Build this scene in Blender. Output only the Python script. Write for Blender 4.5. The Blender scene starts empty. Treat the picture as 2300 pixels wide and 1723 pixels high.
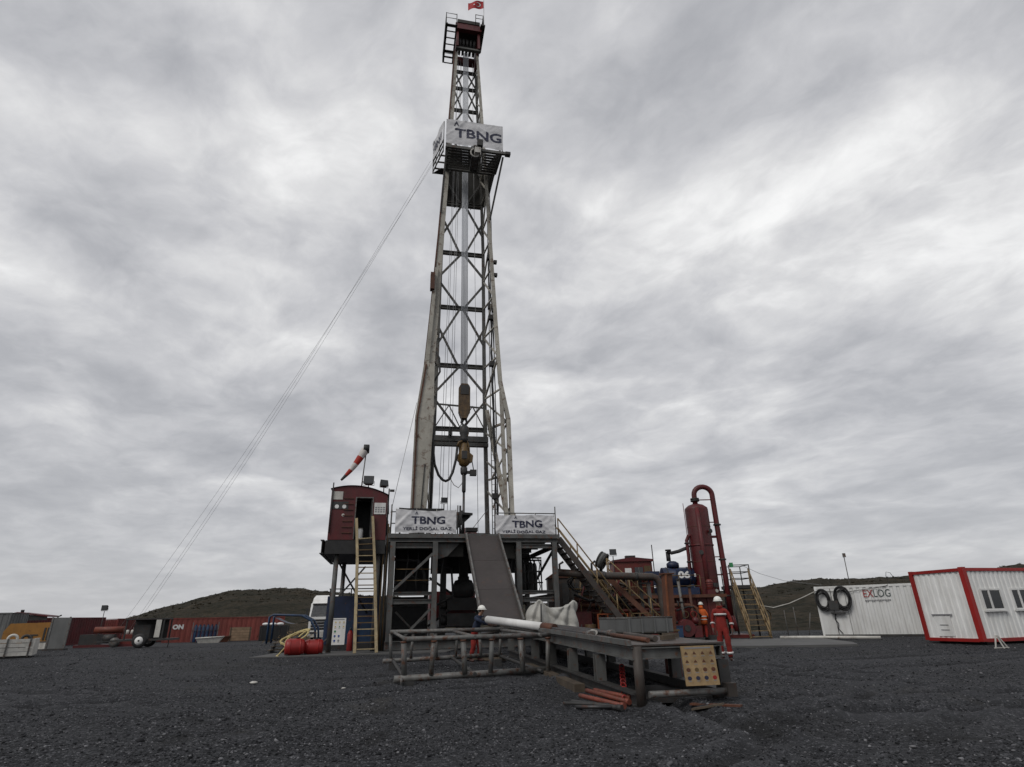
import bpy, bmesh, math, random
import numpy as np
from mathutils import Vector, Matrix, noise as mnoise

random.seed(7)
rng = np.random.default_rng(11)
scene = bpy.context.scene
col = scene.collection
R = math.radians

# ------------------------------------------------------------------ camera
PITCH, ROLL, CAM_H = R(22.2), R(1.3), 1.55
cam_data = bpy.data.cameras.new('camera')
cam_data.sensor_width = 36.0
cam_data.lens = 36.0 * 1287.0 / 2300.0
cam_data.clip_start = 0.1
cam_data.clip_end = 6000.0
cam = bpy.data.objects.new('camera', cam_data)
col.objects.link(cam)
_f = Vector((0, math.cos(PITCH), math.sin(PITCH)))
_r = Vector((1, 0, 0))
_u = _r.cross(_f)
_R = _r * math.cos(ROLL) - _u * math.sin(ROLL)
_U = _u * math.cos(ROLL) + _r * math.sin(ROLL)
cam.matrix_world = Matrix(((_R.x, _U.x, -_f.x, 0.0), (_R.y, _U.y, -_f.y, 0.0), (_R.z, _U.z, -_f.z, CAM_H), (0, 0, 0, 1)))
scene.camera = cam

# ------------------------------------------------------------------ view
scene.view_settings.view_transform = 'Standard'
scene.view_settings.look = 'None'
scene.view_settings.exposure = 0.0
scene.view_settings.gamma = 1.0
scene.view_settings.use_curve_mapping = False
scene.render.engine = 'CYCLES'
scene.cycles.max_bounces = 6
scene.cycles.use_denoising = True

# ------------------------------------------------------------------ sky
SUN_EL, SUN_AZ = R(46), R(-142)        # azimuth from +Y towards +X: behind the camera to its left
world = bpy.data.worlds.new('World')
scene.world = world
world.use_nodes = True
wt = world.node_tree
wt.nodes.clear()


def N(t, kind, **kw):
    n = t.nodes.new(kind)
    for k, v in kw.items():
        setattr(n, k, v)
    return n


def L(t, a, b):
    t.links.new(a, b)


def vmath(t, op, a=None, b=None):
    n = N(t, 'ShaderNodeVectorMath', operation=op)
    for i, x in enumerate((a, b)):
        if x is None:
            continue
        if hasattr(x, 'is_linked'):
            L(t, x, n.inputs[i])
        else:
            n.inputs[i].default_value = x
    return n


def fmath(t, op, a=None, b=None, clamp=False):
    n = N(t, 'ShaderNodeMath', operation=op)
    n.use_clamp = clamp
    for i, x in enumerate((a, b)):
        if x is None:
            continue
        if hasattr(x, 'is_linked'):
            L(t, x, n.inputs[i])
        else:
            n.inputs[i].default_value = x
    return n.outputs[0]


def ramp(t, fac, stops, interp='LINEAR'):
    n = N(t, 'ShaderNodeValToRGB')
    n.color_ramp.interpolation = interp
    e = n.color_ramp.elements
    while len(e) < len(stops):
        e.new(0.5)
    for k, (p, c) in enumerate(stops):
        e[k].position = p
        e[k].color = (*c, 1) if len(c) == 3 else c
    L(t, fac, n.inputs[0])
    return n.outputs[0]


def mixc(t, fac, a, b, blend='MIX'):
    n = N(t, 'ShaderNodeMix', data_type='RGBA', blend_type=blend)
    for i, x in ((0, fac), (6, a), (7, b)):
        if hasattr(x, 'is_linked'):
            L(t, x, n.inputs[i])
        elif isinstance(x, (int, float)):
            n.inputs[i].default_value = x
        else:
            n.inputs[i].default_value = (*x, 1) if len(x) == 3 else x
    return n.outputs[2]


def noise(t, vec, scale, detail=4, rough=0.5, dist=0.0):
    n = N(t, 'ShaderNodeTexNoise')
    n.inputs['Scale'].default_value = scale
    n.inputs['Detail'].default_value = detail
    n.inputs['Roughness'].default_value = rough
    n.inputs['Distortion'].default_value = dist
    if vec is not None:
        L(t, vec, n.inputs['Vector'])
    return n


SKY_LOBES = [((-0.326, 0.623, 0.711), 80.0, 0.150),
             ((-0.396, 0.707, 0.586), 60.0, 0.050),
             ((0.155, 0.840, 0.520), 70.0, 0.100),
             ((-0.095, 0.674, 0.732), 60.0, 0.050),
             ((0.513, 0.654, 0.556), 60.0, 0.090),
             ((0.310, 0.645, 0.698), 30.0, 0.050),
             ((-0.541, 0.700, 0.466), 30.0, -0.080),
             ((-0.573, 0.784, 0.239), 20.0, -0.080),
             ((0.613, 0.745, 0.264), 40.0, -0.060),
             ((0.618, 0.492, 0.613), 60.0, -0.070),
             ((0.263, 0.877, 0.401), 80.0, -0.050),
             ((-0.331, 0.905, 0.268), 20.0, -0.020),
             ((0.473, 0.849, 0.233), 30.0, 0.030)]


def build_world():
    t = wt
    geo = N(t, 'ShaderNodeTexCoord')
    d = geo.outputs['Generated']
    sep = N(t, 'ShaderNodeSeparateXYZ')
    L(t, d, sep.inputs[0])
    zc = fmath(t, 'MAXIMUM', sep.outputs[2], 0.0)
    zz = fmath(t, 'ADD', zc, 0.16)
    px = fmath(t, 'DIVIDE', sep.outputs[0], zz)
    py = fmath(t, 'DIVIDE', sep.outputs[1], zz)
    pos = N(t, 'ShaderNodeCombineXYZ')
    L(t, px, pos.inputs[0]); L(t, py, pos.inputs[1])
    pos.inputs[2].default_value = 8.2
    # the cloud sheet is drawn out along the wind, more so on the right where it thins
    mp = N(t, 'ShaderNodeMapping')
    mp.inputs['Rotation'].default_value = (0, 0, R(-38))
    L(t, pos.outputs[0], mp.inputs['Vector'])
    st = vmath(t, 'MULTIPLY', mp.outputs[0], (1.0, 0.62, 1.0)).outputs[0]
    warp = noise(t, st, 2.2, 4, 0.55)
    w2 = vmath(t, 'SUBTRACT', warp.outputs['Color'], (0.5, 0.5, 0.5)).outputs[0]
    w3 = vmath(t, 'SCALE', w2); w3.inputs['Scale'].default_value = 0.28
    sp = vmath(t, 'ADD', st, w3.outputs[0]).outputs[0]
    pw = vmath(t, 'ADD', pos.outputs[0], w3.outputs[0]).outputs[0]
    mid = noise(t, sp, 2.7, 10, 0.56, 0.3).outputs['Fac']
    fine = noise(t, sp, 8.0, 8, 0.6, 0.4).outputs['Fac']
    puff = noise(t, pw, 1.25, 10, 0.52, 0.15).outputs['Fac']
    puff2 = noise(t, pw, 3.6, 9, 0.56, 0.2).outputs['Fac']
    m = fmath(t, 'MULTIPLY', mid, 0.16)
    m = fmath(t, 'ADD', m, fmath(t, 'MULTIPLY', puff, 0.42))
    m = fmath(t, 'ADD', m, fmath(t, 'MULTIPLY', puff2, 0.31))
    m = fmath(t, 'ADD', m, fmath(t, 'MULTIPLY', fine, 0.11))
    m = fmath(t, 'ADD', fmath(t, 'MULTIPLY', fmath(t, 'SUBTRACT', m, 0.5), 2.2), 0.51)
    # thinner, brighter stretches of the cloud sheet and heavier banks
    for dv, pw_, amt in SKY_LOBES:
        dot = vmath(t, 'DOT_PRODUCT', d, tuple(Vector(dv).normalized())).outputs['Value']
        g_ = fmath(t, 'POWER', fmath(t, 'MAXIMUM', dot, 0.0), pw_)
        m = fmath(t, 'ADD', m, fmath(t, 'MULTIPLY', g_, amt))
    c = ramp(t, m, [(0.18, (0.345, 0.354, 0.382)), (0.36, (0.46, 0.467, 0.493)), (0.50, (0.60, 0.603, 0.624)),
                    (0.62, (0.75, 0.75, 0.758)), (0.72, (0.91, 0.91, 0.91)), (0.80, (1.0, 1.0, 0.995))])
    # towards the horizon the sheet evens out
    hz = fmath(t, 'POWER', fmath(t, 'SUBTRACT', 1.0, zc), 3.6)
    c = mixc(t, fmath(t, 'MULTIPLY', hz, 0.85), c, (0.53, 0.535, 0.555))
    sky = N(t, 'ShaderNodeTexSky', sky_type='NISHITA')
    sky.sun_disc = False
    sky.sun_elevation = SUN_EL
    sky.sun_rotation = SUN_AZ
    c10 = vmath(t, 'SCALE', c); c10.inputs['Scale'].default_value = 10.0
    out = mixc(t, 0.96, sky.outputs[0], c10.outputs[0])
    bg = N(t, 'ShaderNodeBackground')
    bg.inputs['Strength'].default_value = 0.1
    L(t, out, bg.inputs['Color'])
    wo = N(t, 'ShaderNodeOutputWorld')
    L(t, bg.outputs[0], wo.inputs['Surface'])


build_world()

sun_data = bpy.data.lights.new('sun', 'SUN')
sun_data.energy = 1.4
sun_data.angle = R(25)
sun_data.color = (1.0, 0.96, 0.9)
sun = bpy.data.objects.new('sun', sun_data)
col.objects.link(sun)
sun.rotation_euler = (R(90) - SUN_EL, 0, math.pi - SUN_AZ)
sun.location = (0, 0, 60)

# ------------------------------------------------------------------ materials
MATS = {}


def pmat(name, base, rough=0.6, metal=0.0, var=0.25, scale=2.0, rust=0.0, rustcol=(0.10, 0.035, 0.015),
         dirt=0.3, bump=0.15, streak=True, dirtcol=(0.025, 0.022, 0.02), spec=0.4):
    """painted or bare surface with tone variation, grime and rust of its own"""
    if name in MATS:
        return MATS[name]
    m = bpy.data.materials.new(name)
    m.use_nodes = True
    t = m.node_tree
    b = t.nodes['Principled BSDF']
    tc = N(t, 'ShaderNodeTexCoord')
    oi = N(t, 'ShaderNodeObjectInfo')
    off = vmath(t, 'SCALE', (13.1, 7.7, 9.3)); L(t, oi.outputs['Random'], off.inputs['Scale'])
    v = vmath(t, 'ADD', tc.outputs['Object'], off.outputs[0]).outputs[0]
    n1 = noise(t, v, scale, 5, 0.6).outputs['Fac']
    lo = tuple(x * (1 - var) for x in base)
    hi = tuple(min(1, x * (1 + var)) for x in base)
    c = ramp(t, n1, [(0.3, lo), (0.7, hi)])
    vary = fmath(t, 'ADD', fmath(t, 'MULTIPLY', oi.outputs['Random'], 0.24), 0.88)
    hs = N(t, 'ShaderNodeHueSaturation')
    L(t, c, hs.inputs['Color']); L(t, vary, hs.inputs['Value'])
    c = hs.outputs[0]
    if dirt > 0:
        vs = vmath(t, 'MULTIPLY', v, (1.0, 1.0, 0.22 if streak else 1.0)).outputs[0]
        nd = noise(t, vs, scale * 2.3, 6, 0.65).outputs['Fac']
        fd = ramp(t, nd, [(0.46, (0, 0, 0)), (0.74, (1, 1, 1))])
        c = mixc(t, fmath(t, 'MULTIPLY', fd, dirt), c, dirtcol)
    if rust > 0:
        nr = noise(t, v, scale * 3.1, 7, 0.7, 0.4).outputs['Fac']
        fr = ramp(t, nr, [(0.62 - 0.22 * rust, (0, 0, 0)), (0.72 - 0.15 * rust, (1, 1, 1))])
        nr2 = noise(t, v, scale * 11, 4, 0.6).outputs['Fac']
        rc = ramp(t, nr2, [(0.3, tuple(x * 0.5 for x in rustcol)), (0.7, tuple(x * 1.5 for x in rustcol))])
        c = mixc(t, fr, c, rc)
    L(t, c, b.inputs['Base Color'])
    b.inputs['Roughness'].default_value = rough
    b.inputs['Metallic'].default_value = metal
    b.inputs['Specular IOR Level'].default_value = spec
    nr3 = noise(t, v, scale * 6, 4, 0.6).outputs['Fac']
    rr = fmath(t, 'ADD', fmath(t, 'MULTIPLY', nr3, 0.3), rough - 0.15, clamp=True)
    L(t, rr, b.inputs['Roughness'])
    if bump > 0:
        bp = N(t, 'ShaderNodeBump')
        bp.inputs['Strength'].default_value = bump
        bp.inputs['Distance'].default_value = 0.02
        L(t, nr3, bp.inputs['Height'])
        L(t, bp.outputs[0], b.inputs['Normal'])
    MATS[name] = m
    return m


def gravel_mat(name, stones):
    m = bpy.data.materials.new(name)
    m.use_nodes = True
    t = m.node_tree
    b = t.nodes['Principled BSDF']
    tc = N(t, 'ShaderNodeTexCoord')
    v = tc.outputs['Object']
    if stones:
        geo = N(t, 'ShaderNodeNewGeometry')
        c = ramp(t, geo.outputs['Random Per Island'], [(0.0, (0.006, 0.0066, 0.0080)), (0.5, (0.016, 0.0169, 0.0198)), (0.85, (0.050, 0.0518, 0.058)), (1.0, (0.19, 0.19, 0.20))])
        L(t, c, b.inputs['Base Color'])
        b.inputs['Roughness'].default_value = 0.78
        b.inputs['Specular IOR Level'].default_value = 0.25
        return m
    vo = N(t, 'ShaderNodeTexVoronoi'); vo.inputs['Scale'].default_value = 24.0
    L(t, v, vo.inputs['Vector'])
    vo2 = N(t, 'ShaderNodeTexVoronoi'); vo2.inputs['Scale'].default_value = 60.0
    L(t, v, vo2.inputs['Vector'])
    sx = N(t, 'ShaderNodeSeparateXYZ'); L(t, vo.outputs['Color'], sx.inputs[0])
    sx2 = N(t, 'ShaderNodeSeparateXYZ'); L(t, vo2.outputs['Color'], sx2.inputs[0])
    cell = fmath(t, 'ADD', fmath(t, 'MULTIPLY', sx.outputs[0], 0.5), fmath(t, 'MULTIPLY', sx2.outputs[0], 0.5))
    c = ramp(t, cell, [(0.12, (0.0045, 0.005, 0.0062)), (0.5, (0.0155, 0.0165, 0.0196)), (0.78, (0.052, 0.054, 0.061)), (1.0, (0.23, 0.23, 0.245))])
    # large patches: finer dusty parts and damp dark parts
    nb = noise(t, v, 0.16, 5, 0.55, 0.6).outputs['Fac']
    c = mixc(t, ramp(t, nb, [(0.42, (0, 0, 0)), (0.60, (0.9, 0.9, 0.9))]), c, mixc(t, 0.3, c, (0.058, 0.060, 0.066)))
    nb3 = noise(t, v, 0.11, 3, 0.5).outputs['Fac']
    c = mixc(t, ramp(t, nb3, [(0.56, (0, 0, 0)), (0.70, (0.6, 0.6, 0.6))]), c, (0.022, 0.022, 0.019))
    # tyre tracks drawn across the yard
    mp = N(t, 'ShaderNodeMapping'); mp.inputs['Rotation'].default_value = (0, 0, R(24)); L(t, v, mp.inputs['Vector'])
    tr = vmath(t, 'MULTIPLY', mp.outputs[0], (0.10, 1.5, 1.0)).outputs[0]
    nt = noise(t, tr, 1.0, 4, 0.6, 0.5).outputs['Fac']
    c = mixc(t, ramp(t, nt, [(0.48, (0, 0, 0)), (0.68, (0.75, 0.75, 0.75))]), c, mixc(t, 0.38, c, (0.062, 0.064, 0.070)))
    att = N(t, 'ShaderNodeAttribute', attribute_name='rut_shade')
    c = mixc(t, fmath(t, 'MULTIPLY', att.outputs['Fac'], 0.75), c, (0.0095, 0.010, 0.0115))  # damp ruts, darkened further in colour to stand in for relief shading
    atb = N(t, 'ShaderNodeAttribute', attribute_name='berm')
    c = mixc(t, fmath(t, 'MULTIPLY', atb.outputs['Fac'], 0.7), c, mixc(t, 0.6, c, (0.075, 0.077, 0.085)))  # dusty rut edges, lightened in colour where the flat light gives no relief
    # spilt oil and trodden mud
    no = noise(t, v, 0.33, 5, 0.6, 0.8).outputs['Fac']
    c = mixc(t, ramp(t, no, [(0.60, (0, 0, 0)), (0.68, (0.75, 0.75, 0.75))]), c, (0.009, 0.009, 0.0095))
    nm_ = noise(t, v, 0.24, 5, 0.6, 1.2).outputs['Fac']
    c = mixc(t, ramp(t, nm_, [(0.62, (0, 0, 0)), (0.74, (0.5, 0.5, 0.5))]), c, (0.044, 0.040, 0.033))
    L(t, c, b.inputs['Base Color'])
    b.inputs['Roughness'].default_value = 0.85
    b.inputs['Specular IOR Level'].default_value = 0.2
    h = fmath(t, 'ADD', fmath(t, 'MULTIPLY', vo.outputs['Distance'], -0.8), fmath(t, 'MULTIPLY', vo2.outputs['Distance'], -0.5))
    h = fmath(t, 'ADD', h, fmath(t, 'MULTIPLY', cell, 0.5))
    bp = N(t, 'ShaderNodeBump'); bp.inputs['Strength'].default_value = 0.9; bp.inputs['Distance'].default_value = 0.04
    L(t, h, bp.inputs['Height']); L(t, bp.outputs[0], b.inputs['Normal'])
    return m


M_GRAVEL = gravel_mat('gravel', False)
M_STONE = gravel_mat('gravel_stone', True)
M_STEEL = pmat('grey_structural_steel', (0.085, 0.087, 0.085), 0.6, 0, 0.3, 1.4, rust=0.35, dirt=0.55, dirtcol=(0.03, 0.026, 0.022))
M_DARK = pmat('dark_oily_steel', (0.028, 0.028, 0.028), 0.6, 0, 0.4, 2, rust=0.25, rustcol=(0.05, 0.022, 0.012), dirt=0.3)
M_MAST = pmat('weathered_cream_mast_paint', (0.34, 0.325, 0.285), 0.6, 0, 0.2, 0.9, rust=0.38, rustcol=(0.09, 0.042, 0.022), dirt=0.5, dirtcol=(0.07, 0.06, 0.05))
M_MASTG = pmat('grey_shaded_mast_paint', (0.105, 0.105, 0.098), 0.6, 0, 0.25, 1.2, rust=0.4, rustcol=(0.06, 0.03, 0.018), dirt=0.5)  # darker copy of the mast paint; backlit shade of rear members put into colour
M_RED = pmat('maroon_paint', (0.082, 0.008, 0.010), 0.5, 0, 0.3, 1.2, rust=0.25, rustcol=(0.06, 0.022, 0.012), dirt=0.45)
M_REDB = pmat('brick_red_paint', (0.105, 0.014, 0.011), 0.55, 0, 0.3, 1.3, rust=0.3, dirt=0.4)
M_BROWN = pmat('rusty_brown_paint', (0.075, 0.027, 0.014), 0.65, 0, 0.4, 1.6, rust=0.5, dirt=0.4)
M_BRIGHTRED = pmat('bright_red_plastic', (0.22, 0.011, 0.010), 0.45, 0, 0.15, 2, dirt=0.25)
M_CABRED = pmat('cabin_red_paint', (0.26, 0.014, 0.012), 0.42, 0, 0.12, 1.5, dirt=0.12)
M_YEL = pmat('worn_cream_yellow_paint', (0.33, 0.265, 0.155), 0.6, 0, 0.2, 3, rust=0.3, rustcol=(0.16, 0.08, 0.03), dirt=0.45)
M_OCHRE = pmat('dirty_ochre_paint', (0.105, 0.068, 0.026), 0.6, 0, 0.3, 3, rust=0.45, dirt=0.5)
M_TAN = pmat('worn_tan_rail_paint', (0.19, 0.135, 0.065), 0.6, 0, 0.3, 3, rust=0.4, dirt=0.45)
M_ORANGE = pmat('orange_paint', (0.27, 0.06, 0.014), 0.55, 0, 0.25, 2, rust=0.25, dirt=0.3)
M_BLOCK = pmat('yellow_block_paint', (0.12, 0.072, 0.02), 0.5, 0, 0.3, 3, rust=0.5, rustcol=(0.05, 0.022, 0.01), dirt=0.55)
M_BLOCKB = pmat('oily_brown_block_paint', (0.075, 0.045, 0.018), 0.5, 0, 0.4, 3, rust=0.5, rustcol=(0.03, 0.015, 0.008), dirt=0.6)
M_RAMP = pmat('worn_brown_ramp_steel', (0.050, 0.042, 0.040), 0.5, 0.2, 0.2, 0.7, rust=0.2, rustcol=(0.06, 0.04, 0.033), dirt=0.25, dirtcol=(0.035, 0.03, 0.03))
M_DECK = pmat('rusty_oily_deck_plate', (0.05, 0.042, 0.037), 0.6, 0.1, 0.4, 1.1, rust=0.45, rustcol=(0.06, 0.025, 0.015), dirt=0.5, streak=False)
M_BLUE = pmat('navy_blue_paint', (0.010, 0.020, 0.055), 0.5, 0, 0.3, 1.5, rust=0.15, dirt=0.4)
M_BLUEB = pmat('blue_paint', (0.012, 0.036, 0.085), 0.5, 0, 0.3, 1.5, rust=0.12, dirt=0.35)
M_WHITE = pmat('white_paint', (0.62, 0.62, 0.61), 0.5, 0, 0.08, 1.2, rust=0.0, dirt=0.28, dirtcol=(0.22, 0.19, 0.16))
M_WHITED = pmat('dirty_white_paint', (0.46, 0.45, 0.42), 0.6, 0, 0.15, 1.5, rust=0.12, dirt=0.5, dirtcol=(0.12, 0.10, 0.08))
M_CONTW = pmat('off_white_container_paint', (0.66, 0.665, 0.655), 0.5, 0, 0.07, 0.8, dirt=0.45, dirtcol=(0.27, 0.25, 0.22))
M_BANNER = pmat('banner_vinyl', (0.56, 0.56, 0.575), 0.45, 0, 0.06, 1.2, dirt=0.12, dirtcol=(0.35, 0.34, 0.36), bump=0.05, streak=False)
M_INK = pmat('dark_blue_print', (0.018, 0.02, 0.045), 0.5, 0, 0.1, 2, dirt=0, bump=0)
M_INKRED = pmat('red_print', (0.24, 0.012, 0.012), 0.5, 0, 0.1, 2, dirt=0, bump=0)
M_INKGRN = pmat('dark_green_print', (0.02, 0.045, 0.04), 0.5, 0, 0.1, 2, dirt=0, bump=0)
M_INKGREY = pmat('grey_print', (0.20, 0.20, 0.21), 0.5, 0, 0.1, 2, dirt=0, bump=0)
M_INKW = pmat('white_print', (0.65, 0.65, 0.64), 0.5, 0, 0.1, 2, dirt=0.1, bump=0)
M_INKY = pmat('yellow_print', (0.45, 0.33, 0.04), 0.5, 0, 0.1, 2, dirt=0, bump=0)
M_INKB = pmat('blue_print', (0.02, 0.07, 0.28), 0.5, 0, 0.1, 2, dirt=0, bump=0)
M_INKG = pmat('green_print', (0.03, 0.18, 0.07), 0.5, 0, 0.1, 2, dirt=0, bump=0)
M_BLACK = pmat('black_rubber', (0.014, 0.014, 0.015), 0.6, 0, 0.3, 4, dirt=0.2, dirtcol=(0.04, 0.036, 0.03))
M_WIRE = pmat('galvanised_wire', (0.30, 0.30, 0.30), 0.45, 0.6, 0.15, 5, dirt=0.2, bump=0)
M_LINE = pmat('bright_steel_rope', (0.55, 0.57, 0.60), 0.4, 0.3, 0.1, 5, dirt=0.1, bump=0)
M_PIPE = pmat('dark_drill_pipe_steel', (0.05, 0.05, 0.052), 0.45, 0.5, 0.3, 3, rust=0.35, dirt=0.3)
M_GALV = pmat('galvanised_steel', (0.12, 0.12, 0.116), 0.55, 0.2, 0.3, 2, rust=0.5, rustcol=(0.07, 0.03, 0.016), dirt=0.6)
M_TARP = pmat('grey_white_tarpaulin', (0.36, 0.355, 0.33), 0.7, 0, 0.12, 2.5, dirt=0.45, dirtcol=(0.16, 0.15, 0.13), streak=False)
M_GLASS = pmat('dark_window_glass', (0.012, 0.014, 0.017), 0.22, 0, 0.2, 1, dirt=0, bump=0, spec=0.8)
M_WOOD = pmat('weathered_timber', (0.075, 0.057, 0.040), 0.8, 0, 0.35, 3, dirt=0.5)
M_BOARD = pmat('yellowed_notice_board', (0.25, 0.175, 0.09), 0.6, 0, 0.3, 4, dirt=0.65, dirtcol=(0.15, 0.09, 0.04), streak=False)
M_CONC = pmat('pale_concrete', (0.075, 0.075, 0.075), 0.85, 0, 0.2, 0.8, dirt=0.55, dirtcol=(0.07, 0.07, 0.07), streak=False)
M_OLIVE = pmat('olive_grey_panel', (0.034, 0.032, 0.027), 0.7, 0, 0.3, 1.5, dirt=0.4)
M_GREYCONT = pmat('grey_container_paint', (0.105, 0.108, 0.108), 0.6, 0, 0.15, 0.8, dirt=0.35)
M_ORCONT = pmat('faded_orange_red_container_paint', (0.165, 0.036, 0.028), 0.6, 0, 0.18, 0.8, rust=0.15, dirt=0.3)
M_MACH = pmat('machine_yellow_paint', (0.27, 0.125, 0.022), 0.5, 0, 0.2, 1.2, rust=0.15, dirt=0.3)
M_SKIN = pmat('skin', (0.33, 0.19, 0.13), 0.55, 0, 0.1, 8, dirt=0, bump=0)
M_COVERALL = pmat('red_coverall_cloth', (0.19, 0.014, 0.010), 0.85, 0, 0.22, 7, dirt=0.3, dirtcol=(0.07, 0.012, 0.01), bump=0.3, streak=False)
M_HIVIS = pmat('orange_vest_cloth', (0.50, 0.095, 0.014), 0.8, 0, 0.15, 7, dirt=0.15, bump=0.3, streak=False)
M_NAVYCLOTH = pmat('navy_cloth', (0.012, 0.020, 0.045), 0.85, 0, 0.25, 7, dirt=0.2, bump=0.3, streak=False)
M_REFLECT = pmat('silver_reflective_tape', (0.52, 0.50, 0.49), 0.4, 0.2, 0.1, 6, dirt=0.2, bump=0)
M_HELMET = pmat('white_helmet_plastic', (0.72, 0.72, 0.68), 0.35, 0, 0.05, 4, dirt=0.12, bump=0)
M_BOOT = pmat('boot_leather', (0.045, 0.018, 0.015), 0.6, 0, 0.3, 6, dirt=0.3)
M_GLOVE = pmat('work_glove', (0.10, 0.055, 0.045), 0.8, 0, 0.2, 8, dirt=0.3)
M_SOCKW = pmat('windsock_white', (0.55, 0.52, 0.50), 0.7, 0, 0.1, 3, dirt=0.15, bump=0)
M_SOCKR = pmat('windsock_red', (0.30, 0.022, 0.012), 0.7, 0, 0.15, 3, dirt=0.15, bump=0)
M_FLAG = pmat('flag_red_cloth', (0.33, 0.012, 0.016), 0.75, 0, 0.15, 3, dirt=0.15, bump=0)
M_HOSEY = pmat('yellow_hose', (0.40, 0.33, 0.15), 0.6, 0, 0.15, 4, dirt=0.35)
M_LAMP = pmat('lamp_lens', (0.035, 0.037, 0.04), 0.15, 0, 0.1, 3, dirt=0.1, bump=0)


# ------------------------------------------------------------------ mesh helpers
def V3(p):
    return Vector(p)


def frame_of(d, up=(0, 0, 1)):
    d = Vector(d).normalized()
    up = Vector(up)
    if abs(d.dot(up)) > 0.97:
        up = Vector((0, 1, 0)) if abs(d.y) < 0.9 else Vector((1, 0, 0))
    s = d.cross(up).normalized()
    n = s.cross(d).normalized()
    return d, s, n


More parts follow.
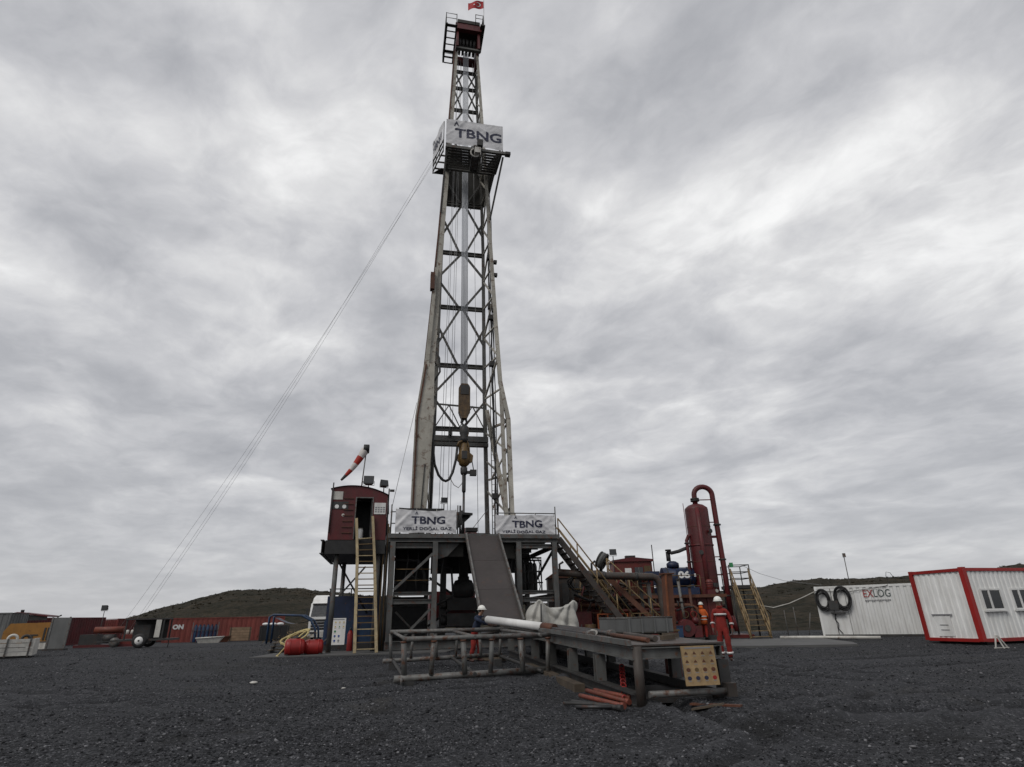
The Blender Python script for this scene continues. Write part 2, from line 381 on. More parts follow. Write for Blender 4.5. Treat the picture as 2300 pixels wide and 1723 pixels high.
class MB:
    def __init__(self):
        self.v, self.f, self.s = [], [], []

    def add(self, vs, fs, smooth=False):
        o = len(self.v)
        self.v += [tuple(p) for p in vs]
        self.f += [tuple(i + o for i in f) for f in fs]
        self.s += [smooth] * len(fs)
        return self

    def box(self, a, b):
        x0, y0, z0 = (min(p, q) for p, q in zip(a, b))
        x1, y1, z1 = (max(p, q) for p, q in zip(a, b))
        return self.add([(x0, y0, z0), (x1, y0, z0), (x1, y1, z0), (x0, y1, z0), (x0, y0, z1), (x1, y0, z1), (x1, y1, z1), (x0, y1, z1)],
                        [(0, 3, 2, 1), (4, 5, 6, 7), (0, 1, 5, 4), (1, 2, 6, 5), (2, 3, 7, 6), (3, 0, 4, 7)])

    def cbox(self, c, s):
        return self.box([c[i] - s[i] / 2 for i in range(3)], [c[i] + s[i] / 2 for i in range(3)])

    def beam(self, p0, p1, w, h, up=(0, 0, 1), w1=None, h1=None):
        """box section from p0 to p1: w sideways, h along up"""
        p0, p1 = V3(p0), V3(p1)
        d, s, n = frame_of(p1 - p0, up)
        w1 = w if w1 is None else w1
        h1 = h if h1 is None else h1
        vs = []
        for p, a, b in ((p0, w, h), (p1, w1, h1)):
            for i, j in ((-1, -1), (1, -1), (1, 1), (-1, 1)):
                vs.append(p + s * (i * a / 2) + n * (j * b / 2))
        return self.add(vs, [(3, 2, 1, 0), (4, 5, 6, 7), (0, 1, 5, 4), (1, 2, 6, 5), (2, 3, 7, 6), (3, 0, 4, 7)])

    def ibeam(self, p0, p1, w, h, t=0.02, up=(0, 0, 1)):
        p0, p1 = V3(p0), V3(p1)
        d, s, n = frame_of(p1 - p0, up)
        a, b, c = w / 2, h / 2, t / 2
        prof = [(-a, -b), (a, -b), (a, -b + t), (c, -b + t), (c, b - t), (a, b - t), (a, b), (-a, b), (-a, b - t), (-c, b - t), (-c, -b + t), (-a, -b + t)]
        k = len(prof)
        vs = [p + s * x + n * y for p in (p0, p1) for x, y in prof]
        fs = [(i, (i + 1) % k, k + (i + 1) % k, k + i) for i in range(k)]
        caps = [(0, 1, 2, 11), (2, 3, 10, 11), (3, 4, 9, 10), (4, 5, 8, 9), (5, 6, 7, 8)]
        fs += [tuple(reversed(c_)) for c_ in caps] + [tuple(k + i for i in c_) for c_ in caps]
        return self.add(vs, fs)

    def tube(self, p0, p1, r, n=8, r1=None, caps=True):
        return self.path([p0, p1], r, n, r1, caps)

    def path(self, pts, r, n=8, r1=None, caps=True, closed=False):
        pts = [V3(p) for p in pts]
        m = len(pts)
        vs = []
        prev = None
        for i, p in enumerate(pts):
            if closed:
                d = pts[(i + 1) % m] - pts[i - 1]
            else:
                d = pts[min(i + 1, m - 1)] - pts[max(i - 1, 0)]
            d.normalize()
            if prev is None:
                _, s, q = frame_of(d)
                q = d.cross(s)
            else:
                s = prev - d * prev.dot(d)
                s.normalize()
                q = d.cross(s)
            prev = s
            rr = r if r1 is None else r + (r1 - r) * i / (m - 1)
            if isinstance(r, (list, tuple)):
                rr = r[i]
            for k in range(n):
                a = 2 * math.pi * k / n
                vs.append(p + s * (rr * math.cos(a)) + q * (rr * math.sin(a)))
        fs = []
        for i in range(m if closed else m - 1):
            j = (i + 1) % m
            for k in range(n):
                k2 = (k + 1) % n
                fs.append((i * n + k, i * n + k2, j * n + k2, j * n + k))
        self.add(vs, fs, True)
        if caps and not closed:
            o = len(self.v) - m * n
            self.f += [tuple(o + k for k in reversed(range(n))), tuple(o + (m - 1) * n + k for k in range(n))]
            self.s += [False, False]
        return self

    def prism(self, poly, axis, a, b):
        """poly: 2D points; extruded along axis ('x','y','z') from a to b"""
        def P(q, w):
            return {'x': (w, q[0], q[1]), 'y': (q[0], w, q[1]), 'z': (q[0], q[1], w)}[axis]
        k = len(poly)
        vs = [P(q, a) for q in poly] + [P(q, b) for q in poly]
        fs = [tuple(range(k)), tuple(range(2 * k - 1, k - 1, -1))] + [(i + k, (i + 1) % k + k, (i + 1) % k, i) for i in range(k)]
        return self.add(vs, fs)

    def lathe(self, prof, n=16, c=(0, 0, 0), axis='z'):
        """prof: (radius, height) pairs"""
        vs = []
        for r_, h in prof:
            for k in range(n):
                a = 2 * math.pi * k / n
                x, y = r_ * math.cos(a), r_ * math.sin(a)
                q = {'z': (x, y, h), 'x': (h, x, y), 'y': (y, h, x)}[axis]
                vs.append((q[0] + c[0], q[1] + c[1], q[2] + c[2]))
        fs = []
        for i in range(len(prof) - 1):
            for k in range(n):
                k2 = (k + 1) % n
                fs.append((i * n + k, i * n + k2, (i + 1) * n + k2, (i + 1) * n + k))
        self.add(vs, fs, True)
        o = len(self.v) - len(prof) * n
        if prof[0][0] > 1e-4:
            self.f.append(tuple(o + k for k in reversed(range(n)))); self.s.append(False)
        if prof[-1][0] > 1e-4:
            self.f.append(tuple(o + (len(prof) - 1) * n + k for k in range(n))); self.s.append(False)
        return self

    def sphere(self, c, r, n=12, m=8, sq=(1, 1, 1), half=False):
        prof = []
        for i in range(m + 1):
            a = (0 if half else -math.pi / 2) + (math.pi / 2 if half else math.pi) * i / m
            prof.append((max(1e-5, r * math.cos(a)), r * math.sin(a)))
        o = len(self.v)
        self.lathe(prof, n, (0, 0, 0))
        for i in range(o, len(self.v)):
            x, y, z = self.v[i]
            self.v[i] = (c[0] + x * sq[0], c[1] + y * sq[1], c[2] + z * sq[2])
        return self

    def grid(self, fn, nu, nv, thick=None):
        vs = [fn(i / nu, j / nv) for j in range(nv + 1) for i in range(nu + 1)]
        fs = [(j * (nu + 1) + i, j * (nu + 1) + i + 1, (j + 1) * (nu + 1) + i + 1, (j + 1) * (nu + 1) + i) for j in range(nv) for i in range(nu)]
        return self.add(vs, fs, True)

    def corrugated(self, p0, p1, z0, z1, pitch=0.28, depth=0.035, nrm=(0, -1, 0), taper=0.25):
        """vertical trapezoid ribs along p0->p1 (xy), raised towards nrm"""
        p0, p1, nrm = V3((p0[0], p0[1], 0)), V3((p1[0], p1[1], 0)), V3(nrm)
        ln = (p1 - p0).length
        n = max(1, round(ln / pitch))
        d = (p1 - p0) / n
        pts = []
        for i in range(n):
            for f, h in ((0, 0), (0.30, 0), (0.42, 1), (0.86, 1), (0.98, 0)):
                pts.append(p0 + d * (i + f) + nrm * (depth * h))
        pts.append(p1)
        k = len(pts)
        vs = [(p.x, p.y, z0) for p in pts] + [(p.x, p.y, z1) for p in pts]
        return self.add(vs, [(i, i + 1, k + i + 1, k + i) for i in range(k - 1)])

    def mesh(self, name, off=(0, 0, 0)):
        me = bpy.data.meshes.new(name)
        o = off
        me.from_pydata([(p[0] - o[0], p[1] - o[1], p[2] - o[2]) for p in self.v], [], self.f)
        me.polygons.foreach_set('use_smooth', self.s)
        me.update()
        return me


def tag(o, label=None, cat=None, group=None, kind=None):
    if label: o['label'] = label
    if cat: o['category'] = cat
    if group: o['group'] = group
    if kind: o['kind'] = kind
    return o


class Thing:
    """an Empty at the thing's base; part coordinates are given in the thing's own frame (off = where its base lies in that frame)"""
    def __init__(self, name, label, cat, loc, rotz=0.0, group=None, off=(0, 0, 0)):
        self.o = bpy.data.objects.new(name, None)
        self.o.empty_display_size = 0.3
        col.objects.link(self.o)
        self.o.location = loc
        self.o.rotation_euler = (0, 0, rotz)
        self.off = off
        tag(self.o, label, cat, group)

    def part(self, name, mb, mat, parent=None, label=None, kind=None):
        me = mb.mesh(name, self.off) if isinstance(mb, MB) else mb
        if me.materials:
            pass
        else:
            me.materials.append(mat)
        o = bpy.data.objects.new(name, me)
        col.objects.link(o)
        o.parent = parent or self.o
        tag(o, label, None, None, kind)
        return o


def single(name, mb, mat, label, cat, loc=(0, 0, 0), rotz=0.0, group=None, off=(0, 0, 0)):
    me = mb.mesh(name, off) if isinstance(mb, MB) else mb
    if not me.materials:
        me.materials.append(mat)
    o = bpy.data.objects.new(name, me)
    col.objects.link(o)
    o.location = loc
    o.rotation_euler = (0, 0, rotz)
    return tag(o, label, cat, group)


def structure(name, me, mat):
    me.materials.append(mat)
    o = bpy.data.objects.new(name, me)
    col.objects.link(o)
    return tag(o, None, None, None, 'structure')


def text_mesh(body, size, width=None, height=None, bold=0.0, depth=0.004):
    cu = bpy.data.curves.new('lettering', 'FONT')
    cu.body = body
    cu.size = size
    cu.align_x = 'CENTER'
    cu.align_y = 'CENTER'
    cu.offset = bold
    cu.extrude = depth
    cu.resolution_u = 3
    ob = bpy.data.objects.new('lettering', cu)
    col.objects.link(ob)
    dg = bpy.context.evaluated_depsgraph_get()
    me = bpy.data.meshes.new_from_object(ob.evaluated_get(dg))
    bpy.data.objects.remove(ob)
    bpy.data.curves.remove(cu)
    vs = np.array([v.co[:] for v in me.vertices])
    lo, hi = vs.min(0), vs.max(0)
    ce = (lo + hi) / 2
    sx = width / (hi[0] - lo[0]) if width else 1
    sy = height / (hi[1] - lo[1]) if height else sx
    if not width: sx = sy
    mb = MB()
    mb.v = [((p[0] - ce[0]) * sx, (p[1] - ce[1]) * sy, p[2]) for p in vs]
    mb.f = [tuple(p.vertices) for p in me.polygons]
    mb.s = [False] * len(mb.f)
    bpy.data.meshes.remove(me)
    return mb


def place(mb, origin, xdir, ydir, zdir=None):
    """map mb's x,y(,z) on to axes"""
    o, x, y = V3(origin), V3(xdir), V3(ydir)
    z = V3(zdir) if zdir is not None else x.cross(y)
    mb.v = [tuple(o + x * p[0] + y * p[1] + z * p[2]) for p in mb.v]
    return mb


def subdivided(mb, cuts=2):
    bm = bmesh.new()
    vs = [bm.verts.new(p) for p in mb.v]
    for f in mb.f:
        try: bm.faces.new([vs[i] for i in f])
        except ValueError: pass
    bmesh.ops.triangulate(bm, faces=bm.faces[:])
    for _ in range(cuts):
        long = [e for e in bm.edges if e.calc_length() > 0.08]
        if not long: break
        bmesh.ops.subdivide_edges(bm, edges=long, cuts=1)
        bmesh.ops.triangulate(bm, faces=bm.faces[:])
    bm.verts.index_update()
    out = MB()
    out.v = [tuple(v.co) for v in bm.verts]
    out.f = [tuple(v.index for v in f.verts) for f in bm.faces]
    out.s = [False] * len(out.f)
    bm.free()
    return out


# numpy value noise for terrain
def vnoise(x, y, seed=0):
    xi, yi = np.floor(x).astype(np.int64), np.floor(y).astype(np.int64)
    xf, yf = x - xi, y - yi
    xf, yf = xf * xf * (3 - 2 * xf), yf * yf * (3 - 2 * yf)

    def h(a, b):
        n = (a * 374761393 + b * 668265263 + seed * 974711) & 0xffffffff
        n = ((n ^ (n >> 13)) * 1274126177) & 0xffffffff
        return ((n ^ (n >> 16)) & 0xffff) / 65535.0
    a, b, c, d = h(xi, yi), h(xi + 1, yi), h(xi, yi + 1), h(xi + 1, yi + 1)
    return (a + (b - a) * xf) * (1 - yf) + (c + (d - c) * xf) * yf - 0.5


def sstep(a, b, t):
    t = np.clip((t - a) / (b - a), 0, 1)
    return t * t * (3 - 2 * t)


def gz_base(x, y):
    r = np.sqrt(x * x + y * y)
    yy = np.where(y > 0, y, 0)
    g = .25 * sstep(13, 27, yy) - .25 * sstep(36, 55, yy) - .3 * sstep(50, 78, yy)
    return g


def gz(x, y):
    return float(gz_base(np.array(float(x)), np.array(float(y))))


# ------------------------------------------------------------------ ground
# centre and radius of the wheel tracks that sweep across the yard
TRACKS = [(-16, 41, 28.0), (-16, 41, 29.9), (6, 62, 49.5), (6, 62, 51.3), (24, -8, 25.0), (24, -8, 26.9), (-34, 2, 38.0), (-34, 2, 40.0),
          (-4, 90, 72.0), (-4, 90, 73.9), (30, 40, 31.5), (30, 40, 33.4), (-40, 60, 52.0), (-40, 60, 53.8)]


def yard_relief(X, Y):
    th = R(24)
    xr, yr = X * math.cos(th) + Y * math.sin(th), -X * math.sin(th) + Y * math.cos(th)
    rid = vnoise(xr * 0.22, yr * 1.7, 3) * 0.06 + vnoise(xr * 0.5, yr * 3.6, 4) * 0.035
    lum = vnoise(X * 1.1, Y * 1.1, 5) * 0.05 + vnoise(X * 3.3, Y * 3.3, 6) * 0.03 + vnoise(X * 8, Y * 8, 8) * 0.016
    z = rid + lum
    tr = np.zeros_like(X)
    bm_ = np.zeros_like(X)
    for k, (cx, cy, rr) in enumerate(TRACKS):
        wob = vnoise(X * .35, Y * .35, 60 + k // 2) * .5
        d = np.abs(np.sqrt((X - cx) ** 2 + (Y - cy) ** 2) - rr + wob)
        on = np.clip(vnoise(X * .16, Y * .16, 40 + k // 2) * 3 + .75, 0, 1)
        z = z + on * (-.085 * np.exp(-(d / .16) ** 2) + .075 * np.exp(-((d - .36) / .13) ** 2))
        tr = np.maximum(tr, on * np.exp(-(d / .20) ** 2))
        bm_ = np.maximum(bm_, on * np.exp(-((d - .42) / .16) ** 2))
    return z, tr, bm_


def build_ground():
    ang = np.concatenate([np.linspace(-R(52), R(52), 620), np.linspace(R(56), R(304), 60)])
    rad = np.concatenate([[0.5, 2, 4], np.geomspace(6, 60, 330), np.geomspace(62, 4000, 60)])
    A, Rr = np.meshgrid(ang, rad)
    X, Y = np.sin(A) * Rr, np.cos(A) * Rr
    Z = gz_base(X, Y)
    near = 1 - sstep(45, 90, Rr)
    Z0, track, berm = yard_relief(X, Y)
    flat = 1 - 0.75 * sstep(14, 34, Y)
    Z = Z + Z0 * near * flat
    n, m = X.shape
    me = bpy.data.meshes.new('ground')
    vs = np.stack([X, Y, Z], -1).reshape(-1, 3)
    i, j = np.meshgrid(np.arange(n - 1), np.arange(m), indexing='ij')
    j2 = (j + 1) % m
    q = np.stack([i * m + j, i * m + j2, (i + 1) * m + j2, (i + 1) * m + j], -1).reshape(-1, 4)[:, ::-1]
    me.vertices.add(len(vs)); me.vertices.foreach_set('co', vs.ravel())
    me.loops.add(q.size); me.loops.foreach_set('vertex_index', q.ravel())
    me.polygons.add(len(q))
    me.polygons.foreach_set('loop_start', np.arange(0, q.size, 4))
    me.polygons.foreach_set('use_smooth', np.ones(len(q), bool))
    me.update(calc_edges=True)
    me.validate()
    at = me.attributes.new('rut_shade', 'FLOAT', 'POINT')
    at.data.foreach_set('value', (track * near).ravel().astype(np.float32))
    at = me.attributes.new('berm', 'FLOAT', 'POINT')
    at.data.foreach_set('value', (berm * near).ravel().astype(np.float32))
    structure('ground', me, M_GRAVEL)


def ground_z(X, Y):
    return gz_base(X, Y) + yard_relief(X, Y)[0] * (1 - 0.75 * sstep(14, 34, Y))


def zground(x, y): return float(ground_z(np.array(float(x)), np.array(float(y))))


def build_stones():
    n = 95000
    # log-uniform distance: as many stones per picture row near as far
    r_ = np.exp(rng.uniform(math.log(6.2), math.log(48), n))
    a = rng.uniform(-R(44), R(44), n)
    X, Y = np.sin(a) * r_, np.cos(a) * r_
    clump = vnoise(X * 0.7, Y * 0.7, 21) + 0.6 * vnoise(X * 2.1, Y * 2.1, 22) + rng.uniform(-.35, .35, n)
    keep = (clump > -0.12) & (yard_relief(X, Y)[1] < rng.uniform(.25, 1.1, n))
    X, Y, r_ = X[keep], Y[keep], r_[keep]
    n = len(X)
    Z = ground_z(X, Y)
    s = np.exp(rng.normal(math.log(0.0098), 0.42, n) + 0.22 * np.log(r_ / 10).clip(0, 2)).clip(0.006, 0.05)
    t = (1 + 5 ** .5) / 2
    ico = np.array([(-1, t, 0), (1, t, 0), (-1, -t, 0), (1, -t, 0), (0, -1, t), (0, 1, t), (0, -1, -t), (0, 1, -t), (t, 0, -1), (t, 0, 1), (-t, 0, -1), (-t, 0, 1)], float) / 1.9
    fac = np.array([(0, 11, 5), (0, 5, 1), (0, 1, 7), (0, 7, 10), (0, 10, 11), (1, 5, 9), (5, 11, 4), (11, 10, 2), (10, 7, 6), (7, 1, 8), (3, 9, 4), (3, 4, 2), (3, 2, 6), (3, 6, 8), (3, 8, 9), (4, 9, 5), (2, 4, 11), (6, 2, 10), (8, 6, 7), (9, 8, 1)])
    jit = 1 + rng.uniform(-.32, .32, (n, 12, 1))
    sc = np.stack([rng.uniform(.8, 1.5, n), rng.uniform(.7, 1.2, n), rng.uniform(.45, .8, n)], -1)[:, None, :]
    P = ico[None] * jit * sc * s[:, None, None]
    th = rng.uniform(0, 6.28, n)
    c, q = np.cos(th)[:, None], np.sin(th)[:, None]
    x, y, z = P[..., 0], P[..., 1], P[..., 2]
    ti = rng.uniform(-.5, .5, n)[:, None]
    x, z = x * np.cos(ti) - z * np.sin(ti), x * np.sin(ti) + z * np.cos(ti)
    vs = np.stack([x * c - y * q + X[:, None], x * q + y * c + Y[:, None], z + Z[:, None] + s[:, None] * 0.25], -1).reshape(-1, 3)
    fs = (fac[None] + (np.arange(n) * 12)[:, None, None]).reshape(-1, 3)
    me = bpy.data.meshes.new('loose_gravel')
    me.vertices.add(len(vs)); me.vertices.foreach_set('co', vs.ravel())
    me.loops.add(fs.size); me.loops.foreach_set('vertex_index', fs.ravel())
    me.polygons.add(len(fs)); me.polygons.foreach_set('loop_start', np.arange(0, fs.size, 3))
    me.update(calc_edges=True)
    me.materials.append(M_STONE)
    o = bpy.data.objects.new('loose_gravel', me)
    col.objects.link(o)
    tag(o, 'dark grey loose gravel stones scattered over the yard', 'gravel', None, 'stuff')


build_ground()
build_stones()


def hill_mat():
    m = bpy.data.materials.new('scrubby_hillside')
    m.use_nodes = True
    t = m.node_tree
    b = t.nodes['Principled BSDF']
    tc = N(t, 'ShaderNodeTexCoord')
    v = vmath(t, 'MULTIPLY', tc.outputs['Object'], (1, 1, 3.5)).outputs[0]
    n1 = noise(t, v, 0.12, 6, 0.65).outputs['Fac']
    c = ramp(t, n1, [(0.3, (0.018, 0.018, 0.012)), (0.5, (0.034, 0.029, 0.020)), (0.7, (0.058, 0.046, 0.032))])
    n2 = noise(t, v, 0.9, 6, 0.7).outputs['Fac']
    c = mixc(t, ramp(t, n2, [(0.5, (0, 0, 0)), (0.62, (1, 1, 1))]), c, (0.010, 0.012, 0.007))
    L(t, c, b.inputs['Base Color'])
    b.inputs['Roughness'].default_value = 0.95
    b.inputs['Specular IOR Level'].default_value = 0.1
    bp = N(t, 'ShaderNodeBump'); bp.inputs['Strength'].default_value = 0.8; bp.inputs['Distance'].default_value = 1.0
    L(t, n2, bp.inputs['Height']); L(t, bp.outputs[0], b.inputs['Normal'])
    return m


M_HILL = hill_mat()


def hill(name, prof, y0, depth, seed, scrub=1.0):
    """prof: (x, crest height at the crest line y0)"""
    xs = np.array([p[0] for p in prof]); hs = np.array([p[1] for p in prof])
    nx, ny = 260, 60
    X = np.linspace(xs[0], xs[-1], nx)
    H = np.interp(X, xs, hs)
    H = H + vnoise(X * 0.09, X * 0 + 2.2, seed) * 0.5 + vnoise(X * 0.4, X * 0 + 4.2, seed + 1) * 0.22
    Yv = np.linspace(-1, 1.2, ny)
    vs = []
    for a in Yv:
        prf = math.cos(min(1, abs(a)) * math.pi / 2) ** 1.1 if a < 0 else math.cos(min(1.2, a) / 1.2 * math.pi / 2)
        yy = y0 + a * depth
        zz = H * prf - 1.2 * (1 - prf) + (vnoise(X * 0.15, np.full(nx, yy * 0.15), seed + 3) * 0.7 + vnoise(X * 0.6, np.full(nx, yy * 0.6), seed + 4) * 0.35) * min(1, prf * 2)
        kx = min(1.0, yy / y0)
        vs += [(x * kx, yy, z) for x, z in zip(X, zz)]
    fs = [(j * nx + i, j * nx + i + 1, (j + 1) * nx + i + 1, (j + 1) * nx + i) for j in range(ny - 1) for i in range(nx - 1)]
    me = bpy.data.meshes.new(name)
    me.from_pydata(vs, [], fs)
    me.polygons.foreach_set('use_smooth', [True] * len(fs))
    structure(name, me, M_HILL)
    # scrub along the crest and slope
    mb = MB()
    for k in range(900):
        x = random.uniform(X[0], X[-1]); a = random.uniform(-0.55, 0.06)
        i = int((x - X[0]) / (X[-1] - X[0]) * (nx - 1)); j = int((a + 1) / 2.2 * (ny - 1))
        p = vs[j * nx + i]
        s = random.uniform(0.25, 0.7) * scrub
        for q in range(7):
            d = Vector((random.gauss(0, 1), random.gauss(0, 1), abs(random.gauss(0, .8)))).normalized() * s
            w = Vector((random.gauss(0, 1), random.gauss(0, 1), random.gauss(0, 1))).normalized() * s * 0.45
            c0 = Vector(p) + Vector((random.uniform(-s, s), random.uniform(-s, s), 0))
            mb.add([c0 - w, c0 + w, c0 + d + w * 0.3, c0 + d - w * 0.5], [(0, 1, 2, 3)])
    me2 = mb.mesh('scrub')
    me2.materials.append(M_HILL)
    o = bpy.data.objects.new('hill_scrub', me2)
    col.objects.link(o)
    tag(o, 'low dark scrub dotted over the hillside', 'scrub', None, 'stuff')


hill('hill', [(-135.2, 0.35), (-115.9, 1.74), (-110.1, 2.98), (-101.2, 5.3), (-92.0, 7.31), (-82.7, 9.01), (-75.0, 9.93), (-68.0, 10.24), (-61.8, 10.17), (-51.0, 8.7), (-30.9, 6.92), (-7.7, 6.15), (11.6, 4.22)], 170, 82, 31, .5)
hill('hill', [(0.0, 1.8), (21.8, 3.98), (32.7, 4.85), (44.7, 5.45), (50.2, 5.94), (56.2, 6.49), (65.5, 6.87), (73.6, 6.98), (81.8, 7.36), (92.7, 8.12), (100.9, 8.5), (117.3, 9.16), (141.8, 7.8)], 120, 74, 41, .32)

# pale concrete apron on the right
apron = MB()
_ap = [(8.2, 25.6), (9.6, 24.9), (11.5, 24.7), (13.2, 24.5), (13.9, 26.2), (14.6, 30.0), (13.0, 31.4), (10.5, 31.6), (8.4, 30.5)]
apron.prism(_ap, 'z', 0.0, 0.31)
me = apron.mesh('concrete_apron')
structure('concrete_apron', me, M_CONC)
mat_ = MB()
mat_.prism([(-10.8, 25.3), (-5.0, 26.0), (-3.0, 26.3), (-2.6, 30.5), (-11.0, 28.5)], 'z', 0.0, 0.285)
structure('concrete_pad', mat_.mesh('concrete_pad'), M_CONC)

# ------------------------------------------------------------------ rig frame
RIG_O = Vector((-2.0, 28.8, 0))
RIG_A = R(11.7)
_cu, _su = math.cos(RIG_A), math.sin(RIG_A)


def W(u, v, z=0.0):
    return (RIG_O.x + u * _cu - v * _su, RIG_O.y + u * _su + v * _cu, z)


def rig_thing(name, label, cat, base, group=None):
    return Thing(name, label, cat, W(*base), RIG_A, group, base)


def rig_single(name, mb, mat, label, cat, base, group=None):
    return single(name, mb, mat, label, cat, W(*base), RIG_A, group, base)


PZ = 0.25      # level of the ground under the rig
FZ = 5.3       # level of the drill floor

# ---- substructure
sub = rig_thing('substructure', 'grey steel rig substructure of posts, beams and braces carrying the drill floor', 'substructure', (0, 3, PZ))
UL = [-3.9, -1.9, 2.18, 4.0]
for v_ in (0.0, 6.4):
    for u_ in UL:
        sub.part('post', MB().ibeam((u_, v_, PZ + 0.42), (u_, v_, FZ - 0.32), 0.24, 0.24, 0.03, up=(0, 1, 0)), M_STEEL)
    for a, b in ((0, 1), (2, 3)):
        for z_, h_ in ((2.66, 0.16), (2.32, 0.2)):
            sub.part('mid_beam', MB().ibeam((UL[a] + .125, v_, z_), (UL[b] - .125, v_, z_), 0.16, h_, 0.025), M_STEEL)
        sub.part('top_beam', MB().ibeam((UL[a] + .125, v_ + .03, FZ - 0.5), (UL[b] - .125, v_ + .03, FZ - 0.5), 0.2, 0.2, 0.025), M_STEEL)
    sub.part('skid_beam', MB().ibeam((-4.05, v_ - .02, PZ + 0.24), (4.2, v_ - .02, PZ + 0.24), 0.3, 0.36, 0.03), M_STEEL)
    sub.part('floor_girder', MB().ibeam((-4.1, v_, FZ - 0.18), (4.2, v_, FZ - 0.18), 0.22, 0.28, 0.03), M_STEEL)
sub.part('diagonal_brace', MB().beam((-3.75, -0.05, 2.85), (-2.0, -0.05, 4.45), 0.12, 0.12), M_STEEL)
sub.part('diagonal_brace', MB().beam((-3.3, -0.04, 0.75), (-2.05, -0.04, 2.0), 0.10, 0.10), M_STEEL)
for z_ in (3.25, 3.75):
    sub.part('safety_rail', MB().tube((-3.75, 0.06, z_), (-2.05, 0.06, z_), 0.022, 6), M_OCHRE)
for u_ in (-3.9, 4.0):
    for z_ in (2.5, 4.8):
        sub.part('side_beam', MB().ibeam((u_, 0.13, z_), (u_, 6.27, z_), 0.16, 0.2, 0.025), M_STEEL)
    sub.part('side_brace', MB().beam((u_, 0.3, 0.9), (u_, 6.1, 2.3), 0.1, 0.1), M_STEEL)
    sub.part('side_brace', MB().beam((u_, 0.3, 4.6), (u_, 6.1, 2.8), 0.1, 0.1), M_STEEL)
for v_ in (1.6, 3.2, 4.8):
    sub.part('floor_joist', MB().ibeam((-3.85, v_, FZ - 0.2), (3.95, v_, FZ - 0.2), 0.14, 0.24, 0.02), M_DARK)
sub.part('floor_deck', MB().box((-4.15, -0.12, FZ - 0.035), (4.25, 6.6, FZ + 0.02)), M_DARK)
sub.part('edge_beam', MB().box((-4.16, -0.18, FZ - 0.14), (4.27, -0.121, FZ + 0.06)), M_STEEL)
# black panels added to keep the bays under the floor dark, and the rotary beams
sub.part('shade_panel', MB().box((-3.75, 4.6, 2.75), (-2.0, 4.66, FZ - .33)), M_BLACK)
sub.part('shade_panel', MB().box((-1.75, 5.4, 3.9), (1.9, 5.46, FZ - .33)), M_BLACK)
sub.part('shade_panel', MB().box((-3.75, 4.7, 0.7), (-2.0, 4.76, 2.2)), M_BLACK)
sub.part('shade_panel', MB().box((2.3, 5.2, 3.9), (3.9, 5.26, FZ - .33)), M_BLACK)
sub.part('rotary_beam', MB().box((-1.7, 0.4, 4.35), (-0.5, 0.75, 4.98)), M_OLIVE)
sub.part('rotary_beam', MB().box((1.25, 0.3, 4.25), (2.05, 0.6, 4.95)), M_OLIVE)
sub.part('stiffener', MB().prism([(-1.78, 4.95), (-1.78, 4.2), (-1.3, 4.35), (-0.7, 4.95)], 'y', 0.18, 0.24), M_STEEL)
sub.part('inner_post', MB().ibeam((1.55, 0.5, PZ), (1.55, 0.5, 4.25), 0.2, 0.2, 0.03, up=(0, 1, 0)), M_STEEL)
sub.part('inner_post', MB().ibeam((-1.2, 3.4, PZ), (-1.2, 3.4, 4.9), 0.3, 0.3, 0.03, up=(0, 1, 0)), M_DARK)
sub.part('cross_brace', MB().beam((-1.8, 5.5, 3.7), (1.9, 5.5, 1.2), 0.12, 0.12), M_DARK)
sub.part('cross_brace', MB().beam((1.9, 5.65, 3.7), (-1.8, 5.65, 1.2), 0.12, 0.12), M_DARK)

for k, (pts, r_, m_) in enumerate((([(-3.7, 1.2, 4.3), (-2.6, 1.3, 4.25), (-2.3, 1.3, 3.6), (-2.3, 1.3, 2.8)], .07, M_DARK), ([(-3.7, 1.0, 3.2), (-2.9, 1.1, 3.5), (-2.1, 1.1, 3.1)], .05, M_BLACK),
                                   ([(-1.7, 2.0, 4.2), (-.9, 2.1, 3.9), (-.8, 2.1, 2.6), (-1.6, 2.0, 2.2)], .06, M_BLACK), ([(1.9, 1.6, 4.4), (1.3, 1.7, 3.6), (1.5, 1.7, 2.2), (1.1, 1.8, .6)], .08, M_DARK),
                                   ([(-1.75, .9, .9), (-.6, 1.2, 1.1), (.5, 1.1, .8), (1.5, 1.0, 1.0)], .06, M_DECK), ([(-3.6, .9, 1.9), (-2.9, 1.0, 1.2), (-2.2, .9, 1.6)], .05, M_GALV))):
    sub.part('pipework', MB().path(pts, r_, 8), m_)
for u_ in (-3.2, -2.7, -1.5, 1.9):
    sub.part('hanging_cable', MB().path([(u_, .7, FZ - .35), (u_ + .06, .7, 4.2), (u_ - .05, .72, 3.3), (u_ + .04, .7, 2.7)], .028, 6), M_BLACK)
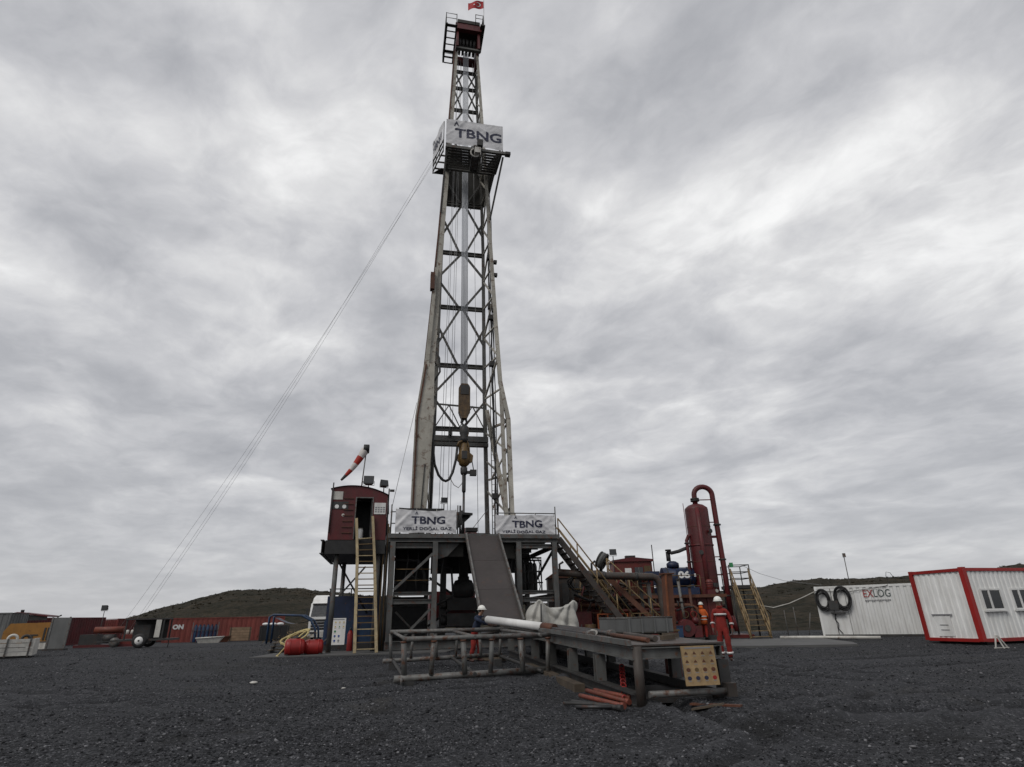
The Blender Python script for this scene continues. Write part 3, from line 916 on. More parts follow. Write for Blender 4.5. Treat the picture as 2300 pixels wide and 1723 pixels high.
# blowout preventer stack under the floor
bop = rig_thing('blowout_preventer', 'dark red and black valve stack standing on the well under the drill floor', 'valve stack', (-0.15, 3.2, PZ))
bop.part('wellhead_spool', MB().lathe([(.32, PZ), (.32, .7), (.2, .75), (.2, 1.0), (.34, 1.02), (.34, 1.15)], 16, (-.15, 3.2, 0)), M_DARK)
for z_ in (1.2, 1.95):
    r_ = bop.part('ram_body', MB().box((-1.0, 2.9, z_), (.7, 3.5, z_ + .6)), M_DARK)
    bop.part('bonnet', MB().tube((-1.3, 3.2, z_ + .3), (-1.001, 3.2, z_ + .3), .22, 12), M_DARK, r_)
    bop.part('bonnet', MB().tube((.701, 3.2, z_ + .3), (1.0, 3.2, z_ + .3), .22, 12), M_DARK, r_)
bop.part('annular_preventer', MB().lathe([(.3, 2.56), (.55, 2.62), (.6, 3.1), (.45, 3.4), (.3, 3.45), (.3, 3.6)], 18, (-.15, 3.2, 0)), M_DARK)
bop.part('bell_nipple', MB().lathe([(.25, 3.61), (.25, 4.6), (.34, 4.62), (.34, 4.7)], 14, (-.15, 3.2, 0)), M_DARK)

# gas bottles of the accumulator in the right bay
for k, (u_, v_) in enumerate(((2.62, 2.4), (3.0, 2.9), (3.3, 2.3), (3.62, 2.8), (2.85, 3.7), (3.45, 3.7))):
    b_ = rig_thing('accumulator_bottle', 'upright dark steel accumulator bottle in the right bay under the drill floor', 'gas bottle', (u_, v_, 2.78), 'accumulator bottles under the drill floor')
    b_.part('cylinder', MB().lathe([(.12, 2.78), (.14, 2.84), (.14, 4.05), (.10, 4.2), (.04, 4.26)], 12, (u_, v_, 0)), M_DARK)
    b_.part('valve', MB().lathe([(.04, 4.262), (.055, 4.29), (.055, 4.36), (.02, 4.4)], 8, (u_, v_, 0)), M_GALV)
acr = rig_thing('accumulator_rack', 'dark steel rack with pipes holding gas bottles in the right substructure bay', 'rack', (3.1, 3, 2.5))
acr.part('tray', MB().box((2.35, 2.0, 2.69), (3.88, 4.1, 2.775)), M_DARK)
for z_ in (3.2, 3.75):
    acr.part('rail', MB().beam((2.4, 2.02, z_), (3.86, 2.02, z_), .05, .07), M_DARK)
for u_ in (2.45, 3.1, 3.78):
    acr.part('upright', MB().beam((u_, 1.96, 2.78), (u_, 1.96, 4.3), .06, .06), M_DARK)
for z_ in (4.32, 4.44):
    acr.part('manifold_pipe', MB().tube((2.4, 2.15, z_), (3.86, 2.15, z_), .045, 8), M_DARK)
for k in range(5):
    u0 = 2.5 + k * .29
    acr.part('hose', MB().path([(u0, 2.1, 4.4), (u0 + .05, 1.9, 4.1), (u0 - .08, 1.85, 3.5), (u0 + .03, 1.9, 3.0), (u0, 2.0, 2.8)], .03, 6), M_BLACK)

# rig carrier behind the substructure
car = rig_thing('rig_carrier', 'dark red rig carrier vehicle standing behind the substructure', 'truck', (0, 12, PZ))
car.part('chassis', MB().box((-1.1, 6.8, 1.1), (1.1, 17, 1.5)), M_DARK)
car.part('engine_house', MB().box((-1.2, 8.5, 1.52), (1.2, 12.5, 3.1)), M_RED)
car.part('slatted_grille', MB().box((-1.0, 8.44, 1.7), (0.9, 8.49, 2.9)), M_DARK)
car.part('cab', MB().prism([(14.5, 1.52), (17, 1.52), (17, 2.3), (16.4, 3.2), (14.5, 3.2)], 'x', -1.15, 1.15), M_RED)
for v_ in (7.6, 8.9, 10.2, 14.2, 15.6):
    for s in (-1, 1):
        w_ = car.part('wheel', MB().lathe([(.3, s * 1.0 - .17), (.52, s * 1.0 - .16), (.55, s * 1.0 - .08), (.55, s * 1.0 + .08), (.52, s * 1.0 + .16), (.3, s * 1.0 + .17)], 20, (0, v_, PZ + .55), 'x'), M_BLACK)
car.part('mast_cradle', MB().box((-.9, 6.9, 1.52), (.9, 8.2, 2.2)), M_RED)

# ---- drill floor equipment
dw = rig_thing('drawworks', 'dark red drawworks winch on the drill floor behind the ramp', 'winch', (0.6, 4.9, FZ))
dw.part('drum_housing', MB().prism([(4.5, FZ + .021), (6.2, FZ + .021), (6.2, FZ + .9), (5.4, FZ + 1.15), (4.5, FZ + .7)], 'x', 0.0, 0.75), M_REDB)
dw.part('cable_drum', MB().tube((.751, 5.2, FZ + .5), (1.6, 5.2, FZ + .5), .33, 16), M_DARK)
dw.part('brake_housing', MB().box((1.1, 3.9, FZ + .021), (1.55, 4.5, FZ + .55)), M_REDB)
dw.part('guard', MB().box((0.05, 3.9, FZ + .75), (.7, 4.45, FZ + .95)), M_DARK)
awn = rig_thing('canopy', 'flat black canopy over the left half of the drill floor', 'canopy', (-2, 2, FZ))
awn.part('sheet', MB().prism([(-3.7, .6), (0.15, 1.9), (-0.35, 3.6), (-3.7, 3.2)], 'z', FZ + 1.30, FZ + 1.42), M_BLACK)
for u_, v_ in ((-3.6, 1.1), (-1.0, 1.1), (-3.6, 3.1), (-1.0, 3.1)):
    awn.part('post', MB().tube((u_, v_, FZ + .021), (u_, v_, FZ + 1.319), .04, 8), M_DARK)
awn.part('side_flap', MB().prism([(-1.0, FZ + .6), (-.7, FZ + .55), (.10, FZ + 1.29), (-1.0, FZ + 1.29)], 'y', 2.2, 2.26), M_BLACK)
awn.part('folded_cover', MB().box((-3.3, 1.3, FZ + 1.421), (-1.4, 2.4, FZ + 1.52)), M_BLACK)
hr = rig_thing('floor_railing', 'grey steel railing round the front edge of the drill floor', 'railing', (0, 0, FZ))
for (a, b) in ((-4.05, -0.85), (1.0, 4.12)):
    for z_ in (.55, 1.1):
        hr.part('rail', MB().tube((a, -.05, FZ + z_), (b, -.05, FZ + z_), .026, 8), M_STEEL)
    nps = 4
    for k in range(nps):
        x = a + (b - a) * k / (nps - 1)
        hr.part('railing_post', MB().tube((x, -.05, FZ + .021), (x, -.05, FZ + (1.45 if k in (0, 3) else 1.1)), .03, 8), M_STEEL)
for u_ in (4.12,):
    for z_ in (.55, 1.1):
        hr.part('rail', MB().tube((u_, 1.4, FZ + z_), (u_, 6.3, FZ + z_), .026, 8), M_STEEL)
    for v_ in (1.4, 3.8, 6.3):
        hr.part('railing_post', MB().tube((u_, v_, FZ + .021), (u_, v_, FZ + 1.1), .03, 8), M_STEEL)
pst = rig_thing('bundled_post', 'dark upright post wrapped with hoses beside the left banner', 'post', (-0.75, -.02, FZ))
pst.part('tube', MB().tube((-.72, .02, FZ + .02), (-.72, .02, FZ + 1.45), .05, 8), M_DARK)
pst.part('hose', MB().path([(-.66, -.05, FZ + .05), (-.62, -.08, FZ + .5), (-.68, -.05, FZ + .9), (-.64, -.07, FZ + 1.2)], .035, 6), M_BLACK)


# ---- banners
def banner(thing, u0, u1, z0, z1, base_v, seed, top_sag, lines, nudge):
    rg = random.Random(seed)
    ph = [rg.uniform(0, 6.28) for _ in range(8)]
    Wd, Hh = u1 - u0, z1 - z0

    def surf(a, b):
        """a along, b up; returns u, v, z"""
        x, z = a * Wd, b * Hh
        q = Vector((x * 1.1 + seed, z * 1.5, seed * .37))
        y = 0.06 * mnoise.noise(q) + 0.045 * (0.5 - abs(mnoise.noise(q * 2.3 + Vector((z, -x, 0)) * .8))) + 0.012 * mnoise.noise(q * 6)
        y += 0.04 * math.exp(-((x - Wd * .80 + (z - Hh * .5) * 1.3) / .10) ** 2) + 0.035 * math.exp(-((x - Wd * .14 - (z - Hh * .6) * .9) / .09) ** 2)
        sag = top_sag * math.sin(math.pi * a) * b + 0.02 * math.sin(7 * a + ph[3]) * b + 0.012 * math.sin(17 * a + ph[4])
        return (u0 + x, base_v - y, z0 + z - sag)
    thing.part('sheet', MB().grid(surf, 60, 22), M_BANNER)
    for a_, b_ in ((.01, .97), (.34, .98), (.67, .98), (.99, .97), (.01, .03), (.99, .03)):
        q = surf(a_, b_)
        thing.part('tie_rope', MB().path([(q[0], q[1] - .01, q[2]), (q[0], base_v + .06, q[2] + (.10 if b_ > .5 else -.10))], .012, 5), M_WHITED)
    for name, mbt, mt, cx, cz in lines:
        t2 = subdivided(mbt, 4)
        out = []
        for p in t2.v:
            a, b = (cx + p[0] - u0) / Wd, (cz + p[1] - z0) / Hh
            q = surf(a, b)
            out.append((q[0], q[1] - 0.012 - p[2], q[2]))
        t2.v = out
        thing.part(name, t2, mt)


def flame(size):
    """small flame emblem: a pointed drop with a hollow, left open at the foot"""
    mb = MB()
    o = [(-.5, 0), (-.42, .35), (0, 1), (.42, .35), (.5, 0), (.26, 0), (.22, .25), (0, .55), (-.22, .25), (-.26, 0)]
    n = len(o)
    vs = [(x * size * .8, (y - .4) * size, -.002) for x, y in o] + [(x * size * .8, (y - .4) * size, .004) for x, y in o]
    quads = [(0, 1, 8, 9), (1, 2, 7, 8), (2, 3, 6, 7), (3, 4, 5, 6)]
    fs = [tuple(n + i for i in reversed(q)) for q in quads] + [(i, (i + 1) % n, n + (i + 1) % n, n + i) for i in range(n)]
    return mb.add(vs, fs)


b1 = rig_thing('banner', 'white TBNG banner tied to the drill floor railing left of the ramp', 'banner', (-2.4, -.2, FZ + .1), 'printed banners on the rig')
banner(b1, -3.85, -0.92, FZ + .10, FZ + 1.20, -.12, 3, .04, [
    ('lettering', text_mesh('TBNG', .5, 1.62, .38, .012), M_INK, -2.28, FZ + .72),
    ('lettering', text_mesh('YERLİ DOĞAL GAZ', .3, 2.35, .19, .004), M_INK, -2.32, FZ + .33),
    ('flame_emblem', flame(.16), M_INK, -2.85, FZ + 1.06)], 0)
b2 = rig_thing('banner', 'white TBNG banner tied to the drill floor railing right of the ramp', 'banner', (2.5, -.2, FZ + .1), 'printed banners on the rig')
banner(b2, 1.02, 4.05, FZ + .04, FZ + .98, -.12, 9, -.02, [
    ('lettering', text_mesh('TBNG', .5, 1.52, .34, .012), M_INK, 2.62, FZ + .55),
    ('lettering', text_mesh('YERLİ DOĞAL GAZ', .3, 2.2, .17, .004), M_INK, 2.45, FZ + .20),
    ('flame_emblem', flame(.15), M_INK, 2.05, FZ + .86)], 0)

# ---- pipe ramp
rp = rig_thing('pipe_ramp', 'long brown steel pipe ramp sloping from the drill floor down to the catwalk', 'ramp', (.35, -2.6, PZ))
ra, rb = Vector((.355, -.2, 5.24)), Vector((.355, -5.45, 1.32))
nseg = 3
for k in range(nseg):
    p, q = ra.lerp(rb, k / nseg + .001), ra.lerp(rb, (k + 1) / nseg - .001)
    rp.part('ramp_plate', MB().beam(p, q, 1.52, .06), M_RAMP)
for s in (-1, 1):
    o_ = Vector((s * .80, 0, .07))
    rp.part('side_channel', MB().beam(ra + o_, rb + o_, .075, .24), M_GALV)
for k in range(1, 7):
    p = ra.lerp(rb, k / 7) + Vector((0, .06, -.12))
    rp.part('cross_member', MB().beam(p + Vector((-.75, 0, 0)), p + Vector((.75, 0, 0)), .1, .1), M_DARK)

# ---- mast
CU = -0.2
mast = rig_thing('drilling_mast', 'tall weathered cream and grey lattice drilling mast standing on the drill floor', 'mast', (CU, 4, FZ))


def lerp_tab(tab, z):
    for (z0, a), (z1, b) in zip(tab, tab[1:]):
        if z <= z1:
            return a + (b - a) * (z - z0) / (z1 - z0)
    return tab[-1][1]


FL = [(5.3, -2.70), (12.4, -2.60), (15.6, -2.35), (23.2, -1.99), (27.5, -1.80), (35.7, -1.40), (42.6, -1.18)]
FR = [(5.3, 2.52), (12.3, 2.42), (14.6, 1.96), (19.2, 1.70), (28, 1.27), (35.6, .90), (42.6, .52)]
RL = [(5.3, -1.95), (15.6, -1.80), (25, -1.72), (36, -1.35), (42.6, -1.1)]
RR_ = [(5.3, 1.47), (15.6, 1.27), (27, 1.19), (36, .82), (42.6, .58)]


def vf(z): return 3.0 + (z - 5.3) * 0.008
def vr(z): return 5.2 - (z - 5.3) * 0.012


def leg(tab, vfun, w, name, mat, zs):
    for z0, z1 in zip(zs, zs[1:]):
        mast.part(name, MB().beam((lerp_tab(tab, z0), vfun(z0), z0), (lerp_tab(tab, z1), vfun(z1), z1 - .004), w(z0), w(z0), (0, 1, 0), w(z1), w(z1)), mat)


ZL = [5.32, 12.4, 14.8, 19.2, 25.1, 29.4, 33.8, 38.4, 42.6]
FLW = [(5.3, .62), (12.4, .66), (15.6, .64), (18.4, .58), (23.2, .42), (27.5, .40), (35.7, .38), (42.6, .30)]
for z0, z1 in zip(ZL, ZL[1:]):
    mast.part('front_leg', MB().beam((lerp_tab(FL, z0), vf(z0), z0), (lerp_tab(FL, z1), vf(z1), z1 - .004), lerp_tab(FLW, z0), .3, (0, 1, 0), lerp_tab(FLW, z1), .28), M_MAST)
    mast.part('leg_flange', MB().beam((lerp_tab(FL, z0) - lerp_tab(FLW, z0) * .42, vf(z0) - .17, z0), (lerp_tab(FL, z1) - lerp_tab(FLW, z1) * .42, vf(z1) - .17, z1 - .004), .10, .04, (0, 1, 0)), M_BROWN)
leg(FR, vf, lambda z: .25 - .002 * (z - 5), 'front_leg', M_MAST, ZL)
leg(RL, vr, lambda z: .26 - .002 * (z - 5), 'rear_leg', M_MASTG, ZL)
leg(RR_, vr, lambda z: .24 - .002 * (z - 5), 'rear_leg', M_MASTG, ZL)
# plated foot of the left leg
mast.part('leg_plate', MB().add([(-3.12, 2.78, 5.34), (-2.32, 2.78, 5.34), (-2.02, 2.78, 11.9), (-3.06, 2.78, 12.3), (-3.12, 2.72, 5.34), (-2.32, 2.72, 5.34), (-2.02, 2.72, 11.9), (-3.06, 2.72, 12.3)],
                                [(0, 1, 2, 3), (7, 6, 5, 4), (4, 5, 1, 0), (5, 6, 2, 1), (6, 7, 3, 2), (7, 4, 0, 3)]), M_MAST)
mast.part('leg_plate', MB().add([(-3.06, 2.78, 12.31), (-2.02, 2.78, 11.91), (-2.06, 2.78, 15.6), (-2.68, 2.78, 15.6), (-3.06, 2.72, 12.31), (-2.02, 2.72, 11.91), (-2.06, 2.72, 15.6), (-2.68, 2.72, 15.6)],
                                [(0, 1, 2, 3), (7, 6, 5, 4), (4, 5, 1, 0), (5, 6, 2, 1), (6, 7, 3, 2), (7, 4, 0, 3)]), M_MAST)
mast.part('leg_stiffener', MB().beam((-2.98, 2.68, 5.34), (-2.94, 2.68, 12.2), .09, .08, (0, 1, 0)), M_BROWN)
mast.part('leg_stiffener', MB().beam((-2.94, 2.68, 12.2), (-2.55, 2.68, 15.5), .09, .08, (0, 1, 0)), M_BROWN)
mast.part('leg_stiffener', MB().beam((-2.62, 2.69, 5.34), (-2.42, 2.69, 9.5), .05, .05, (0, 1, 0)), M_DARK)
# side sheet of the left leg above the foot
mast.part('leg_cover', MB().beam((-2.52, 2.80, 15.62), (-2.12, 2.84, 22.4), .26, .05, (0, 1, 0), .2, .05), M_MAST)
mast.part('hinge_lug', MB().cbox((-2.36, 2.8, 21.3), (.26, .4, 1.2)), M_BROWN)
# right lower A-frame legs
mast.part('a_frame_leg', MB().beam((2.42, 2.75, 5.34), (1.42, 5.0, 13.6), .24, .24, (0, 1, 0)), M_MAST)
mast.part('a_frame_leg', MB().beam((2.18, 2.85, 5.34), (2.0, 3.1, 14.2), .2, .2, (0, 1, 0)), M_MAST)
mast.part('a_frame_leg', MB().beam((-2.6, 3.2, 5.34), (-1.95, 5.0, 13.6), .24, .24, (0, 1, 0)), M_MAST)
for z0, z1 in ((6.6, 8.6), (8.6, 10.4), (10.4, 12.2), (12.2, 14.2)):
    a, b = lerp_tab(FR, z0), lerp_tab(FR, z1)
    mast.part('side_brace', MB().beam((a, vf(z0), z0), (lerp_tab(RR_, z1), vr(z1), z1), .09, .09), M_MAST)
mast.part('side_strut', MB().beam((1.5, 4.9, 12.35), (2.42, 3.05, 12.35), .12, .12), M_MAST)
mast.part('side_strut', MB().beam((1.52, 4.95, 9.2), (2.45, 3.0, 9.2), .1, .1), M_MAST)
for z0, z1 in ((5.6, 7.4), (7.4, 9.2), (9.2, 10.8), (10.8, 12.35)):
    mast.part('side_brace', MB().beam((lerp_tab(FR, z1), vf(z1), z1), (1.62 + (z0 - 5.3) * .0, 4.3, z0), .08, .08), M_MAST)
    mast.part('side_brace', MB().beam((lerp_tab(FL, z1) + .2, vf(z1), z1), (lerp_tab(RL, z0), vr(z0), z0), .08, .08), M_MAST)
# side zigzag lacing
for tabF, tabR in ((FR, RR_), (FL, RL)):
    zz = 14.4
    k = 0
    while zz < 41.5:
        z1 = min(42.4, zz + (2.15 if zz < 30 else 1.9))
        a = (lerp_tab(tabF, zz), vf(zz), zz)
        b = (lerp_tab(tabR, zz), vr(zz), zz)
        c = (lerp_tab(tabF, z1), vf(z1), z1)
        d = (lerp_tab(tabR, z1), vr(z1), z1)
        mast.part('side_strut', MB().beam(a, b, .09, .09), M_MAST)
        mast.part('side_brace', MB().beam(*((a, d) if k % 2 else (b, c)), .10, .10), M_MAST)
        zz = z1; k += 1
# rear girts and diamond bracing
GZ = [12.35, 16.58, 20.8, 25.1, 29.3, 33.9, 38.3, 40.6, 42.4]


def rear_pt(z, f):
    a, b = lerp_tab(RL, z), lerp_tab(RR_, z)
    return (a + (b - a) * f, vr(z), z)


for k, z_ in enumerate(GZ):
    mast.part('rear_girt', MB().ibeam(rear_pt(z_, 0.03), rear_pt(z_, .97), .22, .26 if z_ < 30 else .2, .035), M_MASTG)
for z0, z1 in zip(GZ, GZ[1:]):
    dz = z1 - z0
    x_ = (.62 if z0 in (16.58, 25.1) else .42) if z0 < 34 else .95
    for s in (0.02, .98):
        q0 = Vector(rear_pt(z0, .5)); q1 = Vector(rear_pt(z1, .5))
        e0 = Vector(rear_pt(z0 + dz * x_, s)); e1 = Vector(rear_pt(z1 - dz * x_, s))
        off = Vector((.0, -.06, 0))
        w_ = .125 if z0 < 30 else .10
        mast.part('rear_brace', MB().beam(q0 + Vector((.22 * (1 if s > .5 else -1), 0, .1)), e0, w_, w_), M_MASTG)
        mast.part('rear_brace', MB().beam(q1 + off + Vector((.12 * (1 if s > .5 else -1), 0, -.1)), e1 + off, w_, w_), M_MASTG)
        if z0 in (16.58, 25.1):
            g = (e0 + e1) / 2
            mast.part('gusset', MB().cbox((g.x + (.22 if s < .5 else -.22), g.y - .1, g.z), (.22, .03, .3)), M_MASTG)
# lower truss band and double beam
for z_, h_ in ((11.62, .34), (11.28, .22)):
    mast.part('rear_girt', MB().box((lerp_tab(RL, z_), vr(z_) - .5, z_ - h_ / 2), (lerp_tab(RR_, z_) + .1, vr(z_) - .2, z_ + h_ / 2 - .003)), M_STEEL)
mast.part('truss_chord', MB().beam(rear_pt(13.95, 0), rear_pt(13.8, 1), .09, .09), M_MASTG)
for a, b in ((.03, .28), (.28, .50), (.50, .75), (.75, .97)):
    za, zb = (12.5, 13.9) if a in (.03, .50) else (13.9, 12.5)
    mast.part('truss_brace', MB().beam(rear_pt(za, a), rear_pt(zb, b), .06, .06), M_MASTG)
mast.part('winch_bracket', MB().cbox((-.9, 4.5, 11.95), (.2, .3, .4)), M_DARK)
# dark wind wall behind the racking board
ww = mast.part('wind_wall', MB().add([rear_pt(29.25, -.02), rear_pt(29.25, 1.0), rear_pt(34.6, 1.05), rear_pt(34.6, -.06)] + [tuple(Vector(q) + Vector((0, .05, 0))) for q in (rear_pt(29.25, -.02), rear_pt(29.25, 1.0), rear_pt(34.6, 1.05), rear_pt(34.6, -.06))],
                                     [(0, 1, 2, 3), (7, 6, 5, 4), (0, 4, 5, 1), (1, 5, 6, 2), (2, 6, 7, 3), (3, 7, 4, 0)]), M_OLIVE)
ww.location.y += .22
for s in (.28, .5, .72):
    mast.part('wall_seam', MB().beam(Vector(rear_pt(29.3, s)) + Vector((0, .2, 0)), Vector(rear_pt(34.5, s)) + Vector((0, .2, 0)), .05, .03), M_DARK, ww)
# side wind wall panel on the right of the racking board
mast.part('wind_wall', MB().add([(1.32, vf(30) + .3, 28.9), (1.14, 5.0, 29.2), (1.1, 5.0, 32.6), (1.9, 1.4, 31.6), (1.38, vf(30) + .3, 28.9), (1.2, 5.0, 29.2), (1.16, 5.0, 32.6), (1.96, 1.4, 31.6)],
                                [(0, 1, 2, 3), (7, 6, 5, 4), (0, 4, 5, 1), (1, 5, 6, 2), (2, 6, 7, 3), (3, 7, 4, 0)]), M_OLIVE)
# ladder up the right side
for s in (0, .34):
    mast.part('ladder_rail', MB().beam((1.62 + s, 4.3, 5.4), (1.42 + s * .8, 4.4, 28.5), .045, .045), M_MASTG)
lad = MB()
for k in range(18):
    z_ = 5.9 + k * .36
    mast.part('ladder_rung', MB().tube((1.615 - (z_ - 5.4) * .0087, 4.3, z_), (1.96 - (z_ - 5.4) * .0106, 4.3, z_), .016, 6), M_MASTG)
# cable bundles tied down the right side
for k in range(3):
    pts = []
    for i in range(26):
        z_ = 5.6 + i * 1.05
        pts.append((1.75 + .12 * k - (z_ - 5.6) * .017 + random.uniform(-.05, .05), 3.9 + .2 * k, z_))
    mast.part('cable', MB().path(pts, .045 - .008 * k, 6), M_BLACK)
for z_ in (8.0, 16.3, 19.6, 20.4, 24.2):
    mast.part('clamp', MB().cbox((1.72 - (z_ - 5.6) * .014, 3.8, z_), (.34, .3, .3)), M_DARK)
for p in ((1.72, 3.1, 23.4), (1.74, 3.1, 22.4), (1.6, 3.2, 19.8)):
    mast.part('work_light', MB().cbox(p, (.22, .25, .2)), M_DARK)
# standpipe
mast.part('standpipe', MB().path([(-2.02, 2.95, 5.5), (-2.0, 2.95, 10.7), (-2.05, 2.95, 12.4), (-2.3, 2.95, 13.0), (-2.28, 2.95, 13.8), (-2.02, 2.95, 14.6), (-1.72, 2.95, 15.2), (-1.78, 2.95, 16.1), (-1.98, 2.95, 16.5)], .06, 8), M_BLACK)

# crown
cr = rig_thing('crown_block', 'dark red crown block with sheaves, rails and a side platform on top of the mast', 'crown block', (CU, 3.8, 42.6))
for u_ in (-1.12, .56):
    cr.part('side_plate', MB().prism([(2.6, 42.65), (5.3, 42.65), (5.1, 44.6), (2.8, 44.9)], 'x', u_ - .09, u_ + .09), M_RED)
cr.part('front_beam', MB().box((-1.3, 2.55, 44.5), (.75, 2.9, 45.1)), M_RED)
cr.part('front_beam', MB().box((-1.25, 2.7, 42.5), (.7, 2.95, 42.66)), M_MASTG)
cr.part('rear_beam', MB().box((-1.2, 5.1, 43.9), (.65, 5.4, 44.6)), M_RED)
cr.part('top_beam', MB().box((-1.15, 2.5, 45.12), (.62, 4.9, 45.45)), M_OLIVE)
for k in range(5):
    u_ = -.85 + k * .28
    cr.part('sheave', MB().lathe([(.2, u_ - .07), (.62, u_ - .07), (.56, u_), (.62, u_ + .07), (.2, u_ + .07)], 22, (0, 3.7, 43.9), 'x'), M_DARK)
cr.part('axle', MB().tube((-1.02, 3.7, 43.9), (.46, 3.7, 43.9), .1, 10), M_DARK)
cr.part('catwalk_floor', MB().box((-2.12, 1.5, 43.35), (-1.98, 4.9, 43.45)), M_DARK)
cr.part('catwalk_floor', MB().box((-1.36, 1.5, 43.35), (-1.24, 4.9, 43.45)), M_DARK)
for k in range(7):
    v_ = 1.55 + k * .55
    cr.part('floor_slat', MB().box((-1.98, v_, 43.36), (-1.36, v_ + (.22 if k in (0, 4) else .07), 43.42)), M_DARK)
for z_ in (44.0, 44.5):
    cr.part('guard_rail', MB().path([(-1.3, 1.5, z_), (-2.1, 1.5, z_), (-2.1, 4.9, z_), (-1.3, 4.9, z_)], .028, 6), M_DARK)
for u_, v_ in ((-2.1, 1.5), (-2.1, 3.2), (-2.1, 4.9), (-1.3, 1.5), (-1.3, 4.9)):
    cr.part('rail_post', MB().tube((u_, v_, 43.46), (u_, v_, 44.55), .03, 6), M_DARK)
for z_ in (45.6, 46.0):
    cr.part('guard_rail', MB().path([(.25, 2.3, z_), (.85, 2.3, z_), (.9, 4.4, z_)], .028, 6), M_DARK)
for u_, v_ in ((.25, 2.3), (.85, 2.3), (.9, 4.4)):
    cr.part('rail_post', MB().tube((u_, v_, 44.9), (u_, v_, 46.02), .03, 6), M_DARK)
cr.part('outrigger', MB().box((.63, 2.2, 44.75), (1.0, 4.6, 44.88)), M_DARK)

# flag
fl = rig_thing('flag', 'red flag with white crescent and star on a thin pole above the crown', 'flag', (.95, 2.6, 44.9))
fl.part('pole', MB().tube((.95, 2.6, 44.9), (.95, 2.6, 48.35), .022, 6), M_WIRE)


def flagpt(a, b, off=0.0):
    x = -a * 1.25
    z = 48.25 - (1 - b) * .95 * (1 - .12 * math.sin(a * 3)) - .42 * a + .07 * math.sin(a * 6 + 1) - .10 * a * a
    return (.93 + x, 2.6 + .10 * math.sin(a * 7 + b * 1.2) - off, z)


fl.part('cloth', MB().grid(lambda a, b: flagpt(a, b), 18, 10), M_FLAG)
cres = MB()
K = 16
va = []
for i in range(K + 1):
    t_ = R(35) + (R(325) - R(35)) * i / K
    ox, oy = .36 + .19 * math.cos(t_), .5 + .25 * math.sin(t_)
    t2_ = R(48) + (R(312) - R(48)) * i / K
    ix, iy = .40 + .15 * math.cos(t2_), .5 + .20 * math.sin(t2_)
    va += [flagpt(ox, oy, .02), flagpt(ix, iy, .02)]
cres.add(va, [(2 * i, 2 * i + 1, 2 * i + 3, 2 * i + 2) for i in range(K)])
fl.part('crescent', cres, M_INKW)
st = MB()
sv = [flagpt(.62, .5, .02)]
for i in range(10):
    rr = .11 if i % 2 == 0 else .045
    t_ = math.pi + i * math.pi / 5
    sv.append(flagpt(.62 + rr * .8 * math.cos(t_), .5 + rr * math.sin(t_), .02))
st.add(sv, [(0, 1 + i, 1 + (i + 1) % 10) for i in range(10)])
fl.part('star', st, M_INKW)

# racking board
mk = rig_thing('racking_board', 'steel racking platform with railings high on the mast', 'platform', (0, 1.8, 30.6))
mk.part('floor_frame', MB().beam((-1.9, .9, 30.68), (2.35, .9, 30.68), .16, .2), M_MASTG)
mk.part('floor_frame', MB().beam((-1.75, 2.95, 30.68), (1.75, 2.95, 30.68), .14, .18), M_MASTG)
for u_ in (-1.85, 1.85):
    mk.part('floor_frame', MB().beam((u_, .98, 30.7), (u_ * .95, 2.9, 30.7), .14, .18), M_MASTG)
for k in range(15):
    v_ = 1.02 + k * .125
    mk.part('grating_bar', MB().box((-1.77, v_, 30.66), (-.1, v_ + .06, 30.70)), M_OLIVE)
    mk.part('grating_bar', MB().box((.5, v_, 30.66), (1.77, v_ + .06, 30.70)), M_OLIVE)
for k in range(7):
    mk.part('finger', MB().beam((-1.7 + k * .0, 1.15 + k * .24, 30.6), (-.2, 1.15 + k * .24, 30.6), .07, .07), M_MASTG)
for k in range(7):
    mk.part('finger', MB().beam((.75, 1.2 + k * .24, 30.6), (1.6, 1.2 + k * .24, 30.6), .07, .07), M_GALV)
mk.part('diving_board', MB().box((-.08, .6, 30.72), (.48, 2.9, 30.8)), M_GALV)
mk.part('winch', MB().cbox((.2, .72, 30.4), (.4, .35, .45)), M_WHITED)
mk.part('winch', MB().cbox((.35, .6, 30.98), (.38, .3, .5)), M_DARK)
mk.part('hose_coil', MB().path([(.05 + .28 * math.cos(t), .82, 30.35 + .34 * math.sin(t)) for t in np.linspace(0, 6.0, 18)], .05, 6), M_WHITED)
for z_ in (31.3, 31.9, 32.6, 33.1):
    mk.part('guard_rail', MB().tube((-1.86, 1.0, z_), (1.95, 1.0, z_), .03, 6), M_MASTG)
for u_ in (-1.86, 0, 1.95):
    mk.part('rail_post', MB().tube((u_, 1.0, 30.79), (u_, 1.0, 33.15), .035, 6), M_MASTG)
mk.part('strut', MB().beam((2.0, 1.1, 30.55), (1.36, 3.2, 26.6), .1, .1), M_MASTG)
mk.part('strut', MB().beam((-1.85, 1.1, 30.55), (-1.95, 3.0, 26.9), .1, .1), M_MASTG)
mk.part('bracket_end', MB().cbox((2.3, .95, 30.7), (.35, .3, .22)), M_DARK)
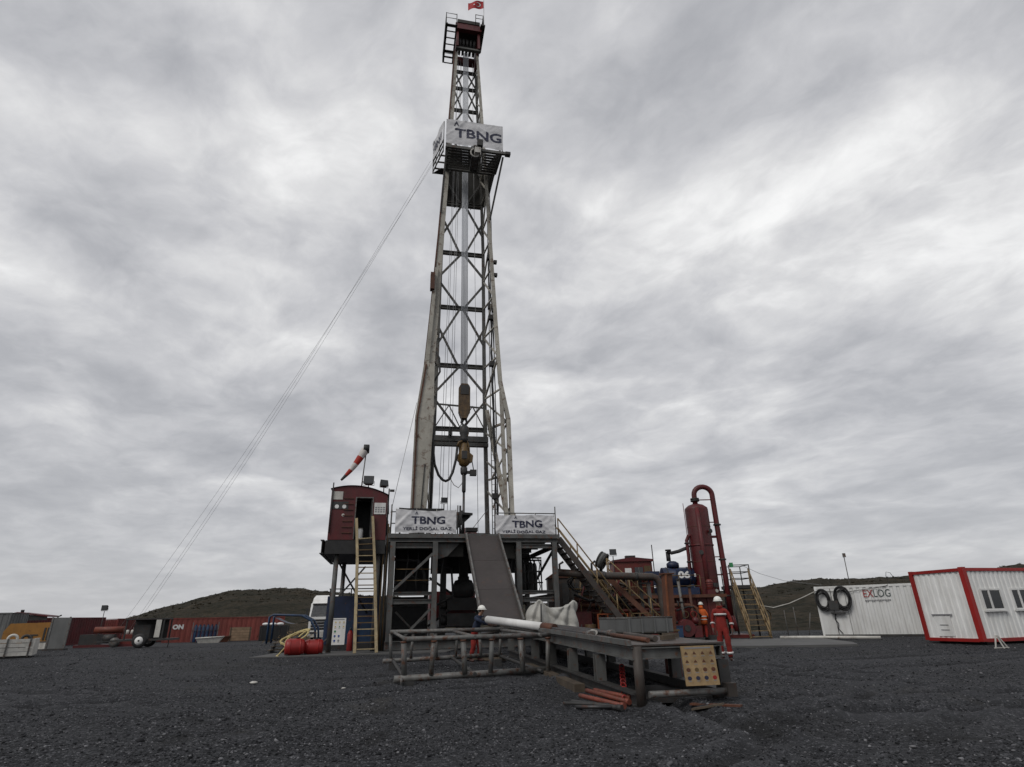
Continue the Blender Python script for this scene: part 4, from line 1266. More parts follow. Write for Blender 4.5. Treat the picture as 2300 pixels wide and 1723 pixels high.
# left wing of the board
WA, WB = Vector((-1.98, 2.1, 0)), Vector((-2.55, 4.3, 0))
for z_ in (31.45, 31.95, 32.4):
    mk.part('wing_rail', MB().beam((WA.x, WA.y, z_), (WB.x, WB.y, z_), .07, .09), M_MASTG)
for f_ in (0, .35, .7, 1):
    p = WA.lerp(WB, f_)
    mk.part('wing_post', MB().beam((p.x, p.y, 31.3), (p.x, p.y, 34.1), .06, .06), M_MASTG)
mk.part('wing_floor', MB().prism([(-2.0, 3.7), (-1.75, 3.7), (-1.75, 4.3), (-2.55, 4.3)], 'z', 31.3, 31.36), M_DARK)
for f_ in (.2, .5, .8):
    p = WA.lerp(WB, f_)
    mk.part('wing_arm', MB().beam((p.x, p.y, 31.4), (-1.6, p.y, 31.4), .07, .1), M_MASTG)

b3 = rig_thing('banner', 'white TBNG banner hanging on the front of the racking platform high on the mast', 'banner', (0, .9, 30.9), 'printed banners on the rig')
banner(b3, -1.9, 1.98, 30.98, 33.1, .93, 17, -.03, [
    ('lettering', text_mesh('TBNG', .5, 3.2, .80, .012), M_INK, .28, 31.98),
    ('flame_emblem', flame(.4), M_INK, -1.22, 32.75)], 0)
# folded upper-left corner strip of the same sheet
b4 = rig_thing('banner', 'narrow TBNG banner on the left wing of the racking platform', 'banner', (-2.5, 3.2, 31.4), 'printed banners on the rig')
dW = (WB - WA)
nW = Vector((-dW.y, dW.x, 0)).normalized() * -1
if nW.x > 0: nW = -nW


def wingpt(a, b):
    p = WA.lerp(WB, a) + nW * (.07 + .03 * math.sin(9 * a + 5 * b))
    return (p.x, p.y, 32.3 + b * 1.8)


b4.part('sheet', MB().grid(wingpt, 20, 10), M_BANNER)
wt_ = text_mesh('TBNG', .5, 1.9, .6, .01)
wt_.v = [tuple(Vector(wingpt(.5 - p[0] / dW.length, .42 + p[1] / 1.8)) + nW * (.05 + p[2])) for p in subdivided(wt_, 3).v] if False else wt_.v
wt2 = subdivided(wt_, 3)
wt2.v = [tuple(Vector(wingpt(min(1, max(0, .5 - p[0] / dW.length)), .42 + p[1] / 1.8)) + nW * (.05 + p[2])) for p in wt2.v]
b4.part('lettering', wt2, M_INK)
fw = flame(.35)
fw.v = [tuple(Vector(wingpt(min(1, max(0, .85 - p[0] / dW.length)), .86 + p[1] / 1.8)) + nW * (.05 + p[2])) for p in fw.v]
b4.part('flame_emblem', fw, M_INK)

# travelling block and hook
tb = rig_thing('travelling_block', 'rusty yellow travelling block and hook hanging inside the mast', 'hoist block', (-.2, 3.3, 12.3))
tb.part('block_body', MB().prism([(-.50, 12.75), (-.36, 12.42), (-.04, 12.42), (.10, 12.75), (.10, 14.45), (-.02, 14.6), (-.38, 14.6), (-.50, 14.45)], 'y', 3.1, 3.55), M_BLOCKB)
tb.part('top_guard', MB().box((-.44, 3.06, 13.9), (.04, 3.59, 14.5)), M_DARK)
for u_ in (-.52, .12):
    tb.part('side_cover', MB().box((u_ - .015, 3.15, 12.8), (u_ + .015, 3.5, 14.4)), M_BLOCK)
tb.part('shackle', MB().path([(-.3, 3.32, 12.45), (-.36, 3.32, 12.2), (-.2, 3.32, 12.02), (-.04, 3.32, 12.2), (-.1, 3.32, 12.45)], .07, 8), M_DARK)
tb.part('hook_body', MB().lathe([(.12, 12.05), (.26, 11.9), (.28, 11.55), (.2, 11.3), (.24, 11.2), (.16, 11.0)], 14, (-.18, 3.32, 0)), M_DARK)
tb.part('hook_ear', MB().cbox((-.02, 3.3, 11.6), (.12, .3, .5)), M_BLOCK)
sw = rig_thing('swivel', 'yellow swivel with bail hanging under the hook above the kelly', 'swivel', (-.18, 3.3, 9.4))
sw.part('bail', MB().path([(-.42, 3.32, 10.3), (-.44, 3.32, 10.8), (-.3, 3.32, 11.12), (-.18, 3.32, 11.2), (-.02, 3.32, 11.1), (.1, 3.32, 10.7), (.12, 3.32, 10.3)], .055, 8), M_BLOCK)
sw.part('body', MB().lathe([(.14, 9.55), (.30, 9.7), (.36, 10.0), (.34, 10.35), (.24, 10.6), (.18, 10.9), (.12, 10.95)], 7, (-.18, 3.32, 0)), M_BLOCK)
sw.part('side_lug', MB().prism([(.10, 10.4), (.34, 10.2), (.30, 9.85), (.12, 9.75)], 'y', 3.2, 3.42), M_BLOCK)
sw.part('side_lug', MB().prism([(-.46, 10.35), (-.60, 10.15), (-.56, 9.9), (-.44, 9.8)], 'y', 3.2, 3.42), M_BLOCK)
sw.part('cover_plate', MB().box((-.34, 2.95, 9.95), (-.04, 3.0, 10.4)), M_DARK)
sw.part('gooseneck', MB().path([(-.18, 3.3, 10.95), (-.3, 3.25, 11.05), (-.5, 3.2, 10.95), (-.58, 3.2, 10.7)], .07, 8), M_BLOCK)
sw.part('wash_pipe', MB().lathe([(.16, 9.1), (.2, 9.2), (.2, 9.5), (.14, 9.54)], 12, (-.18, 3.32, 0)), M_DARK)
sw.part('kelly_spinner', MB().cbox((.34, 3.25, 9.2), (.36, .3, .32)), M_DARK)
sw.part('spinner_arm', MB().path([(.15, 3.3, 10.2), (.28, 3.28, 9.9), (.36, 3.25, 9.4)], .03, 6), M_DARK)
sw.part('spinner_bracket', MB().box((.0, 3.2, 9.15), (.16, 3.35, 9.3)), M_DARK)
ke = rig_thing('kelly', 'slim dark steel kelly pipe running from the swivel to the drill floor', 'pipe', (-.16, 3.32, FZ))
ke.part('upper_sub', MB().lathe([(.10, 8.1), (.11, 8.2), (.11, 9.09)], 10, (-.17, 3.32, 0)), M_DARK)
ke.part('shaft', MB().lathe([(.065, FZ + .03), (.065, 8.09)], 6, (-.17, 3.32, 0)), M_PIPE)
hose = MB().path([(-2.0, 3.0, 11.4), (-1.98, 3.05, 10.5), (-1.86, 3.1, 9.6), (-1.62, 3.15, 9.0), (-1.38, 3.18, 8.74), (-1.2, 3.2, 8.68), (-1.02, 3.2, 8.78), (-.82, 3.2, 9.2), (-.66, 3.2, 9.9), (-.58, 3.2, 10.68)], .075, 10)
rig_single('rotary_hose', hose, M_BLACK, 'thick black rotary hose hanging in a loop between standpipe and swivel', 'hose', (-1.2, 3.2, 8.7))
rig_single('thin_hose', MB().path([(-.95, 3.15, 8.8), (-.75, 3.1, 8.45), (-.5, 3.1, 8.3), (-.3, 3.1, 8.55), (-.22, 3.15, 9.1)], .022, 6), M_GALV, 'thin pale hose slung below the rotary hose', 'hose', (-.6, 3.1, 8.4))
dl = rig_thing('drilling_line', 'pale parallel strands of wire rope reeved between crown and travelling block', 'wire rope', (-.2, 3.4, 14.5))
for k in range(10):
    u_ = -.42 + k * .044
    dl.part('strand', MB().tube((u_, 3.3 + .05 * (k % 2), 14.58), (u_ - .12, 3.68 + .05 * (k % 2), 43.3), .017, 5), M_LINE)
for k, (u0, u1, v_, z1) in enumerate(((-1.55, -.95, 3.6, 42.4), (-1.35, -.9, 3.9, 42.4), (-1.05, -.75, 3.7, 42.4), (.72, .2, 3.8, 42.4), (-.85, -.65, 4.0, 42.4))):
    labs = ['thin winch cable nearest the left mast leg, running from crown to floor', 'second thin winch cable from the left mast leg', 'third thin winch cable from the left mast leg',
            'thin winch cable right of the travelling block', 'thin winch cable just left of the drilling line']
    rig_single('winch_cable', MB().tube((u0, v_, FZ + .03), (u1, v_, z1), .014, 5), M_WIRE, labs[k], 'cable', (u0, v_, FZ), 'winch cables inside the mast')

# guy wires
for k, (p, q) in enumerate((((-2.5, 3.2, 31.4), (-33.2, 50.5, 0.1)), ((-2.6, 3.8, 31.9), (-32.4, 51.2, 0.1)), ((-2.75, 4.5, 32.6), (-33.4, 52.4, 0.1)))):
    a = Vector(W(*p)); b = Vector(q)
    pts = []
    for i in range(25):
        f_ = i / 24
        c = a.lerp(b, f_); c.z -= 1.1 * math.sin(math.pi * f_)
        pts.append(c)
    single('guy_wire', MB().path(pts, .009, 5), M_WIRE, ['lowest of the three long guy wires stretching left from the mast', 'middle one of the three long guy wires stretching left from the mast', 'uppermost of the three long guy wires stretching left from the mast'][k],
           'guy wire', tuple(b), 0, 'long guy wires', tuple(b))
for k, (p, q) in enumerate((((-3.0, 3, 13.2), (-4.1, 1.4, 6.6)),)):
    rig_single('stay_cable', MB().tube(p, q, .014, 5), M_WIRE, 'thin stay cable slanting from the left mast leg to the red cabin roof', 'cable', q)
rig_single('stay_cable', MB().tube((.1, 4.4, 5.8), (1.4, 4.8, 7.4), .02, 5), M_WIRE, 'short slanting cable on the drill floor right of the kelly', 'cable', (.1, 4.4, 5.8))


# ---- lamps
def floodlight(label, base, height, aim, frame=True, size=.42, rotz=0.0, group='floodlights', world=False):
    loc = base if world else W(*base)
    t = Thing('floodlight', label, 'floodlight', loc, (0 if world else RIG_A) + rotz, group)
    t.part('stand', MB().tube((0, 0, 0), (0, 0, height), .028, 6), M_DARK)
    t.part('bracket', MB().path([(-size * .55, 0, height + size * .45), (-size * .55, 0, height + .02), (size * .55, 0, height + .02), (size * .55, 0, height + size * .45)], .015, 5), M_DARK)
    h = t.part('housing', MB().add([(-.5 * size, -.12, 0), (.5 * size, -.12, 0), (.5 * size, -.12, size * .85), (-.5 * size, -.12, size * .85), (-.32 * size, .16, .12 * size), (.32 * size, .16, .12 * size), (.32 * size, .16, .7 * size), (-.32 * size, .16, .7 * size)],
                                   [(0, 1, 2, 3), (7, 6, 5, 4), (0, 4, 5, 1), (1, 5, 6, 2), (2, 6, 7, 3), (3, 7, 4, 0)]), M_DARK)
    h.location = (0, 0, height + .05)
    h.rotation_euler = (aim, 0, 0)
    l = t.part('lens', MB().box((-.42 * size, -.128, .07 * size), (.42 * size, -.121, .78 * size)), M_LAMP, h)
    return t


# ---- doghouse
dh = rig_thing('doghouse', 'dark red steel cabin with arched roof raised on legs left of the drill floor', 'cabin', (-5.55, 2.5, PZ))
DU0, DU1, DV0, DV1, DZ0 = -6.92, -4.28, -.02, 5.6, 5.08
arch = [(DU0, DZ0), (DU1, DZ0), (DU1, 7.2)]
for k in range(9):
    a = k / 8
    arch.append((DU1 + (DU0 - DU1) * a, 7.2 + .42 * math.sin(math.pi * (a * .86 + .07)) - .10))
# front wall with door opening: pieces round the opening
D0, D1, DT = -5.72, -4.98, 7.04


def roof_z(u_):
    a = (DU1 - u_) / (DU1 - DU0)
    return 7.21 + 1.419 * a - 1.159 * a * a


def wall_piece(u0, u1, z0, nseg_=6):
    us = [u0 + (u1 - u0) * i / nseg_ for i in range(nseg_ + 1)]
    poly = [(u0, z0), (u1, z0)] + [(x, roof_z(x) - .03) for x in reversed(us)]
    return MB().prism(poly, 'y', DV0, DV0 + .06)


dh.part('front_wall', wall_piece(DU0, D0, DZ0), M_RED)
dh.part('front_wall', wall_piece(D1, DU1, DZ0), M_RED)
dh.part('front_wall', wall_piece(D0 + .001, D1 - .001, DT), M_RED)
for u_ in (DU0, DU1 - .06):
    dh.part('side_wall', MB().box((u_ + .001, DV0 + .061, DZ0), (u_ + .059, DV1, roof_z(u_ + .03) - .04)), M_RED)
dh.part('rear_wall', MB().box((DU0 + .06, DV1 - .06, DZ0), (DU1 - .061, DV1 - .001, 7.2)), M_RED)
dh.part('shade_backing', MB().box((DU0 + .07, 1.6, DZ0 + .031), (DU1 - .07, 1.64, 7.18)), M_BLACK)  # black sheet added so the doorway shows a dark interior
dh.part('inner_floor', MB().box((DU0 + .06, DV0 + .061, DZ0 - .03), (DU1 - .061, DV1 - .061, DZ0 + .03)), M_DARK)
dh.part('roof', MB().grid(lambda a, b: (DU1 + .06 + (DU0 - DU1 - .12) * a, DV0 - .08 + (DV1 - DV0 + .16) * b, roof_z(DU1 + (DU0 - DU1) * a)), 14, 2), M_RED)
dh.part('roof_lining', MB().grid(lambda a, b: (DU1 - .07 + (DU0 - DU1 + .14) * a, DV1 - .1 + (DV0 - DV1 + .2) * b, roof_z(DU1 + (DU0 - DU1) * a) - .05), 14, 2), M_DARK)
fr = dh.part('door_frame', MB().box((D0 - .05, DV0 - .02, DZ0 + .03), (D0 + .0, DV0 + .08, DT + .05)).box((D1, DV0 - .02, DZ0 + .03), (D1 + .05, DV0 + .08, DT + .05)).box((D0 + .001, DV0 - .02, DT), (D1 - .001, DV0 + .079, DT + .05)), M_GALV)
dh.part('door_leaf', MB().box((D1 + .06, DV0 - .3, DZ0 + .1), (D1 + .1, DV0 - .03, DT)) if False else MB().box((D1 - .06, DV0 + .1, DZ0 + .1), (D1 - .02, DV0 + .75, DT)), M_DARK)
dh.part('base_skid', MB().box((DU0 - .06, DV0 - .06, 4.44), (DU1 + .02, DV1, DZ0 - .032)), M_BLACK)
dh.part('skid_beam', MB().ibeam((DU0 - .2, DV0 - .12, 4.76), (DU0 - .2, DV1, 4.76), .16, .62, .03), M_DARK)
for u_ in (-6.45, -4.55):
    for v_ in (.25, 5.2):
        dh.part('support_leg', MB().tube((u_, v_, PZ), (u_, v_, 4.44), .11, 10), M_STEEL)
dh.part('brace', MB().beam((-5.1, .3, 3.9), (-6.2, .3, 2.6), .07, .07), M_DARK)
dh.part('brace', MB().beam((-6.4, .4, 4.2), (-4.6, 5.0, 1.2), .06, .06), M_DARK)
for k in range(7):
    dh.part('wall_rung', MB().box((-6.32, DV0 - .045, 5.38 + k * .27), (-5.86, DV0 - .001, 5.41 + k * .27)), M_ORANGE if False else M_BROWN)
dh.part('notice_panel', MB().box((-6.86, DV0 - .02, 6.95), (-6.38, DV0 - .002, 7.34)), M_WHITED)
pn = dh.part('dark_panel', MB().box((-6.9, DV0 - .02, 6.5), (-6.1, DV0 - .002, 6.85)), M_DARK)
for u_ in (-6.62, -6.28):
    dh.part('round_sign', MB().tube((u_, DV0 - .026, 6.62), (u_, DV0 - .0205, 6.62), .095, 14), M_WHITE, pn)
dh.part('round_sign', MB().tube((-6.3, DV0 - .012, 6.22), (-6.3, DV0 - .002, 6.22), .07, 12), M_WHITED)
wb = dh.part('white_board', MB().box((-4.88, DV0 - .03, 6.28), (-4.34, DV0 - .003, 6.82)), M_WHITE)
ms = MB()
for r_ in range(3):
    for k in range(4):
        ms.box((-4.84 + k * .125, DV0 - .034, 6.36 + r_ * .1), (-4.75 + k * .125, DV0 - .031, 6.42 + r_ * .1))
dh.part('faded_print', ms, M_INKGREY, wb)
for v_ in (DV0 - .06, 2.8):
    dh.part('corner_mast', MB().tube((DU0 + .06, v_, DZ0 + .3), (DU0 + .06, v_, 7.75), .03, 6), M_DARK)
dh.part('roof_rail', MB().tube((DU1 + .05, .1, 5.3), (DU1 + .05, .1, 7.55), .03, 6), M_DARK)
dh.part('small_lamp', MB().cbox((DU1 + .2, .1, 7.45), (.22, .12, .1)), M_DARK)
# barrel in the doorway
bk = rig_thing('bucket', 'white plastic drum standing inside the red cabin doorway', 'drum', (-5.5, .35, DZ0 + .03))
bk.part('body', MB().lathe([(.14, DZ0 + .035), (.16, DZ0 + .08), (.16, DZ0 + .48), (.13, DZ0 + .53)], 14, (-5.5, .3, 0)), M_WHITE)
bk.part('lid', MB().lathe([(.15, DZ0 + .531), (.15, DZ0 + .56)], 14, (-5.5, .3, 0)), M_WHITED)
floodlight('larger black floodlight on the red cabin roof beside the windsock pole', (-5.25, .4, 7.56), .18, R(-14), size=.5)
floodlight('smaller black floodlight at the right corner of the red cabin roof', (-4.5, .5, 7.30), .36, R(-18), size=.4, rotz=R(25))
floodlight('black floodlight on a pole standing behind the left banner', (-1.37, 2.0, FZ + .03), 1.85, R(6), size=.34)

# windsock
wsk = rig_thing('windsock', 'red and white striped windsock drooping from a pole on the cabin roof', 'windsock', (-5.6, .8, 7.5))
wp0, wp1 = Vector((-5.62, .8, 7.5)), Vector((-5.5, .8, 9.62))
wsk.part('pole', MB().tube(wp0, wp1, .028, 8), M_GALV)
wsk.part('ring', MB().lathe([(.21, -.14), (.23, -.12), (.23, .12), (.21, .14)], 14, tuple(wp1 + Vector((0, 0, .1))), 'x'), M_BLACK)
sa, sb = wp1 + Vector((-.05, 0, .05)), wp1 + Vector((-1.12, 0, -1.55))
for k in range(5):
    f0, f1 = k / 5, (k + 1) / 5
    wsk.part('sleeve_band', MB().path([sa.lerp(sb, f0 + (f1 - f0) * i / 3 - .0005) + Vector((0, 0, -.12 * math.sin(math.pi * (f0 + (f1 - f0) * i / 3)))) for i in range(4)],
                                      [.21 * (1 - .74 * (f0 + (f1 - f0) * i / 3)) for i in range(4)], 10, caps=False), (M_SOCKW, M_SOCKR, M_SOCKW, M_SOCKR, M_DARK)[k])

# ladder to the doghouse
ld = rig_thing('access_ladder', 'tall cream yellow ladder leaning up to the red cabin door', 'ladder', (-4.8, -1.1, PZ))
lb = (Vector((-5.24, -1.15, PZ + .03)), Vector((-4.34, -1.15, PZ + .03)))
lm = (Vector((-5.47, -.35, 4.2)), Vector((-4.70, -.35, 4.2)))
lt = (Vector((-5.66, -.12, 6.05)), Vector((-4.92, -.12, 6.15)))
for s in (0, 1):
    ld.part('rail', MB().beam(lb[s], lm[s], .13, .16, (0, -1, 0)), M_YEL)
    ld.part('rail', MB().beam(lm[s] + (lt[s] - lm[s]) * .003, lt[s], .12, .14, (0, -1, 0)), M_YEL)
for k in range(19):
    f_ = (k + .6) / 19.3
    z_ = PZ + f_ * 5.05
    if z_ < 4.2:
        g = (z_ - PZ) / (4.2 - PZ); a, b = lb[0].lerp(lm[0], g), lb[1].lerp(lm[1], g)
    else:
        g = (z_ - 4.2) / (6.1 - 4.2); a, b = lm[0].lerp(lt[0], g), lm[1].lerp(lt[1], g)
    ld.part('tread', MB().beam(a + Vector((.066, 0, 0)), b - Vector((.066, 0, 0)), .10, .04), M_OCHRE if k % 3 else M_YEL)

# hoses and pipes bundled at the left front post
hs = rig_thing('hose_bundle', 'dark bundle of hoses and pipes beside the left front post of the substructure', 'hoses', (-4.2, .2, PZ))
for k in range(6):
    u_ = -4.32 + .055 * k
    hs.part('hose', MB().path([(u_, .1 + .05 * (k % 2), PZ), (u_ + random.uniform(-.04, .04), .12, 1.6), (u_ + random.uniform(-.04, .04), .12, 3.2), (u_ + random.uniform(-.03, .03), .1, 4.9), (u_, .1, 6.3 - .15 * k)], .03, 6), M_DARK if k % 3 else M_OCHRE)
hs.part('yellow_strip', MB().beam((-4.06, -.02, FZ + .08), (-4.04, -.02, FZ + 1.2), .07, .04), M_YEL)

# ---- staircases


def staircase(t, top, bot, width, wdir, n, m_str, m_tread, m_rail, rail_h=1.0, rail_posts=4, mids=1, both=True, sw=.24, rr=.026):
    top, bot, wd = V3(top), V3(bot), V3(wdir).normalized()
    for s in (0, 1):
        o = wd * (width * s)
        t.part('stringer', MB().beam(top + o, bot + o, .06, sw), m_str)
    d = bot - top
    run = Vector((d.x, d.y, 0)).normalized()
    for k in range(n):
        c = top + d * ((k + .6) / n)
        t.part('tread', MB().beam(c + wd * .035, c + wd * (width - .035), .26, .035), m_tread)
    for s in ((0, 1) if both else (0,)):
        o = wd * (width * s)
        for h in [rail_h * (j + 1) / (mids + 1) for j in range(mids + 1)]:
            t.part('handrail', MB().tube(top + o + Vector((0, 0, h)), bot + o + Vector((0, 0, h)), rr, 6), m_rail)
        for k in range(rail_posts + 1):
            p = top + o + d * (k / rail_posts)
            t.part('rail_post', MB().tube(p, p + Vector((0, 0, rail_h)), rr, 6), m_rail)


st1 = rig_thing('staircase', 'dark grey steel staircase with ochre handrails descending right from the drill floor', 'staircase', (6, .8, PZ))
staircase(st1, (4.3, .15, FZ - .1), (8.1, .15, PZ + .05), 1.15, (0, 1, 0), 19, M_DECK, M_GALV, M_TAN, sw=.30, rr=.034)
st2 = Thing('staircase', 'rusty brown staircase with ochre rails in front of the red mud tank', 'staircase', (7.0, 31.2, .25))
staircase(st2, (-2.2, .5, 3.1), (.8, -.2, .05), .8, (.25, 1, 0), 13, M_BROWN, M_TAN, M_TAN, rail_posts=3, rr=.034)

# ---- catwalk
cw = rig_thing('catwalk', 'long dark grey steel pipe catwalk table on posts leading to the ramp', 'catwalk', (1.5, -11.5, 0))
CV0, CV1 = -17.6, -5.3


def ctop(v_): return 1.03 + (v_ - CV0) / (CV1 - CV0) * .24
def cgnd(v_): return .25 * float(sstep(13, 27, np.array(28.8 + v_ * .98)))


cw.part('deck_plate', MB().add([(.55, CV0, ctop(CV0)), (2.42, CV0, ctop(CV0)), (2.42, CV1, ctop(CV1)), (.55, CV1, ctop(CV1)), (.55, CV0, ctop(CV0) - .03), (2.42, CV0, ctop(CV0) - .03), (2.42, CV1, ctop(CV1) - .03), (.55, CV1, ctop(CV1) - .03)],
                               [(0, 1, 2, 3), (7, 6, 5, 4), (0, 4, 5, 1), (1, 5, 6, 2), (2, 6, 7, 3), (3, 7, 4, 0)]), M_DECK)
for u_ in (.62, 2.35):
    cw.part('long_beam', MB().ibeam((u_, CV0 + .02, ctop(CV0) - .15), (u_, CV1, ctop(CV1) - .15), .15, .22, .025), M_STEEL)
    cw.part('skid_runner', MB().ibeam((u_, CV0 + .1, .12), (u_, CV1, .33), .2, .22, .03), M_DARK)
cw.part('end_beam', MB().ibeam((.72, CV0 + .07, ctop(CV0) - .15), (2.26, CV0 + .07, ctop(CV0) - .15), .14, .2, .02), M_STEEL)
vs_ = [-17.5, -15.5, -13.5, -11.5, -9.5, -7.5, -5.6]
for k, v_ in enumerate(vs_):
    for u_ in (.62, 2.35):
        zb = .23 + (v_ - CV0) / (CV1 - CV0) * .2
        if k == 0 and u_ < 1:
            continue
        cw.part('post', MB().ibeam((u_, v_, zb), (u_, v_, ctop(v_) - .3), .21, .2, .03, up=(0, 1, 0)), M_STEEL if k != 0 else M_DARK)
    cw.part('cross_beam', MB().ibeam((.71, v_ + .16, ctop(v_) - .16), (2.26, v_ + .16, ctop(v_) - .16), .12, .18, .02), M_DARK)
cw.part('corner_post', MB().tube((.66, -17.55, .0), (.66, -17.55, ctop(CV0) - .031), .09, 12), M_DECK)
cw.part('end_tube', MB().tube((.75, -17.72, .22), (2.3, -17.72, .22), .058, 12), M_OCHRE if False else M_GALV)
cw.part('hook_block', MB().cbox((2.34, -17.72, .24), (.18, .18, .22)), M_DECK)
cw.part('drip_tray', MB().box((.85, -17.3, .02), (2.2, -15.2, .10)), M_DARK)
cw.part('rail_lip', MB().beam((.52, CV0, ctop(CV0) + .03), (.52, -10.5, ctop(-10.5) + .03), .05, .1), M_STEEL)

# notice board at the near end of the catwalk
nb_ = rig_thing('notice_board', 'stained yellow safety notice board hung on the near end of the catwalk', 'notice board', (1.75, -17.75, .35), 'safety notice boards')


def notice(t, u0, u1, z0, z1, v_, tilt, cols, m_board, seed):
    rg = random.Random(seed)

    def pt(a, b, o=0.0):
        return (u0 + (u1 - u0) * a, v_ - tilt * (1 - b) - o, z0 + (z1 - z0) * b)
    q = [pt(0, 0), pt(1, 0), pt(1, 1), pt(0, 1)]
    r_ = [tuple(Vector(p) + Vector((0, .025, 0))) for p in q]
    brd = t.part('board', MB().add(q + r_, [(0, 1, 2, 3), (7, 6, 5, 4), (0, 4, 5, 1), (1, 5, 6, 2), (2, 6, 7, 3), (3, 7, 4, 0)]), m_board)
    kinds = {}
    for j, row in enumerate(cols):
        for i, m_ in enumerate(row):
            if m_ is None: continue
            mb = kinds.setdefault(m_.name, (MB(), m_))[0]
            ca, cb = (i + .5) / len(row), 1 - (j + .9) / (len(cols) + .8)
            ra, rb = .26 / len(row), .25 / (len(cols) + .8)
            n_ = 3 if j < 2 else 10
            vs = [pt(ca + ra * math.sin(2 * math.pi * k / n_), cb + rb * math.cos(2 * math.pi * k / n_), .004) for k in range(n_)]
            mb.add(vs, [tuple(reversed(range(n_)))])
            wmb = kinds.setdefault('cap' + m_.name, (MB(), M_INKGREY))[0]
            wmb.add([pt(ca - ra * .8, cb - rb * 1.55, .004), pt(ca + ra * .8, cb - rb * 1.55, .004), pt(ca + ra * .8, cb - rb * 1.25, .004), pt(ca - ra * .8, cb - rb * 1.25, .004)], [(0, 1, 2, 3)])
    for nm, (mb, m_) in kinds.items():
        t.part('pictogram', mb, m_, brd)
    hd = MB()
    hd.add([pt(.1, .93, .004), pt(.9, .93, .004), pt(.9, .965, .004), pt(.1, .965, .004)], [(0, 1, 2, 3)])
    t.part('heading', hd, M_INKGREY, brd)


BR = M_BROWN
notice(nb_, 1.42, 2.08, .34, .99, -17.80, .06, [[BR] * 4, [BR] * 4, [BR, M_OCHRE, BR, BR], [M_INK, M_INK, M_INK, M_INKRED]], M_BOARD, 1)

# ---- pipes on the catwalk
wpz = [(-.62, -7.6), (.70, -11.0)]
wpipe = rig_thing('casing_pipe', 'thick white pipe with a rusty red end lying slantwise before the ramp', 'pipe', (0, -9, 1.2))
a_, b_ = Vector((-.62, -7.9, 1.50)), Vector((.62, -10.6, 1.27))
wpipe.part('white_tube', MB().path([a_, a_.lerp(b_, .999)], .12, 16), M_WHITE)
wpipe.part('red_collar', MB().path([b_, b_ + (b_ - a_).normalized() * .55], .125, 16), M_BROWN)
wpipe.part('threaded_pin', MB().path([a_ - (b_ - a_).normalized() * .3, a_ - (b_ - a_).normalized() * .001], .06, 12), M_DARK)
for k in range(5):
    u_ = .78 + k * .17
    v0, v1 = (-16.2 + .5 * ((k * 3) % 4)) * 1.0 if False else -14.6 + .35 * (k % 3), -7.2 + .3 * (k % 2)
    z0, z1 = ctop(v0) + .065, ctop(v1) + .065
    t = rig_thing('drill_pipe', ['dark drill pipe on the catwalk nearest its left edge', 'second dark drill pipe from the left edge of the catwalk', 'middle dark drill pipe of the five on the catwalk',
                                 'fourth dark drill pipe from the left edge of the catwalk', 'dark drill pipe on the catwalk nearest the grey trough'][k], 'pipe', (u_, -11, ctop(-11)), 'drill pipes on the catwalk')
    t.part('tube', MB().tube((u_, v0 + .3, z0), (u_, v1, z1), .05, 10), M_PIPE)
    t.part('tool_joint', MB().tube((u_, v0, z0), (u_, v0 + .299, z0), .06, 12), M_GALV if k != 2 else M_WHITED)
tr_ = rig_thing('steel_trough', 'dark grey open steel trough standing on the right side of the catwalk', 'trough', (2.6, -13.4, 1.05))
TU0, TU1, TV0, TV1, TZ0, TZ1 = 1.80, 3.05, -14.2, -12.3, 1.125, 1.46
tr_.part('floor', MB().box((TU0, TV0, TZ0), (TU1, TV1, TZ0 + .03)), M_OLIVE)
tr_.part('long_side', MB().box((TU0, TV0, TZ0 + .031), (TU0 + .03, TV1, TZ1)), M_GREYCONT)
tr_.part('long_side', MB().box((TU1 - .03, TV0, TZ0 + .031), (TU1, TV1, TZ1)), M_GREYCONT)
tr_.part('end_side', MB().box((TU0 + .031, TV0, TZ0 + .031), (TU1 - .031, TV0 + .03, TZ1)), M_GREYCONT)
tr_.part('end_side', MB().box((TU0 + .031, TV1 - .03, TZ0 + .031), (TU1 - .031, TV1, TZ1)), M_GREYCONT)
tr_.part('rim', MB().path([(TU0, TV0, TZ1 + .015), (TU1, TV0, TZ1 + .015), (TU1, TV1, TZ1 + .015), (TU0, TV1, TZ1 + .015)], .025, 6, closed=True), M_GALV)
for k in range(4):
    u_ = TU0 + .08 + k * .33
    tr_.part('rib', MB().box((u_, TV0 - .03, TZ0), (u_ + .04, TV0 - .001, TZ1)), M_GREYCONT)
tr_.part('support', MB().box((TU0 + .1, TV0 + .2, 1.09), (TU1 - .1, TV0 + .35, TZ0 - .001)), M_DARK)
tr_.part('support', MB().box((TU0 + .1, TV1 - .35, 1.115), (TU1 - .1, TV1 - .2, TZ0 - .001)), M_DARK)
tr_.part('prop', MB().beam((2.75, -13.0, .05), (2.75, -13.0, TZ0 - .001), .1, .1), M_DARK)
tr_.part('prop', MB().beam((2.75, -12.0, .08), (2.75, -12.0, TZ0 - .001), .1, .1), M_DARK)

